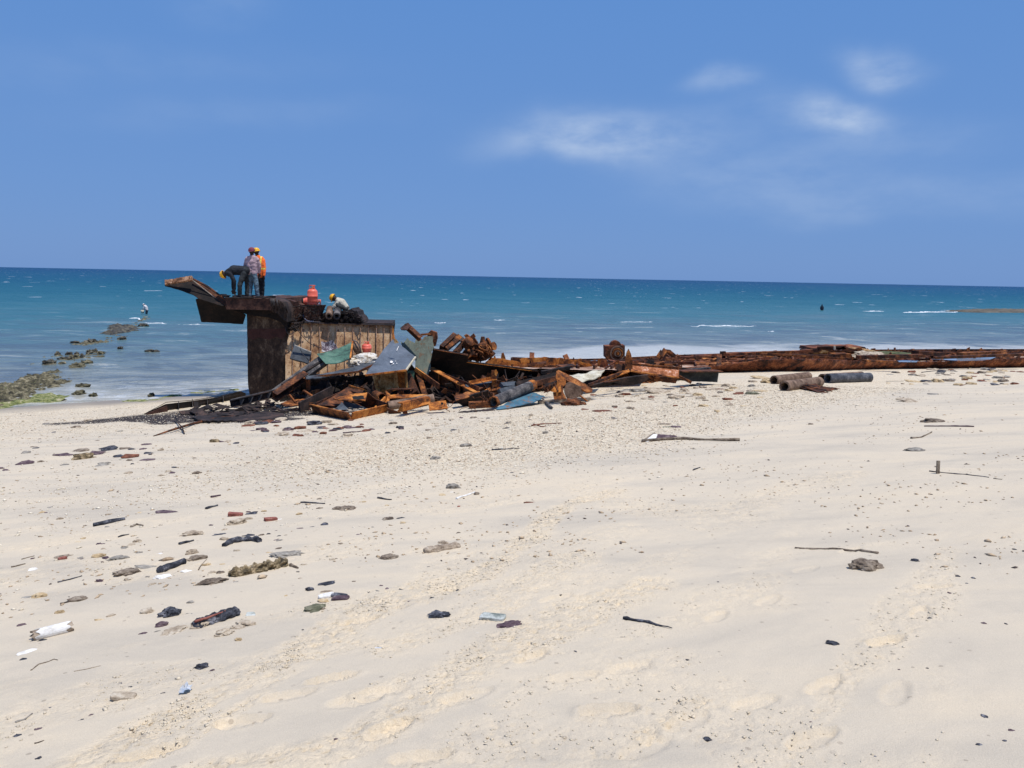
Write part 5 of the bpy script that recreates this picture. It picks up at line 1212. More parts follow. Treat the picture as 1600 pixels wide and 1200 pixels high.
b = MB(); b.plate(pl([(985, 570), (1000, 566.5), (1030, 571.5), (1061, 574.5), (1060.5, 590), (1035, 587.5), (1010, 584), (985, 579.5)], 24.6, .002, -.02, .3), .05); b.build('inner_side', mottled('flaking_orange_inner_side', st((.06, .022, .012, 1), (.22, .07, .025, 1), (.42, .15, .06, 1), (.72, .5, .4, 1)), 3.2, bump=.8), t)
b = MB(); b.beam(at(985, 579.5, 24.2), at(1061, 590.3, 24.2), rect(.12, .03)); b.build('lower_lip', M['rust_orange'], t)
b = MB(); b.plate(pl([(1028, 588), (1060, 591), (1056, 599), (1034, 597)], 24.4, 0, .01, .3), .04); b.build('underside', M['rust_dark'], t)
b = MB(); b.beam(at(985, 568, 24.7), at(1061, 574.3, 24.7), rect(.06, .04)); b.build('rim', M['rust'], t)
t = thing('dark_arch_plate', 'dark arched plate under the V-shaped scrap, resting on pale rubble', 'steel plate', at(980, 602, 22.9))
b = MB(); b.plate(pl([(920, 603), (944, 598), (980, 590), (1012, 586), (1014, 592), (1003, 599), (980, 603), (968, 600), (958, 598), (950, 603), (935, 606)], 22.9, .006, .01, .3), .05); b.build('web', M['burnt'], t)
b = MB(); b.beam(at(944, 597.5, 22.7), at(1013, 585.5, 23.3), rect(.10, .03)); b.build('flange', M['rust_dark'], t)
t = thing('dark_box_girder', 'dark green black girder end right of the rusty trough', 'girder', at(1095, 597, 24.9))
b = MB(); b.plate(pl([(1061, 580), (1123.5, 579.8), (1122, 590), (1121, 597.2), (1100, 596.5), (1077, 596), (1062, 588)], 25.3, .008, 0, .2), .35); b.build('web', mottled('green_black_steel', st((.012, .013, .012, 1), (.03, .034, .032, 1), (.06, .065, .06, 1)), 2, bump=.4, spots=(.09, .035, .02, 1), spot_lo=.62), t)
b = MB(); b.beam(at(1061, 579.6, 25.0), at(1123.5, 579.3, 25.5), rect(.5, .03)); b.build('flange', M['rust_dark'], t)
for i, (x0, y0, x1, y1, mt) in enumerate(((1060, 575.5, 1100, 577, 'rust'), (1066, 578, 1110, 575, 'timber'), (1100, 581, 1080, 576, 'rust_dark'))):
    b = MB(); b.beam(at(x0, y0, 25.6), at(x1, y1, 25.9), rect(.10, .06)); tag(b.build('steel_bar', M[mt]), ['brown bar lying on the dark box girder', 'grey bar lying across the dark box girder', 'short dark bar on the dark box girder'][i], 'steel bar')
beam(at(1061, 588, 24.6), at(1080, 598, 24.4), rect(.05, .08), 'rust', 'brown bar slanting down left of the dark box girder', name='steel_bar', cat='steel bar')
b = MB(); b.plate(pl([(1001, 581), (1010, 577), (1023, 569.5), (1022, 563), (1014, 561), (1009, 569), (1002, 571)], 25.6, 0, 0, .4), .05); one(b, 'torn_flap', 'burnt', 'black torn flap rising behind the rusty trough', 'flap')
sheet([(446, 612), (470, 592), (520, 590), (590, 586), (640, 580), (680, 590), (720, 604), (700, 622), (600, 630), (480, 634)], 24.3, 0, .012, 'burnt', 'large added black plate painting the deep shade inside the pile behind the other scrap', th=.04)  # added sheet, its black colour stands for shade between the scrap
# -- loose scrap filling the pile, small pieces coloured dark for the shade inside
def fill(name, n, area, seed, mats, label):
    random.seed(seed); b = MB()
    for i in range(n):
        x = random.uniform(area[0], area[1]); t_ = (x-area[0])/(area[1]-area[0])
        ylo = np.interp(x, [a[0] for a in area[2]], [a[1] for a in area[2]]); yhi = np.interp(x, [a[0] for a in area[2]], [a[2] for a in area[2]])
        y = random.uniform(ylo, yhi); g = gp(x, yhi+2).y; Y = g+(yhi-y)*random.uniform(.03, .055)+random.uniform(.7, 1.5)
        c = at(x, y, Y); c.z = max(c.z, gz(c.x, c.y)+.02); b.m = random.choice(range(len(mats)))
        d = Vector((random.gauss(0, 1), random.gauss(0, .6), random.gauss(0, .5))).normalized()*random.uniform(.12, .6)
        k = random.random()
        if k < .45: b.beam(c-d, c+d, rect(random.uniform(.12, .45), .02), twist=random.uniform(0, 3.1))
        elif k < .7: b.beam(c-d, c+d, l_prof(random.uniform(.06, .14), random.uniform(.06, .14), .015), twist=random.uniform(0, 3.1))
        elif k < .85: b.beam(c-d, c+d, c_prof(.08, .14, .015), twist=random.uniform(0, 3.1))
        else: b.tube([c-d, c+Vector((0, 0, random.uniform(-.1, .1))), c+d], random.uniform(.015, .04), 6)
    o = b.build(name, [M[m] for m in mats]); tag(o, label, 'scrap', kind='stuff')
fill('small_scrap', 520, (458, 700, [(458, 608, 628), (480, 598, 634), (520, 592, 634), (578, 594, 634), (584, 616, 634), (636, 616, 634), (642, 588, 632), (700, 592, 630)]), 101, ['rust_dark', 'burnt', 'burnt', 'burnt'], 'mass of small scrap coloured dark for shade inside the left part of the pile')
fill('small_scrap', 420, (690, 925, [(690, 604, 630), (740, 606, 632), (760, 598, 632), (800, 596, 618), (850, 592, 613), (925, 592, 607)]), 102, ['rust_dark', 'burnt', 'burnt', 'rust_dark'], 'mass of small scrap coloured dark for shade inside the middle part of the pile')
fill('small_scrap', 200, (905, 1070, [(905, 590, 606), (960, 586, 602), (1070, 586, 594)]), 103, ['rust_dark', 'burnt', 'rust'], 'mass of small scrap coloured dark for shade under the right part of the pile')
fill('orange_scrap', 90, (505, 577, [(505, 592, 606), (540, 588, 608), (577, 590, 606)]), 104, ['rust_orange', 'rust', 'tan_rust', 'rust_orange'], 'heap of bright orange splinters under the grey shelf plate')
b = MB()
for i in range(90):
    x = random.uniform(300, 440); c = gp(x, 652-(x-300)*.06+random.uniform(-12, 4)); d = Vector((random.uniform(-1, 1), random.uniform(-1, 1), random.uniform(-.1, .25))).normalized()*random.uniform(.08, .35)
    b.beam(c-d+Vector((0, 0, .05)), c+d+Vector((0, 0, .05)), rect(random.uniform(.03, .2), .02), twist=random.uniform(-.4, .4))
tag(b.build('burnt_litter', M['burnt']), 'burnt splinters and ash spread around the foot of the pillar', 'burnt litter', kind='stuff')
b = MB(); b.tube([GP(240, 682, .01), GP(268, 674, .03), GP(300, 664, .03), GP(340, 655, .03), GP(372, 651, .02)], [.012, .025, .03, .035, .02], 6); one(b, 'branch', 'rust_dark', 'long thin brown branch lying in front of the channel girder', 'branch')
b = MB(); b.tube([GP(274, 657, .10), GP(280, 666, .05), GP(285, 671, .05), GP(288, 679, .02)], .015, 6); b.tube([GP(274, 671, .04), GP(280, 672, .06), GP(287, 675, .03)], .012, 6); one(b, 'twig', 'burnt', 'forked twig crossing the long thin brown branch', 'twig')

b = MB(); random.seed(303)
for i in range(95):
    x = random.uniform(440, 900); y = random.uniform(598, 640) if x < 790 else random.uniform(592, 612); g = gp(x, min(646, y+14)).y; p = at(x, y, g+.15+random.uniform(0, .5)); p.z = max(p.z, gz(p.x, p.y)+.03)
    d = Vector((random.gauss(0, .3), random.gauss(0, .15), random.gauss(0, .18))); q = p+d; b.tube([p, (p+q)/2+Vector((random.gauss(0, .05), 0, random.gauss(0, .07))), q, q+Vector((random.gauss(0, .08), 0, -abs(random.gauss(0, .1))))], random.uniform(.006, .013), 5)
tag(b.build('loose_wire', M['rust_dark']), 'thin bent rods and wires scattered all through the pile', 'wire', kind='stuff')
# ---------------------------------------------------------------- the long hull bottom on the right
HT = thing('hull_bottom', 'long rusty ship hull bottom stretching right along the beach with broken frames and pools', 'hull', gp(1300, 580))
FE = [(1010, 584.5), (1060, 583.5), (1124, 582.5), (1180, 581.5), (1254, 581), (1320, 579.2), (1380, 578), (1460, 576.8), (1530, 576), (1600, 575), (1700, 573.5)]
TOPY = [(1010, 574), (1060, 575), (1124, 571.5), (1187, 562.5), (1257, 561), (1320, 563), (1400, 566), (1470, 565), (1530, 564), (1560, 561), (1600, 560.5), (1700, 559)]
fe = [gp(*p) for p in FE]
xsf = np.linspace(1012, 1690, 330)
random.seed(41)
def fbase(px):
    py = np.interp(px, [p[0] for p in FE], [p[1] for p in FE]); return gp(px, py)
vs = []; rows = 10
cols = []
for i, px in enumerate(xsf):
    B_ = fbase(px); ty = np.interp(px, [p[0] for p in TOPY], [p[1] for p in TOPY])+.9*mnoise.noise(Vector((px*.11, 3, 0)))+.4*mnoise.noise(Vector((px*.5, 3, 0)))
    T_ = at(px, ty, B_.y); T_.z = max(T_.z, B_.z+.12); cols.append((B_, T_))
for side in (0, 1):
    for B_, T_ in cols:
        for r in range(rows+1):
            f_ = r/rows; p = B_.lerp(T_, f_); under = .55*(1-f_)**1.6      # bilge curves in underneath
            p = p+Vector((0, under+side*.06+.05*mnoise.noise(p*2.3)+.045*mnoise.noise(p*8), .02*mnoise.noise(p*11))); p.z += -.06*(1-f_) ; vs.append(p)
n = len(cols); kk = n*(rows+1); fs = []
for i in range(n-1):
    for r in range(rows):
        a = i*(rows+1)+r; c = a+rows+1
        fs.append((a, c, c+1, a+1)); fs.append((kk+a+1, kk+c+1, kk+c, kk+a))
    a = i*(rows+1)+rows; c = a+rows+1; fs.append((a, c, c+kk, a+kk))
b = MB(); b.add(vs, fs); b.build('near_side', M['hull'], HT)
tops = [T_ for _, T_ in cols]
# far side and floor
FAR = [(760, 556), (830, 559.5), (900, 561), (950, 560), (1000, 557.5), (1060, 554.5), (1124, 552.5), (1190, 551), (1260, 548.5), (1330, 546.5), (1400, 546), (1480, 545.5), (1560, 545.5), (1600, 545.5), (1700, 546)]
def farp(px, z):
    py = np.interp(px, [p[0] for p in FAR], [p[1] for p in FAR]); d = ray(px, py); return CP+d*((z-CP.z)/d.z)
b = MB(); vs = []; xf = np.linspace(800, 1690, 170)
for px in xf:
    p = farp(px, .42+.10*mnoise.noise(Vector((px*.06, 0, 0)))); h_ = .26+.10*mnoise.noise(Vector((px*.31, 5, 0)))+(.1 if int(px/17) % 3 == 0 else 0)
    vs += [p+Vector((0, 0, -h_-.35)), p, p+Vector((0, .10, 0)), p+Vector((0, .10, -h_-.35))]
n = len(xf); fs = [(i*4+c, i*4+(c+1) % 4, (i+1)*4+(c+1) % 4, (i+1)*4+c) for i in range(n-1) for c in range(4)]
b.add(vs, fs); b.build('far_side', M['rust_dark'], HT)
# floor plating: a low corrugated sheet between the two sides
NEAR = [(760, 572), (830, 576), (900, 577), (960, 578), (1012, 576)]
def floorgrid(name, x0, x1, nx, ny, zn, zf, mat, amp=.07, inset=.12, parent=HT):
    vs = []; 
    for i in range(nx+1):
        px = x0+(x1-x0)*i/nx
        if px >= 1012: B_ = fbase(px)+Vector((0, .45, 0)); B_.z = B_.z+zn
        else:
            py = np.interp(px, [p[0] for p in NEAR], [p[1] for p in NEAR]); B_ = at(px, py, 26.0); B_.z = B_.z
        F_ = farp(px, .42); F_.z = zf
        for j in range(ny+1):
            p = B_.lerp(F_, j/ny); p.z += amp*mnoise.noise(Vector((p.x*.6, p.y*.9, 2)))+amp*.5*mnoise.noise(Vector((p.x*2.6, p.y*3, 7))); vs.append(p)
    fs = [(i*(ny+1)+j, (i+1)*(ny+1)+j, (i+1)*(ny+1)+j+1, i*(ny+1)+j+1) for i in range(nx) for j in range(ny)]
    k = len(vs); vs2 = [v-Vector((0, 0, .05)) for v in vs]
    b = MB(); b.add(vs+vs2, fs+[(a+k, d+k, c+k, b_+k) for a, b_, c, d in fs]); return b.build(name, mat, parent)
floor_m = mottled('sand_filled_rusty_floor', st((.06, .02, .012, 1), (.24, .12, .075, 1), (.46, .31, .22, 1), (.60, .49, .39, 1)), .9, bump=.7, fine=9)
floorgrid('floor', 780, 1690, 120, 24, .17, .12, floor_m)
# pools inside the hull
pool_m, N_, L_, b_ = new_mat('pool_water'); b_.inputs['Base Color'].default_value = (.22, .27, .33, 1); b_.inputs['Roughness'].default_value = .12; b_.inputs['IOR'].default_value = 1.33
tcx = N_.new('ShaderNodeTexCoord'); nn_ = noise_node(N_, L_, tcx.outputs['Object'], 3, 3); bp_ = N_.new('ShaderNodeBump'); bp_.inputs['Strength'].default_value = .15; L_.new(nn_.outputs[0], bp_.inputs['Height']); L_.new(bp_.outputs[0], b_.inputs['Normal'])
def pool(pxs, z, nm='pool'):
    pts = []
    for x, y in pxs:
        d = ray(x, y); pts.append(CP+d*((z-CP.z)/d.z))
    b = MB(); b.plate(pts, .02, away=Vector((0, 0, 50))); o = b.build(nm, pool_m, HT); return o
pool([(890, 566), (925, 563), (975, 563.5), (978, 569.5), (930, 571.5), (900, 571)], .40)
pool([(1025, 567), (1050, 564), (1100, 563.5), (1150, 567), (1130, 570.5), (1060, 573), (1030, 572)], .50)
pool([(1398, 564), (1410, 562.5), (1436, 563.5), (1432, 565.5), (1402, 565.5)], .72)
pool([(1455, 561), (1500, 556), (1530, 555), (1556, 558), (1545, 562.5), (1500, 563.5)], .62)
random.seed(55)
def hp(px, f_, lift=0):   # point between near side (f=0) and far side (f=1)
    B_ = fbase(max(px, 1012)) if px >= 1012 else at(px, float(np.interp(px, [p[0] for p in NEAR], [p[1] for p in NEAR])), 26.0)
    F_ = farp(px, .42); zb = B_.z+.2 if px >= 1012 else B_.z
    p = B_.lerp(F_, f_); p.z = zb*(1-f_)+.22*f_+lift; return p
# transverse frames and stringers
for px in list(range(800, 1690, 26)):
    b = MB(); a = hp(px, .12, .03); c = hp(px+random.uniform(-12, 12), random.uniform(.6, .97), .05); hgt = random.uniform(.05, .14)
    P_ = [a.lerp(c, k/6)+Vector((random.uniform(-.05, .05), 0, random.uniform(-.03, .03))) for k in range(7)]
    for u, v in zip(P_[:-1], P_[1:]): b.beam(u, v, rect(.07, hgt))
    b.build('frame', M['rust' if random.random() < .6 else 'rust_dark'], HT)
for f_, x0, x1, h_ in ((.30, 1040, 1690, .16), (.52, 960, 1500, .14), (.72, 900, 1690, .18), (.88, 860, 1680, .14)):
    b = MB(); xs_ = np.arange(x0, x1, 22); P_ = [hp(x, f_+random.uniform(-.02, .02), .06) for x in xs_]
    for u, v in zip(P_[:-1], P_[1:]):
        b.beam(u, v, rect(.10, h_*random.uniform(.6, 1.2)))
    b.build('stringer', M['rust_dark' if f_ > .6 else 'hull'], HT)
for i in range(88):
    px = random.uniform(860, 1680); f_ = random.choice([.96, .96, .98, .72, .3, .5, .9]); p = hp(px, f_, 0); h_ = random.uniform(.14, .34)
    b = MB(); w = random.uniform(.08, .2)
    b.plate([p+Vector((-w, 0, -.1)), p+Vector((w, 0, -.1)), p+Vector((w*random.uniform(-.3, .9), 0, h_)), p+Vector((-w*random.uniform(.2, 1), 0, h_*random.uniform(.6, 1)))], .05)
    b.build('broken_rib', M[random.choice(['rust', 'rust_dark', 'hull'])], HT)
b = MB()
for i in range(230):
    px = random.uniform(810, 1690); p = hp(px, random.uniform(.05, 1.0), random.uniform(.0, .1)); d = Vector((random.gauss(0, 1), random.gauss(0, .5), random.gauss(0, .16))).normalized()*random.uniform(.1, .7)
    b.m = random.choice([0, 0, 1, 2]); b.beam(p-d, p+d, rect(random.uniform(.05, .3), random.uniform(.02, .07)), twist=random.uniform(-.5, .5))
o = b.build('loose_debris', [M['rust'], M['rust_dark'], M['hull']], HT); o['kind'] = 'stuff'
# orange inner walls left of the winch box
def band(name, pts, h, mat, label=None, th=.05, lean=0):
    """upright wall following photo points (px, py_top, Y)"""
    vs = []; n = 0
    for (x0, y0, Y0), (x1, y1, Y1) in zip(pts[:-1], pts[1:]):
        m = max(1, int(abs(x1-x0)/4))
        for k in range(m): 
            t_ = k/m; vs.append(at(x0+(x1-x0)*t_, y0+(y1-y0)*t_+random.uniform(-.6, .6), Y0+(Y1-Y0)*t_))
    vs.append(at(*pts[-1])); n = len(vs); V = []
    for p in vs: V += [p, p+Vector((0, th, 0)), p+Vector((0, th-lean, -h)), p+Vector((0, -lean, -h))]
    b = MB(); b.add(V, [(i*4+c, i*4+(c+1) % 4, (i+1)*4+(c+1) % 4, (i+1)*4+c) for i in range(n-1) for c in range(4)]+[(0, 1, 2, 3), ((n-1)*4+3, (n-1)*4+2, (n-1)*4+1, (n-1)*4)])
    return b.build(name, M[mat], HT)
band('inner_wall', [(758, 566, 27), (770, 559, 27.4), (786, 561, 27.6), (800, 563, 27.8), (812, 566, 28)], .45, 'rust_orange')
band('inner_wall', [(808, 562, 28.6), (820, 559.5, 28.8), (850, 558, 29.4), (875, 559.5, 30), (900, 563, 30.5), (925, 570, 30.8)], .5, 'rust_orange')
band('inner_wall', [(812, 570, 27.2), (840, 569, 27.6), (880, 572, 28.4), (905, 574, 29)], .3, 'rust')
band('inner_floor_edge', [(740, 566, 26.4), (790, 571.5, 26.6), (850, 577, 26.8), (905, 578.5, 27.2), (945, 575, 28)], .4, 'hull')
for x, y, w, h, m_ in ((786, 551, 8, 15, 'rust'), (773, 556, 5, 9, 'rust'), (799, 558, 3, 8, 'rust_dark'), (829, 563, 3, 9, 'rust_dark'), (833, 565.5, 6, 6, 'rust'), (878, 563, 7, 8, 'rust'), (888, 564, 7, 8, 'rust'), (897, 566, 7, 8, 'rust'), (909, 569, 8, 8, 'rust_dark'), (810, 559, 7, 9, 'rust'), (1018, 558, 3, 4, 'rust_dark'), (1059, 568, 4, 6, 'rust_dark'), (1072, 570, 4, 8, 'rust_dark'), (1013, 565, 4, 5, 'rust_dark')):
    b = MB(); Y_ = 27.5+(max(x, 773)-773)*.025; b.plate(pl([(x-w/2, y+h), (x-w*.3, y+1), (x+w*.1, y), (x+w/2, y+h*.6), (x+w/2, y+h)], Y_, 0, 0, .3), .08); b.build('broken_rib', M[m_], HT)
for (x0, y0, x1, y1, Y_, w, h) in ((1085, 556, 1180, 551.5, 38, .25, .10), (1130, 553, 1260, 549.5, 39, .3, .14), (1040, 560, 1110, 556.5, 36, .2, .1), (1190, 554, 1300, 556, 36, .12, .1), (1200, 553, 1330, 561, 35, .10, .08), (1350, 563.5, 1400, 565, 33.5, .3, .08), (1460, 559, 1600, 554, 36, .2, .12), (1340, 558, 1440, 556, 36, .3, .16), (1500, 553, 1560, 550.5, 40, .4, .14), (1430, 551, 1470, 553.5, 39, .5, .2)):
    b = MB(); b.beam(at(x0, y0, Y_), at(x1, y1, Y_+.5), rect(w, h)); b.build('loose_girder', M[random.choice(['rust', 'rust_dark', 'hull'])], HT)
# winch box
t = thing('rusty_winch_box', 'square rusty winch box with concentric round rings, standing on the hull bottom', 'winch box', at(961, 560, 30.2))
b = MB(); b.plate(pl([(945.8, 541), (976.5, 539.8), (976.3, 559.5), (946, 559)], 30.2, 0, 0, .15), .7); b.build('box', M['hull'], t)
b = MB(); c = at(961.5, 540.5, 30.5); b.lathe(c-Vector((0, .1, 0)), [(0, 0), (.22, 0), (.22, .35), (0, .35)], (0, 1, 0), 24, False); b.build('top_disc', M['hull'], t)
c = at(964.5, 552, 30.15)
for i, (r0, r1, d) in enumerate(((.29, .245, .11), (.215, .165, .13), (.13, .085, .16), (.05, 0, .20))):
    b = MB(); b.lathe(c, [(r1, 0), (r0, 0), (r0, -d), (r1, -d), (r1, 0)], (0, 1, 0), 28, False); b.build('ring', M[['pipe', 'rust', 'pipe', 'rust_orange'][i]], t)
b = MB(); b.lathe(at(952.5, 553.5, 30.15), [(0, 0), (.17, 0), (.17, -.08), (0, -.08)], (0, 1, 0), 20, False); b.build('side_drum', M['rust_dark'], t)
b = MB(); b.beam(at(1036, 558.5, 31.5), at(1043, 548, 31.7), c_prof(.2, .3, .03), up=(0, 1, 0)); b.beam(at(1043, 548, 31.7), at(1053, 556.5, 31.9), rect(.25, .12)); one(b, 'bent_channel', 'rust', 'bent channel sticking up on the hull bottom right of the pointed fin', 'steel channel')
b = MB(); b.beam(at(1129.5, 555, 34), at(1129.5, 549, 34), rect(.22, .2), up=(0, 1, 0)); one(b, 'bollard', 'rust_dark', 'small dark square stub on the hull bottom, above the dark box girder', 'bollard')
for i, (x, y) in enumerate(((1171, 553), (1184, 553), (1060, 557))):
    b = MB(); b.beam(at(x, y+1.5, 35), at(x, y-1.8, 35), rect(.14, .12), up=(0, 1, 0)); b.build('stub', M['rust_dark'], HT)
# raised wrecked block further along the hull
t = thing('wrecked_deck_block', 'raised brown block of layered wreckage on the hull bottom at the right', 'deck block', at(1310, 560, 38))
for (x0, x1, y0, y1, Y_, dp, mt) in ((1266, 1356, 542.5, 548.5, 39.5, 1.6, 'hull'), (1262, 1350, 548, 553, 38.2, 1.2, 'rust_dark'), (1304, 1334, 553, 561.5, 36.5, 1.0, 'rust'), (1334, 1372, 548, 560, 37.5, 1.6, 'tan_rust'), (1270, 1300, 545.5, 552, 37.9, .4, 'tan_rust')):
    b = MB(); b.plate(pl([(x0, y1), (x0+2, y0+1), ((x0+x1)/2, y0-.4), (x1-4, y0), (x1, y1)], Y_, 0, 0, .5), dp); b.build('slab', M[mt], t)
for i in range(22):
    b = MB(); x = random.uniform(1262, 1370); y = random.uniform(543, 560); c = at(x, y, 37.4); d = Vector((random.uniform(-.7, .7), 0, random.uniform(-.1, .1)))
    b.beam(c-d, c+d, rect(.1, random.uniform(.06, .16))); b.build('girder', M[random.choice(['rust', 'rust_dark', 'hull'])], t)
b = MB(); b.beam(at(1304, 546, 37.2), at(1304, 540.5, 37.2), rect(.08, .08), up=(0, 1, 0)); b.build('pale_post', M['cream'], t)
b = MB(); b.beam(at(1358, 546, 37.6), at(1420, 551, 36.8), rect(1.4, .5)); 
rough_mound('tan_crust', at(1356, 557, 37.2), 1.0, .7, .22, M['s_tan'], 12, 'yellow tan crusted mound right of the wrecked deck block', 'crust', 4, amp=.5)
rough_mound('weedy_mound', at(1392, 553, 40), 1.3, .8, .10, mottled('green_weed', st((.03, .035, .012, 1), (.07, .085, .03, 1), (.16, .14, .07, 1)), 3), 15, 'low weedy green mound behind the tan crust', 'mound', 3, amp=.5)
# pipes on the sand
def gpipe(x0, y0, x1, y1, r, mat, label):
    a = gp(x0, y0); c = gp(x1, y1); a.z += r*.86; c.z += r*.86; b = MB(); b.pipe(a, c, r, r*.72, 30, .012)
    return tag(b.build('steel_pipe', M[mat]), label, 'pipe', 'short pipes lying on the sand')
gpipe(1209, 600.5, 1262, 594, .155, 'pipe', 'brown pipe lying behind the nearest pipe, left of the group')
gpipe(1225, 611.5, 1279, 604, .165, 'pipe', 'nearest brown pipe of the group, with open end facing left')
gpipe(1293, 598.2, 1358, 596.2, .165, 'pipe_dark', 'black tarred pipe, rightmost of the group')
gpipe(1284, 597, 1345, 592.5, .15, 'pipe', 'brown pipe mostly hidden behind the black tarred pipe')
b = MB(); random.seed(61)
for i in range(26):
    a = gp(random.uniform(1246, 1272), random.uniform(606, 611)); c = gp(random.uniform(1278, 1316), random.uniform(608, 615)); b.beam(a+Vector((0, 0, random.uniform(.04, .16))), c+Vector((0, 0, random.uniform(.01, .06))), rect(random.uniform(.04, .14), .012), twist=random.uniform(-.4, .4))
tag(b.build('rusty_strips', M['rust_dark']), 'bundle of thin rusty strips fanned out beside the nearest brown pipe', 'strips')
# ---------------------------------------------------------------- things lying on the beach
import bmesh
_ico = {}
def ico(n):
    if n not in _ico:
        bm = bmesh.new(); bmesh.ops.create_icosphere(bm, subdivisions=n, radius=1)
        _ico[n] = (np.array([v.co[:] for v in bm.verts]), [tuple(v.index for v in f.verts) for f in bm.faces]); bm.free()
    return _ico[n]
def gsnap(x, y): return float(gfull(np.array([x]), np.array([y]))[0])
def litter(kind, px, py, w, h, mat, label, name, cat, group=None, ang=None, seed=None):
    """one stone / flake / stick; (px, py) = middle of its foot in the photo, w and h its size there in pixels"""
    P = gp(px, py); D = (P-CP); dist = D.length; s = dist/FPX; el = math.asin(-D.z/dist)
    rs = random.Random(seed if seed is not None else int(px*131+py*17))
    W = w*s*(.86 if kind != 'brick' else .95); gzv = gsnap(P.x, P.y); P.z = gzv
    yaw = math.atan2(D.x, D.y)
    if ang is None: ang = rs.uniform(-.5, .5)
    ca, sa = math.cos(ang-yaw), math.sin(ang-yaw)
    if kind == 'rock':
        V, F = ico(4 if w > 24 else 3 if w > 9 else 2); dep = W*rs.uniform(.50, .7); H = max(.20*W, (h*s-dep*.55*math.sin(el))/math.cos(el))*.60; sd = rs.uniform(0, 99)
        out = []
        for v in V:
            p = Vector(v); d = 1+.42*mnoise.fractal(p*1.5+Vector((sd, 0, 0)), 1, 2, 3)+.16*mnoise.noise(p*4.3+Vector((0, sd, 0)))-.10*abs(mnoise.noise(p*8+Vector((sd, 3, 0))))
            x, y, z = v[0]*W*.5*d, v[1]*dep*.5*d, v[2]*H*d
            if z > H*.72: z = H*.72+(z-H*.72)*.3
            out.append((P.x+x*ca-y*sa, P.y+x*sa+y*ca, P.z+z+H*.10))
        o = np_obj(name, np.array(out), F, mat)
    elif kind == 'slab':
        k = rs.randint(8, 13); dep = max(W*.26, min(W*.7, h*s/max(math.sin(el), .12)*.55)); th = max(.008, W*.06)
        ring = []
        for i in range(k):
            a = 2*math.pi*i/k+rs.uniform(-.22, .22); r = rs.uniform(.58, 1.10); ring.append((W*.5*r*math.cos(a), dep*.5*r*math.sin(a)))
        tx, ty = rs.uniform(-.10, .10), rs.uniform(-.05, .28)
        vs = []
        for zt, sc2 in ((0, .94), (th*.5, 1.0), (th, .90)):
            for x, y in ring: vs.append((x*sc2, y*sc2, zt+tx*x+ty*(y+dep*.5)+rs.uniform(-1, 1)*th*.15))
        fs = [tuple(range(k-1, -1, -1)), tuple(range(2*k, 3*k))]+[(r*k+i, r*k+(i+1) % k, (r+1)*k+(i+1) % k, (r+1)*k+i) for r in range(2) for i in range(k)]
        out = [(P.x+x*ca-y*sa, P.y+x*sa+y*ca, P.z+z-.008) for x, y, z in vs]
        o = np_obj(name, np.array(out), fs, mat)
    elif kind == 'brick':
        b = MB(); dep = W*.5; H = max(.02, (h*s-dep*math.sin(el))/math.cos(el)); rot = Matrix.Rotation(ang-yaw, 3, 'Z')@Matrix.Rotation(rs.uniform(-.15, .15), 3, 'Y')
        V, F = ico(3); out = []
        for v in V:
            f = lambda q, e=.28: math.copysign(abs(q)**e, q)
            p = Vector((f(v[0])*W*.5, f(v[1])*dep*.5, f(v[2])*H*.5)); p += Vector(mnoise.noise_vector(p*30))*W*.035; p = rot@p; out.append((P.x+p.x, P.y+p.y, P.z+H*.42+p.z))
        o = np_obj(name, np.array(out), F, mat)
    tag(o, label, cat, group); return o
def stick(pts, r, mat, label, name='stick', cat='stick', group=None, lift=.0, seg=7, taper=.5, knots=.3):
    r *= .62
    P = []; rs = random.Random(int(pts[0][0]*7+pts[0][1]))
    for i, (a, c) in enumerate(zip(pts[:-1], pts[1:])):
        for k in range(4):
            t_ = k/4; p = gp(a[0]+(c[0]-a[0])*t_, a[1]+(c[1]-a[1])*t_); P.append(p)
    P.append(gp(*pts[-1])); n = len(P)
    for i, p in enumerate(P): p.z = gsnap(p.x, p.y)+r*.55+lift+rs.uniform(-1, 1)*r*.2
    R_ = [r*(1-(1-taper)*i/(n-1))*(1+rs.uniform(-knots, knots)) for i in range(n)]
    b = MB(); b.tube(P, R_, seg); return tag(b.build(name, mat), label, cat, group)
KM = dict(t='s_tan', y='s_yellow', b='s_brown', g='s_grey', k='s_black', p='s_purple', w='s_white', r='s_red', m='s_moss', n='s_green', q='s_greygreen', d='drift', u='s_rust')
NM = dict(rock=('stone', 'stone'), slab=('flake', 'flake'), brick=('block', 'block'))
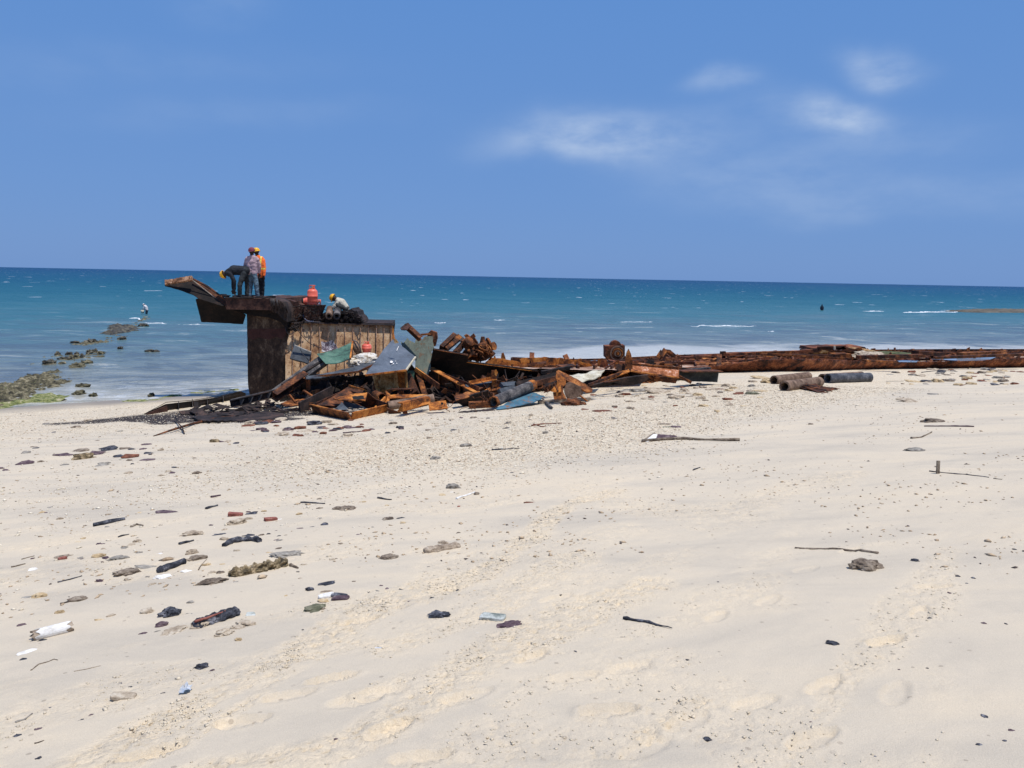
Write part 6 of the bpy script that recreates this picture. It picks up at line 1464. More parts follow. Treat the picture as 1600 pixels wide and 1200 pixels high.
# kind|px|py|w|h|material|label
BIG = '''
rock|130|717|29|15|m|mossy coral rock with dark base among flat flakes at left
slab|127|704|38|7|b|flat tan brown flake leaning on the mossy coral rock
slab|98|711|30|6|p|flat purple flake left of the mossy coral rock
slab|152|710|26|6|p|purple flake right of the mossy coral rock
slab|170|703|28|7|k|dark flake behind and right of the mossy coral rock
slab|197|702|28|4|b|thin brown flake ending the row right of the mossy coral rock
slab|40|724|30|8|p|purple flake near the left edge below the algae bank
slab|40|709|15|4|g|grey flake above the purple one near the left edge
slab|101|727|18|4|g|small grey flake just below the mossy coral rock
slab|160|727|24|5|g|grey flake below and right of the mossy coral rock
slab|203|717|28|7|u|reddish flake in the middle of the left flake row
slab|184|716|18|4|k|thin dark flake beside the reddish flake
slab|230|696|18|5|p|small purple flake standing alone above the flake row
slab|233|710|22|6|k|dark flake beside a tan stone in the flake row
rock|252|705|11|6|t|tan stone at the right end of the flake row
slab|232|720|34|6|p|long purple flake lowest in the flake row
slab|223|703|16|4|p|narrow purple flake behind the dark one
rock|335|691|18|9|m|small yellow mossy stone in front of the burnt slab
slab|347|691|12|4|p|purple chip beside the small mossy stone
slab|369|694|15|5|k|dark flat chip right of the small mossy stone
slab|262|804|46|9|p|large crumpled purple flake on the sand
brick|368|806|22|8|r|piece of red brick resting on a tan rock
rock|370|818|32|13|t|lumpy tan rock under the red brick
slab|393|803|24|6|k|black flake right of the red brick
rock|300|838|34|10|t|domed tan rock with grey arch shaped edge
slab|343|837|26|5|k|narrow dark flake right of the domed tan rock
rock|350|844|15|7|t|small tan stone below the narrow dark flake
slab|364|833|20|6|t|tan flake left of the dark blade shaped piece
slab|390|838|28|8|k|dark blade shaped piece with blue grey sheen
rock|300|865|21|12|t|pale tan stone standing on the sand left of the eroded log
rock|306|876|33|13|b|brown pitted stone just below the pale tan stone
slab|247|867|20|5|w|small white shell flake
slab|228|886|36|9|g|grey flat stone left of the black log piece
rock|253|902|26|8|w|white stone under the black log piece
slab|292|894|22|5|w|flat white stone right of the black log piece
rock|198|895|36|11|b|dark brown domed stone
rock|201|904|14|7|t|small tan stone below the dark brown domed stone
rock|185|875|30|8|g|grey rough stone left of the white flake
rock|155|873|22|8|y|yellow stone left of the grey rough stone
slab|100|873|28|6|b|brown flat stone with a red chip before it
brick|98|877|11|5|r|small striped red brick chip
slab|52|892|19|6|w|whitish flat stone near the left edge
rock|62|927|22|10|y|yellow stone beside the grey bowl shaped flake
slab|38|929|22|9|g|grey bowl shaped flake near the left edge
rock|122|933|26|9|b|brown knobbly stone below the yellow one
rock|94|955|13|7|y|small orange tan stone
slab|33|973|16|5|p|small purple flake above the white tube
slab|42|1013|34|8|w|pale flat sliver below the white tube
slab|155|965|20|4|y|thin yellow chip right of the white tube
rock|335|910|42|12|b|brown grey stone lying at the left end of the eroded log
rock|449|868|50|13|g|flat grey pitted rock above the eroded log
brick|423|812|20|7|r|red C shaped brick piece
slab|432|811|18|4|w|white flake beside the red C shaped piece
rock|265|956|36|20|k|jagged charcoal block with pale streaks
slab|292|955|19|7|k|small black flake right of the charcoal block
rock|253|972|19|11|p|small purple brown stone under the charcoal block
rock|273|980|40|10|t|low tan stone between purple stone and the red black log
slab|223|984|15|5|p|small dark flake left of the low tan stone
slab|245|981|16|4|g|tiny grey flake beside the low tan stone
rock|230|953|22|11|t|tan wedge stone left of the charcoal block
rock|310|974|26|14|t|tan stone just behind the red black log
rock|350|984|30|14|t|tan stone in front of the red black log
rock|372|975|26|8|t|small tan stone right of the red black log
rock|385|970|32|13|t|round tan stone right end of the red black log
slab|392|955|21|9|q|grey green wedge above the round tan stone
slab|360|950|32|4|k|black sliver behind the red black log
rock|373|993|12|7|y|little yellow stone below the tan stones
rock|607|811|22|7|b|tan brown stone left of a dark flake in mid sand
slab|626|810|19|4|k|dark flake beside the tan brown stone in mid sand
rock|540|795|36|6|b|brown flat stone with grey end in mid sand
rock|607|870|32|11|b|brown knobbly stone left of the driftwood log
rock|692|845|20|7|t|lumpy tan stone behind the driftwood log
slab|516|908|50|11|k|black flat plate with pointed right end
rock|484|918|14|9|k|little black stone left of the white block
slab|512|920|32|6|t|tan slice above the white block
brick|510|929|24|9|w|small white rectangular block
brick|530|928|25|7|k|dark grey stick shaped block
brick|532|934|27|7|p|red brown stick shaped block in front of the grey one
rock|505|936|20|7|y|yellow crumbly stone below the white block
rock|493|948|40|13|n|greenish brown rounded stone
slab|424|864|20|4|y|thin yellow chip right of the dark bark
rock|688|962|38|14|k|mottled grey black rock in the middle foreground
brick|770|966|40|14|q|pale grey green block with white top
rock|796|977|44|13|p|purple brown jagged stone beside the pale block
rock|315|1037|22|12|k|black and white shell like stone
brick|193|1088|32|9|t|whitish tan broken piece at lower left
rock|708|762|26|14|g|grey rounded rock on the gravel
slab|830|785|30|5|u|rust brown flat flake on smooth sand
rock|680|718|21|9|g|grey stone on the gravel band left of the grey rounded rock
rock|728|698|22|9|g|grey stone farther up the gravel band
slab|802|738|18|4|k|dark flake on the gravel band
rock|852|678|11|8|g|grey stone right beside the rusty angle strip
rock|1352|888|50|23|b|rough brown rock on the smooth sand at right
rock|1430|877|12|6|k|small black pebble right of the rough brown rock
rock|1301|1011|22|8|k|dark oval pebble at lower right
rock|1106|1156|14|7|k|dark pebble at the bottom right of the gravel print
slab|1074|1033|12|4|k|small dark flat pebble in the lower middle
rock|1460|658|34|9|b|brown stone above the long thin pole
rock|1432|702|32|8|g|grey and white stone below the short plank
slab|1418|626|34|9|t|tan stone on the upper right beach
slab|1458|618|20|7|g|grey stone right of the tan stone
rock|1267|661|9|4|b|tiny brown stone on the right gravel
slab|1056|668|20|5|p|purple flat stone right of the pale slabs
slab|1044|668|22|6|n|greenish flat stone left of the purple one
slab|1038|663|26|4|b|thin brown sliver behind the flat stones
rock|985|637|14|6|b|brown stone below the arched plate
slab|1190|591|38|5|y|pale yellow plank like slab left of the pipes
rock|1206|598|34|13|y|yellow coral clump behind the left pipe
rock|1219|592|18|8|y|second yellow coral clump behind the left pipe
slab|1190|612|30|8|y|yellow slab left of the nearest pipe
rock|1176|616|26|7|n|greenish stone left of the yellow slab
slab|1155|616|26|6|u|rust red sliver left of the greenish stone
rock|1176|597|16|6|t|tan stone above the yellow slab
rock|1447|597|18|6|k|black rounded stone by the small scrap heap
rock|1464|597|20|9|y|orange tan stone in the small scrap heap
slab|1474|594|20|8|u|rust piece on the small scrap heap at right
rock|1480|596|18|6|b|brown stone in the small scrap heap
slab|1428|597|26|4|y|orange sand stained flake left of the scrap heap
slab|940|593|30|6|t|pale flake under the cream sheet
slab|1030|614|50|9|t|long tan slab lying under the arched plate
rock|1055|622|30|10|t|tan stone right of the long tan slab
rock|1090|618|16|8|y|pale stone under the dark box girder
rock|1000|612|34|6|g|low grey stone in front of the arched plate
slab|945|641|30|7|u|rust brown broken plate on the pale rubble
slab|960|654|16|6|k|dark grey flake on the rubble
slab|935|642|26|9|u|second rust flake left of the dark grey one
'''
for ln in BIG.strip().split('\n'):
    k, px, py, w, h, m, lb = ln.split('|')
    nm, ct = NM[k]
    litter(k, float(px), float(py), float(w), float(h), M[KM[m]], lb, nm, ct)
# sticks, logs, pipes
stick([(146, 824), (170, 820), (195, 815)], .045, M['s_black'], 'thick black stick lying on the sand at left', taper=.6)
stick([(205, 827), (214, 823), (224, 825)], .022, M['s_brown'], 'curled dark twig right of the thick black stick', 'twig', 'twig')
stick([(185, 844), (202, 839)], .015, M['s_black'], 'thin pointed stick left of the curled dark twig')
stick([(322, 799), (340, 793)], .028, M['s_black'], 'short dark stick above the domed tan rock')
stick([(330, 779), (345, 776)], .03, M['s_purple'], 'short purple brown stick, topmost of the left litter')
stick([(350, 854), (362, 848), (380, 845), (398, 845), (406, 847)], .05, M['s_black'], 'arched piece of dark bark near the eroded log', 'bark', 'bark', taper=.7)
stick([(280, 853), (303, 847)], .022, M['s_black'], 'thin dark stick above the pale tan stone')
stick([(247, 894), (262, 890), (288, 882)], .055, M['s_black'], 'short black log piece resting on a white stone', 'log', 'log', taper=.8)
stick([(310, 892), (315, 884), (323, 877)], .008, M['s_brown'], 'curved twig right of the brown pitted stone', 'twig', 'twig')
stick([(18, 889), (40, 884)], .012, M['s_brown'], 'thin stick at the left edge above the whitish stone')
stick([(90, 909), (110, 905), (128, 900)], .012, M['s_black'], 'long thin dark stick below the red chip')
stick([(34, 878), (54, 873)], .010, M['s_brown'], 'faint thin stick near the left edge')
stick([(94, 940), (115, 935)], .010, M['s_brown'], 'thin stick below the brown knobbly stone')
stick([(454, 885), (466, 889)], .022, M['s_brown'], 'short stub right of the eroded log')
stick([(470, 784), (490, 785), (508, 786)], .020, M['s_black'], 'straight dark stick on the upper left sand')
stick([(590, 779), (612, 782)], .022, M['s_black'], 'thin black stick left of the white litter strip')
stick([(768, 703), (790, 702), (812, 701)], .022, M['s_black'], 'flat dark stick on the gravel below the pile')
stick([(536, 676), (564, 673)], .030, M['s_purple'], 'purple stick below the rusty tray')
stick([(1083, 732), (1094, 728)], .022, M['s_black'], 'short black stick on the right of the gravel band')
stick([(1242, 853), (1290, 856), (1335, 860), (1372, 866)], .011, M['s_brown'], 'long thin stick lying against the rough brown rock', taper=1.6)
stick([(974, 968), (996, 972), (1020, 978), (1050, 985)], .020, M['s_black'], 'dark thin stick alone on the smooth foreground sand', taper=.3)
stick([(1444, 665), (1480, 665), (1522, 666)], .020, M['s_purple'], 'long thin purple brown pole on the upper right sand', 'pole', 'pole', taper=1.6)
stick([(1424, 683), (1440, 681), (1456, 674)], .03, M['s_brown'], 'short brown plank end below the long thin pole', 'plank', 'plank')
stick([(1452, 738), (1500, 742), (1545, 748)], .012, M['s_black'], 'thin black branch lying at the foot of the little post', 'branch', 'branch')
stick([(1552, 750), (1566, 751)], .010, M['s_brown'], 'tiny twig at the end of the thin black branch', 'twig', 'twig')
b = MB(); p = GP(1465.5, 741); b.beam(p-Vector((0, 0, .05)), p+Vector((-.005, .01, .16)), rect(.034, .022), up=(0, 1, 0)); one(b, 'wooden_peg', 's_brown', 'little wooden post standing upright in the sand at right', 'post')
stick([(1385, 596), (1412, 596)], .02, M['s_grey'], 'thin grey stick right of the black tarred pipe')
stick([(1500, 603), (1515, 598)], .02, M['s_rust'], 'short rusty stick on the upper right sand')
stick([(1440, 582), (1470, 579), (1496, 581)], .03, M['s_black'], 'dark bent stick just in front of the hull bottom at right')
stick([(1512, 577), (1530, 571)], .03, M['s_yellow'], 'pale stick leaning on the hull bottom at right')
stick([(48, 1041), (60, 1032), (75, 1028), (84, 1024), (90, 1026)], .006, M['s_brown'], 'thin looped twig at lower left', 'twig', 'twig')
stick([(115, 1045), (135, 1041), (157, 1035)], .004, M['s_tan'], 'pale thin stalk right of the looped twig', 'stalk', 'stalk')
stick([(24, 1126), (36, 1120), (50, 1111)], .010, M['s_grey'], 'grey splinter at the lower left edge', 'splinter', 'splinter')
stick([(54, 1163), (69, 1158)], .006, M['s_brown'], 'thin splinter at the bottom left', 'splinter', 'splinter')
stick([(831, 667), (850, 663), (878, 662)], .03, M['s_rust'], 'rusty angle strip on the gravel below the blue plate', 'steel_strip', 'steel strip')
stick([(834, 664), (846, 669), (853, 668)], .028, M['s_rust'], 'short rusty strip forming the corner of the rusty angle', 'steel_strip', 'steel strip')
# eroded log
def lump_log(a, c, r, mat, label, name='log', n=48, lump=.5, cat='log', squash=.8, hollow=False):
    r *= .78
    A, C_ = gp(*a), gp(*c); b = MB(); seg = 20; vs = []
    sd = random.Random(int(a[0])).uniform(0, 50)
    d = (C_-A).normalized(); sdv = d.cross(Vector((0, 0, 1))).normalized()
    for i in range(n):
        t_ = i/(n-1); p = A.lerp(C_, t_); e = min(1, (min(t_, 1-t_)*9+.30))**.5; p.z = gsnap(p.x, p.y)+r*.45
        for j in range(seg):
            th = 2*math.pi*j/seg; rr = r*e*(1+lump*mnoise.fractal(Vector((t_*9+sd, math.cos(th)*1.3, math.sin(th)*1.3)), 1, 2, 5))
            vs.append(p+sdv*math.cos(th)*rr+Vector((0, 0, math.sin(th)*rr*squash)))
    fs = [(i*seg+j, i*seg+(j+1) % seg, (i+1)*seg+(j+1) % seg, (i+1)*seg+j) for i in range(n-1) for j in range(seg)]+[tuple(range(seg-1, -1, -1)), tuple((n-1)*seg+j for j in range(seg))]
    b.add(vs, fs); return tag(b.build(name, mat), label, cat)
lump_log((358, 902), (449, 884), .062, M['s_moss'], 'long eroded brown log of coral like wood, largest piece at left', lump=.8)
lump_log((302, 976), (373, 953), .052, M['s_black'], 'black charred log with a red painted edge among tan stones', lump=.5)
stick([(304, 977), (330, 969), (352, 960)], .014, M['s_red'], 'red painted strip along the charred log', 'strip', 'strip', lift=.045)
lump_log((663, 861), (718, 849), .048, M['drift'], 'bleached driftwood log with flared left end', lump=.25)
# hollow white tube
t = thing('white_tube', 'broken white tube with tan hollow ends at lower left', 'tube', gp(80, 988))
A, C_ = gp(50, 993), gp(112, 979); r_ = .036
for p in (A, C_): p.z = gsnap(p.x, p.y)+r_*.75
b = MB(); b.pipe(A, C_, r_*.9, r_*.62, 20, .012); b.build('inner_core', M['drift'], t)
b = MB(); b.pipe(A.lerp(C_, .14), A.lerp(C_, .92), r_*1.04, r_*.92, 20, .02); b.build('white_skin', M['s_white'], t)
litter('slab', 66, 994, 16, 4, M['s_black'], 'small black piece painting the shadow under the white tube', 'flake', 'flake')  # black sliver added as the shadow under the tube
# plastic scraps
b = MB(); P_ = gp(291, 1080); vs = []; n = 6; rs = random.Random(4)
for i in range(n):
    for j in range(n): vs.append(P_+Vector(((i/(n-1)-.5)*.045+rs.uniform(-.006, .006), (j/(n-1)-.5)*.07, .008+rs.uniform(0, .03))))
b.add(vs, [(i*n+j, (i+1)*n+j, (i+1)*n+j+1, i*n+j+1) for i in range(n-1) for j in range(n-1)])
plastic = mottled('pale_blue_plastic', st((.42, .44, .46, 1), (.58, .59, .6, 1), (.28, .38, .52, 1)), 16, rough=.35, bump=.3)
o = one(b, 'plastic_scrap', plastic, 'crumpled pale blue plastic scrap at lower left', 'plastic scrap'); sm_ = o.modifiers.new('s', 'SOLIDIFY'); sm_.thickness = .0015
litter('slab', 591, 1013, 16, 5, plastic, 'small blue plastic chip in the middle foreground', 'plastic_chip', 'plastic scrap')
stick([(713, 781), (728, 776), (741, 771)], .022, M['s_white'], 'white litter strip with black tip on the sand', 'litter_strip', 'litter', taper=.8)
litter('rock', 745, 774, 10, 8, M['s_brown'], 'small brown tuft at the right end of the white litter strip', 'tuft', 'litter')
litter('slab', 706, 770, 8, 4, M['s_white'], 'tiny white chip above the white litter strip', 'chip', 'chip')
litter('rock', 717, 793, 6, 4, M['s_red'], 'tiny red chip below the white litter strip', 'chip', 'chip')
litter('slab', 691, 775, 16, 5, M['s_yellow'], 'orange tan flake left of the white litter strip', 'flake', 'flake')
# bent panel with pole
t = thing('panel_with_pole', 'bent white and purple brown panel with a long pole lying on the white gravel', 'panel', gp(1040, 690))
A = gp(1004, 691); C_ = gp(1020, 689.5); D_ = gp(1068, 687.5)
Yp = A.y
b = MB(); b.plate([at(1006, 690, Yp), at(1022, 677, Yp+.25), at(1028, 679, Yp+.28), at(1025, 685, Yp+.1), at(1012, 690, Yp-.02)], .012); b.build('white_face', M['s_white'], t)
b = MB(); b.plate([at(1028, 678, Yp+.28), at(1056, 680.5, Yp+.3), at(1066, 688, Yp+.1), at(1018, 689.5, Yp+.02), at(1025, 685, Yp+.1)], .012); b.build('brown_face', M['s_purple'], t)
b = MB(); b.tube([at(1003, 691, Yp), at(1013, 684, Yp+.15), at(1023, 677, Yp+.27)], .022, 6); b.build('edge_tube', M['s_brown'], t)
b = MB(); P_ = [gp(x, y) for x, y in ((1003, 691), (1035, 688.5), (1068, 687), (1100, 688), (1156, 687))]
for p in P_: p.z = gsnap(p.x, p.y)+.025
b.tube(P_, [.028, .026, .028, .016, .030], 7); b.build('pole', M['s_brown'], t)
# small pieces nothing tells apart, by kind of ground they lie on
def scatter_small(n, fn, mats, label, name, cat, group, wr, seed):
    rs = random.Random(seed); k = 0
    while k < n:
        px, py = fn(rs); w = rs.uniform(*wr)
        litter('slab' if rs.random() < .6 else 'rock', px, py, w, w*rs.uniform(.3, .5), M[rs.choice(mats)], label, name, cat, group, seed=rs.randint(0, 10**6)); k += 1
# placed pebbles seen on the smooth right foreground
for (x, y, w) in ((1453, 970, 8), (1497, 898, 7), (1521, 901, 6), (1484, 925, 7), (1482, 951, 3), (1537, 977, 7), (1572, 976, 5), (1538, 1128, 12), (1580, 1150, 11), (1529, 1172, 10), (1404, 1056, 4), (1448, 1055, 4), (1586, 860, 8), (1419, 822, 5), (1367, 1188, 4), (1266, 1134, 4), (899, 1020, 6), (876, 929, 8), (759, 1168, 9), (525, 1164, 6), (473, 977, 4), (596, 913, 8), (605, 919, 8), (502, 1064, 6), (1122, 911, 4), (1511, 909, 4), (1570, 1167, 10), (840, 1180, 8), (60, 1140, 12), (28, 1150, 12), (80, 1100, 9), (125, 1125, 11), (60, 1187, 10), (142, 1115, 7), (255, 1082, 10), (300, 1103, 8), (203, 1068, 8), (185, 1062, 11), (36, 1024, 10), (331, 1043, 7), (665, 918, 12), (675, 932, 8), (625, 918, 12), (576, 922, 8), (640, 938, 8), (715, 918, 8), (560, 835, 10), (420, 835, 7), (488, 822, 9), (506, 819, 14), (436, 838, 8), (330, 822, 8), (388, 800, 7)):
    litter('rock' if w < 8 else 'slab', x, y, w*1.12, w*.5, M['s_black' if (x*7+y) % 3 else 's_purple'], 'small dark pebble or chip lying alone on the smooth pale sand', 'pebble', 'pebble', 'small dark pebbles on the smooth sand')
scatter_small(46, lambda r: (r.uniform(385, 580), r.gauss(667, 7)), ['s_purple', 's_purple', 's_black', 's_tan', 's_rust'], 'flat purple or brown flake on the sand in front of the pile', 'flake', 'flake', 'flakes in front of the pile', (8, 26), 3)
scatter_small(40, lambda r: (r.uniform(600, 830), r.gauss(662, 10)), ['s_purple', 's_black', 's_tan', 's_grey', 's_brown'], 'small stone or chip on the gravel before the middle of the pile', 'stone', 'stone', 'small stones before the middle of the pile', (6, 15), 4)
scatter_small(120, lambda r: (r.uniform(870, 1190), 600+abs(r.gauss(14, 16))), ['s_tan', 's_yellow', 's_tan', 's_grey', 's_brown', 's_tan', 's_rust'], 'pale broken stone in the rubble below the right part of the pile', 'stone', 'stone', 'pale rubble stones below the pile', (6, 19), 5)
scatter_small(80, lambda r: (r.uniform(1385, 1600), r.uniform(577, 602)), ['s_grey', 's_brown', 's_black', 's_tan', 's_rust', 's_yellow'], 'small stone in the litter before the hull bottom at far right', 'stone', 'stone', 'stones before the hull bottom', (6, 16), 6)
scatter_small(40, lambda r: (r.uniform(0, 380), r.uniform(655, 740)), ['s_purple', 's_brown', 's_tan', 's_grey', 's_black'], 'small flat chip on the left upper beach', 'chip', 'chip', 'chips on the left upper beach', (6, 15), 7)
scatter_small(64, lambda r: (r.uniform(10, 520), r.gauss(850, 50)), ['s_tan', 's_brown', 's_tan', 's_yellow', 's_grey', 's_purple'], 'small pale stone in the litter strewn over the left sand', 'stone', 'stone', 'small stones strewn over the left sand', (6, 14), 8)
scatter_small(30, lambda r: (r.uniform(430, 760), r.uniform(760, 930)), ['s_tan', 's_yellow', 's_brown', 's_grey'], 'little tan stone on the sand in the middle of the beach', 'stone', 'stone', 'little tan stones in mid beach', (5, 11), 9)

# ---------------------------------------------------------------- loose coral gravel as geometry
def gravel(name, n, mat, fn, smin, smax, label, seed, flat=.45, floor_=0.0):
    rng = np.random.default_rng(seed); X, Y = fn(rng, n); keep = np.ones(len(X), bool)
    D = shore_d(X, Y); g = masks(X, Y, D); pt = fbm(X*.9, Y*.9, 3, 201); keep &= rng.random(len(X)) < np.maximum(g, floor_*smooth(.42, .62, pt)*smooth(-3, 2, D-12)); keep &= D > .5
    X, Y = X[keep], Y[keep]; m = len(X); Z = gfull(X, Y)
    oc = np.array([(1, 0, 0), (.2, 1, .1), (-1, .15, 0), (-.1, -1, 0), (.1, 0, .8), (0, .1, -.8)]); of = np.array([(0, 1, 4), (1, 2, 4), (2, 3, 4), (3, 0, 4), (1, 0, 5), (2, 1, 5), (3, 2, 5), (0, 3, 5)])
    sz = rng.uniform(smin, smax, m)*(1+rng.exponential(.35, m)); a = rng.uniform(0, 6.28, m)
    V = oc[None]*(1+rng.uniform(-.3, .3, (m, 6, 3))); V = V*sz[:, None, None]*np.array([1, .7, flat]); V[:, :, 1] *= rng.uniform(.5, 1.1, m)[:, None]
    V[:, :, 2] += V[:, :, 0]*rng.uniform(-.3, .3, m)[:, None]
    x = V[:, :, 0]*np.cos(a)[:, None]-V[:, :, 1]*np.sin(a)[:, None]; y = V[:, :, 0]*np.sin(a)[:, None]+V[:, :, 1]*np.cos(a)[:, None]
    V = np.stack([x+X[:, None], y+Y[:, None], V[:, :, 2]+Z[:, None]+sz[:, None]*flat*.3], -1).reshape(-1, 3)
    F = (of[None]+(np.arange(m)*6)[:, None, None]).reshape(-1, 3)
    tag(np_obj(name, V, F, mat, None, False, (0, 0, 0)), label, 'gravel', kind='stuff')
def wedge(rng, n):
    r = np.sqrt(rng.uniform(6**2, 26**2, n)); r = 6+(26-6)*rng.random(n)**1.1; a = rng.uniform(-.72, .72, n); return r*np.sin(a), r*np.cos(a)
def clods():
    rng = np.random.default_rng(77); n = 260000; r = 2.4+7.5*rng.random(n)**1.3; a = rng.uniform(-.66, .62, n); X, Y = r*np.sin(a), r*np.cos(a)
    _, tr = ground_detail(X, Y); keep = rng.random(n) < tr**2*.30*smooth(.45, .62, fbm(X*3, Y*3, 3, 301)); X, Y = X[keep], Y[keep]; m = len(X); Z = gfull(X, Y)
    oc = np.array([(1, 0, 0), (.2, 1, .1), (-1, .15, 0), (-.1, -1, 0), (.1, 0, .8), (0, .1, -.8)]); of = np.array([(0, 1, 4), (1, 2, 4), (2, 3, 4), (3, 0, 4), (1, 0, 5), (2, 1, 5), (3, 2, 5), (0, 3, 5)])
    sz = rng.uniform(.003, .007, m)*(1+rng.exponential(.3, m)); V = oc[None]*(1+rng.uniform(-.35, .35, (m, 6, 3)))*sz[:, None, None]*np.array([1, 1, .6]); V = V+np.stack([X, Y, Z+sz*.15], -1)[:, None, :]
    F = (of[None]+(np.arange(m)*6)[:, None, None]).reshape(-1, 3)
    tag(np_obj('sand_clods', V.reshape(-1, 3), F, mottled('dry_sand_clod', st((.50, .42, .30, 1), (.62, .53, .39, 1), (.70, .60, .45, 1)), 5, bump=.4), None, False, (0, 0, 0)), 'crumbs of dry sand kicked up along the tracks', 'sand', kind='stuff')
clods()
def gm(name, stops): return mottled(name, stops, 6, bump=.5, fine=30)
gravel('pale_gravel', 90000, gm('pale_coral_chips', st((.50, .42, .29, 1), (.72, .63, .48, 1), (.84, .77, .63, 1))), wedge, .007, .017, 'pale coral chips covering the upper beach', 1)
gravel('tan_gravel', 34000, gm('tan_coral_chips', st((.26, .18, .11, 1), (.46, .34, .22, 1), (.62, .48, .32, 1))), wedge, .006, .018, 'tan coral chips covering the upper beach', 2, floor_=.20)
gravel('dark_gravel', 7000, gm('dark_chips', st((.04, .03, .03, 1), (.10, .075, .065, 1), (.18, .13, .11, 1))), wedge, .006, .017, 'dark chips sprinkled over the upper beach', 3, floor_=.13)

# ---------------------------------------------------------------- reef, rocks in the water, breakers
def reef(name, pxs, z0, amp, mat, nx=90, seed=0, kind='structure', thick=.0):
    """low knobbly shelf: outline on the water plane"""
    P = [sg(*p) for p in pxs]; xs = np.linspace(min(p.x for p in P), max(p.x for p in P), nx); ys = np.linspace(min(p.y for p in P), max(p.y for p in P), nx)
    X, Y, F = grid(xs, ys)
    poly = [(p.x, p.y) for p in P]+[(P[0].x, P[0].y)]
    d, _ = seg_dist(X, Y, poly); ins = np.zeros(X.shape, bool)
    for (x0, y0), (x1, y1) in zip(poly[:-1], poly[1:]):
        c = ((y0 > Y) != (y1 > Y)) & (X < (x1-x0)*(Y-y0)/(y1-y0+1e-12)+x0); ins ^= c
    sd = np.where(ins, d, -d)
    Z = z0*smooth(-.35, .5, sd+(fbm(X*1.3, Y*1.3, 3, seed)-.5)*1.0)-.12+(fbm(X*2.4, Y*2.4, 4, seed+9)-.5)*amp+(fbm(X*7, Y*7, 3, seed+5)-.5)*amp*.6
    Z = np.where(sd < -.8, -.4, Z); keep = (Z.ravel()[F].max(1) > -.1)
    o = np_obj(name, np.stack([X, Y, Z], -1).reshape(-1, 3), F[keep], mat, None, False, (0, 0, 0)); tag(o, kind=kind); return o
reef_m = mottled('weedy_reef_rubble', st((.018, .016, .010, 1), (.07, .062, .036, 1), (.15, .13, .075, 1), (.30, .26, .17, 1)), 4, bump=1, fine=11, bdist=.08, spots=(.10, .12, .035, 1), spot_lo=.60)
reef('reef', [(-120, 640), (-60, 612), (0, 602), (30, 594), (55, 586), (80, 584), (108, 586), (100, 598), (80, 612), (60, 622), (20, 634), (-40, 650)], .17, .30, reef_m, 220, 5)
alg_m = mottled('green_algae', st((.05, .06, .02, 1), (.12, .145, .04, 1), (.24, .24, .09, 1), (.42, .37, .25, 1)), 6, bump=1, fine=24, bdist=.03)
o = reef('algae_patch', [(-120, 655), (-60, 636), (0, 628), (40, 618), (70, 614), (108, 616), (100, 626), (60, 630), (30, 636), (0, 642), (-60, 660)], .17, .12, alg_m, 90, 8, 'stuff'); tag(o, 'bright green algae growing along the foot of the reef', 'algae')
o = reef('weed_line', [(100, 634), (160, 628), (210, 624), (250, 620), (300, 612), (378, 606), (378, 611), (300, 620), (240, 629), (170, 634), (110, 638)], .13, .12, alg_m, 90, 18, 'stuff'); tag(o, 'thin line of green weed along the water edge', 'weed')
flat_m = mottled('brown_reef_flat', st((.05, .045, .035, 1), (.11, .095, .07, 1), (.17, .15, .115, 1)), .4, bump=.6, fine=6)
reef('reef_flat', [(1478, 486.5), (1520, 484), (1560, 483.8), (1640, 484.5), (1720, 487), (1640, 489), (1560, 488.5), (1520, 488.5)], .30, .22, flat_m, 80, 21)
for (pts_, sd_) in (([(78, 569), (92, 557), (112, 550), (160, 546), (162, 556), (130, 563), (104, 570), (86, 573)], 51), ([(60, 584), (84, 575), (112, 571), (150, 566), (140, 573), (108, 579), (84, 586)], 52), ([(108, 539), (150, 532), (185, 524), (200, 526), (160, 537), (120, 541)], 53), ([(206, 512), (228, 503), (236, 494), (226, 492), (214, 500), (198, 510)], 54)):
    reef('reef', pts_, .10, .34, reef_m, 110, sd_)
SR = [(138, 535.5, 20, 5, 'dark low rock left of the flat slab'), (114, 536.5, 20, 3, 'thin dark rock just awash, left of the dark low rock'), (188, 531, 15, 4, 'small dark rock right below the flat slab'),
      (88, 555, 8, 5, 'round rock at the left of the rock scatter'), (105, 555, 10, 4, 'brown rock second in the rock scatter'), (117, 555, 8, 4, 'small brown rock in the middle of the rock scatter'), (137, 553, 9, 6, 'dark rock at the right of the rock scatter'), (146, 551, 8, 5, 'brown rock leaning on the dark one in the scatter'), (154, 554, 11, 5, 'squarish rock at the right end of the scatter'),
      (98, 562, 22, 4, 'yellowish weedy rock below the scatter'), (113, 560, 14, 5, 'yellow topped weedy rock of the scatter'), (127, 559, 6, 5, 'little dark pointed rock of the scatter'), (73, 570, 18, 7, 'brown rock nearest the reef bank'), (118, 574, 22, 6, 'low weedy rock beyond the end of the reef bank'), (132, 568, 22, 4, 'flat weedy rock right of the low weedy one'),
      (120, 617, 18, 6, 'weedy green rock near the beach left of the wreck'), (143, 620, 14, 4, 'small green weed rock beside the weedy green rock'), (234, 620, 10, 4, 'small mossy rock at the water edge beside the channel girder'), (186, 545.5, 8, 3, 'tiny dark rock alone right of the scatter'), (234, 550, 24, 3, 'long low rock awash in the water left of the wreck'), (127, 605, 28, 3, 'thin line of weed just awash near the reef bank'), (222, 510, 16, 4, 'low dark rock beyond the flat slab below the wader')]
o = reef('sea_rock', [(158, 522), (166, 515), (172, 509), (205, 508.5), (217, 511), (214, 514.5), (204, 518), (190, 521.5), (176, 523.5)], .22, .22, M['wetrock'], 130, 33, None); tag(o, 'large flat slab of rock in the water below the wader', 'rock')
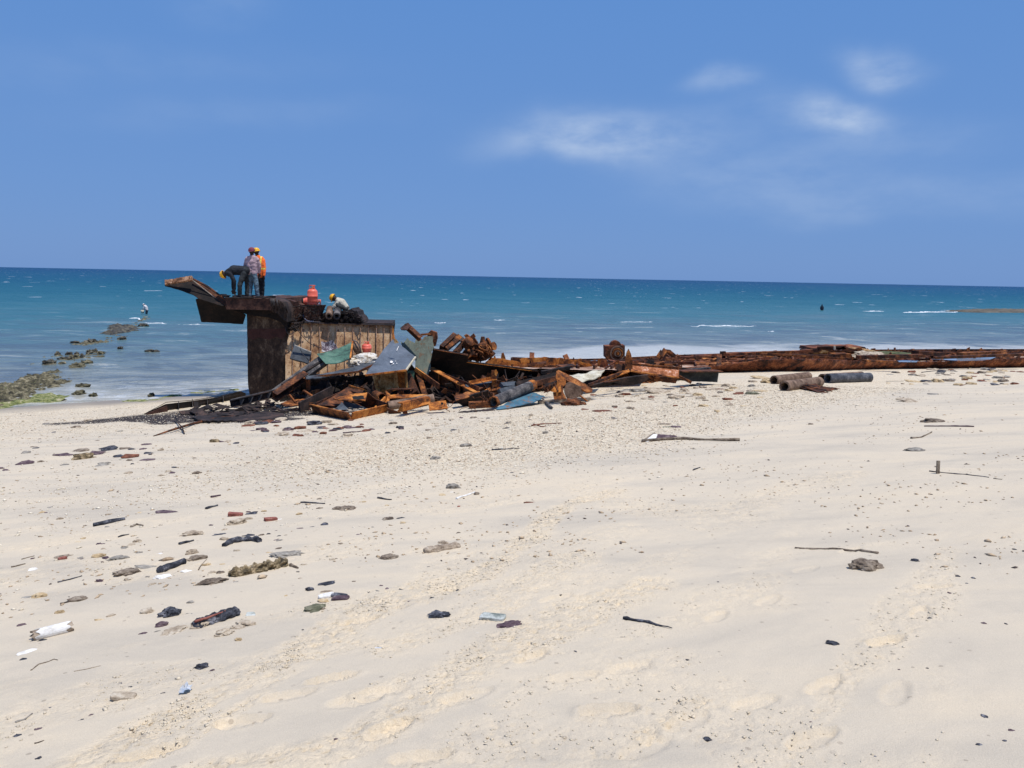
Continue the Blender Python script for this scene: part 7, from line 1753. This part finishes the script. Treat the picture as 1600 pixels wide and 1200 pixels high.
for i, (x, y, w, h, lb) in enumerate(SR):
    P_ = sg(x, y); s_ = P_.y/FPX; W_ = w*s_*.85; V, F = ico(4 if w > 30 else 3); dep = min(h*s_/.1*.35, W_*1.6); H_ = max(.10, h*s_*.95)
    out = []
    for v in V:
        p = Vector(v); d = 1+.6*mnoise.fractal(p*1.9+Vector((i*3.1, 0, 0)), 1, 2, 5); z = v[2]*H_*d
        out.append((P_.x+v[0]*W_*.5*d, P_.y+dep*.4+v[1]*dep*.5*d, z+.02))
    tag(np_obj('sea_rock', np.array(out), F, M['wetrock'] if i not in (8, 10, 13, 14, 15, 16, 17, 20) else reef_m), lb, 'rock')
def breaker(x0, x1, y, hpx, label, jag=1.0, seed=0, y1=None):
    """ridge of white water between two photo points on the sea"""
    A, C_ = sg(x0, y), sg(x1, y1 or y); n = max(14, int((x1-x0)*1.2)); H_ = hpx*A.y/FPX; vs = []; seg = 6; b = MB()
    for i in range(n):
        t_ = i/(n-1); p = A.lerp(C_, t_); e = math.sin(math.pi*t_)**.35*(.45+1.1*abs(mnoise.noise(Vector((t_*n*.11, seed, 0)))))*(.7+.5*mnoise.noise(Vector((t_*n*.6, seed, 5))))
        e = max(.04, e); wob = 1.6*mnoise.noise(Vector((t_*n*.05, seed+3, 1)))
        for j in range(seg):
            a = math.pi*j/(seg-1); vs.append((p.x, p.y+wob-math.cos(a)*H_*2.6*e, -.02+math.sin(a)*H_*e))
    fs = [(i*seg+j, (i+1)*seg+j, (i+1)*seg+j+1, i*seg+j+1) for i in range(n-1) for j in range(seg-1)]
    b.add(vs, fs); tag(b.build('breaker', M['foam']), label, 'wave')
for i, (x0, x1, y, h, lb, y1) in enumerate(((1410, 1500, 488.3, 2.6, 'white breaker left of the reef flat at right', 487.6), (1466, 1600, 485.0, 1.6, 'long thin breaker behind the reef flat', 484.6), (1347, 1382, 486.3, 1.6, 'short white breaker in open water at right', 486.6),
        (1075, 1185, 509.2, 2.6, 'long white breaker above the pointed fin', 509.8), (960, 1024, 503.0, 1.6, 'thin breaker right of centre', 503.4), (770, 790, 499.8, 1.6, 'short breaker at the centre of the water', 500), (678, 697, 504, 2.2, 'small breaker above the hull side girders', 504.3),
        (200, 224, 497.5, 2.4, 'white splash beside the wader', 499.5), (224, 262, 504.2, 2.0, 'thin white wave below the wader', 506.2), (262, 330, 506.8, 1.2, 'thin white wave line running to the pillar', 507.6), (1195, 1216, 517.6, 1.2, 'tiny white wave line right of centre', 517.8))):
    breaker(x0, x1, y, h, lb, seed=i*7, y1=y1)
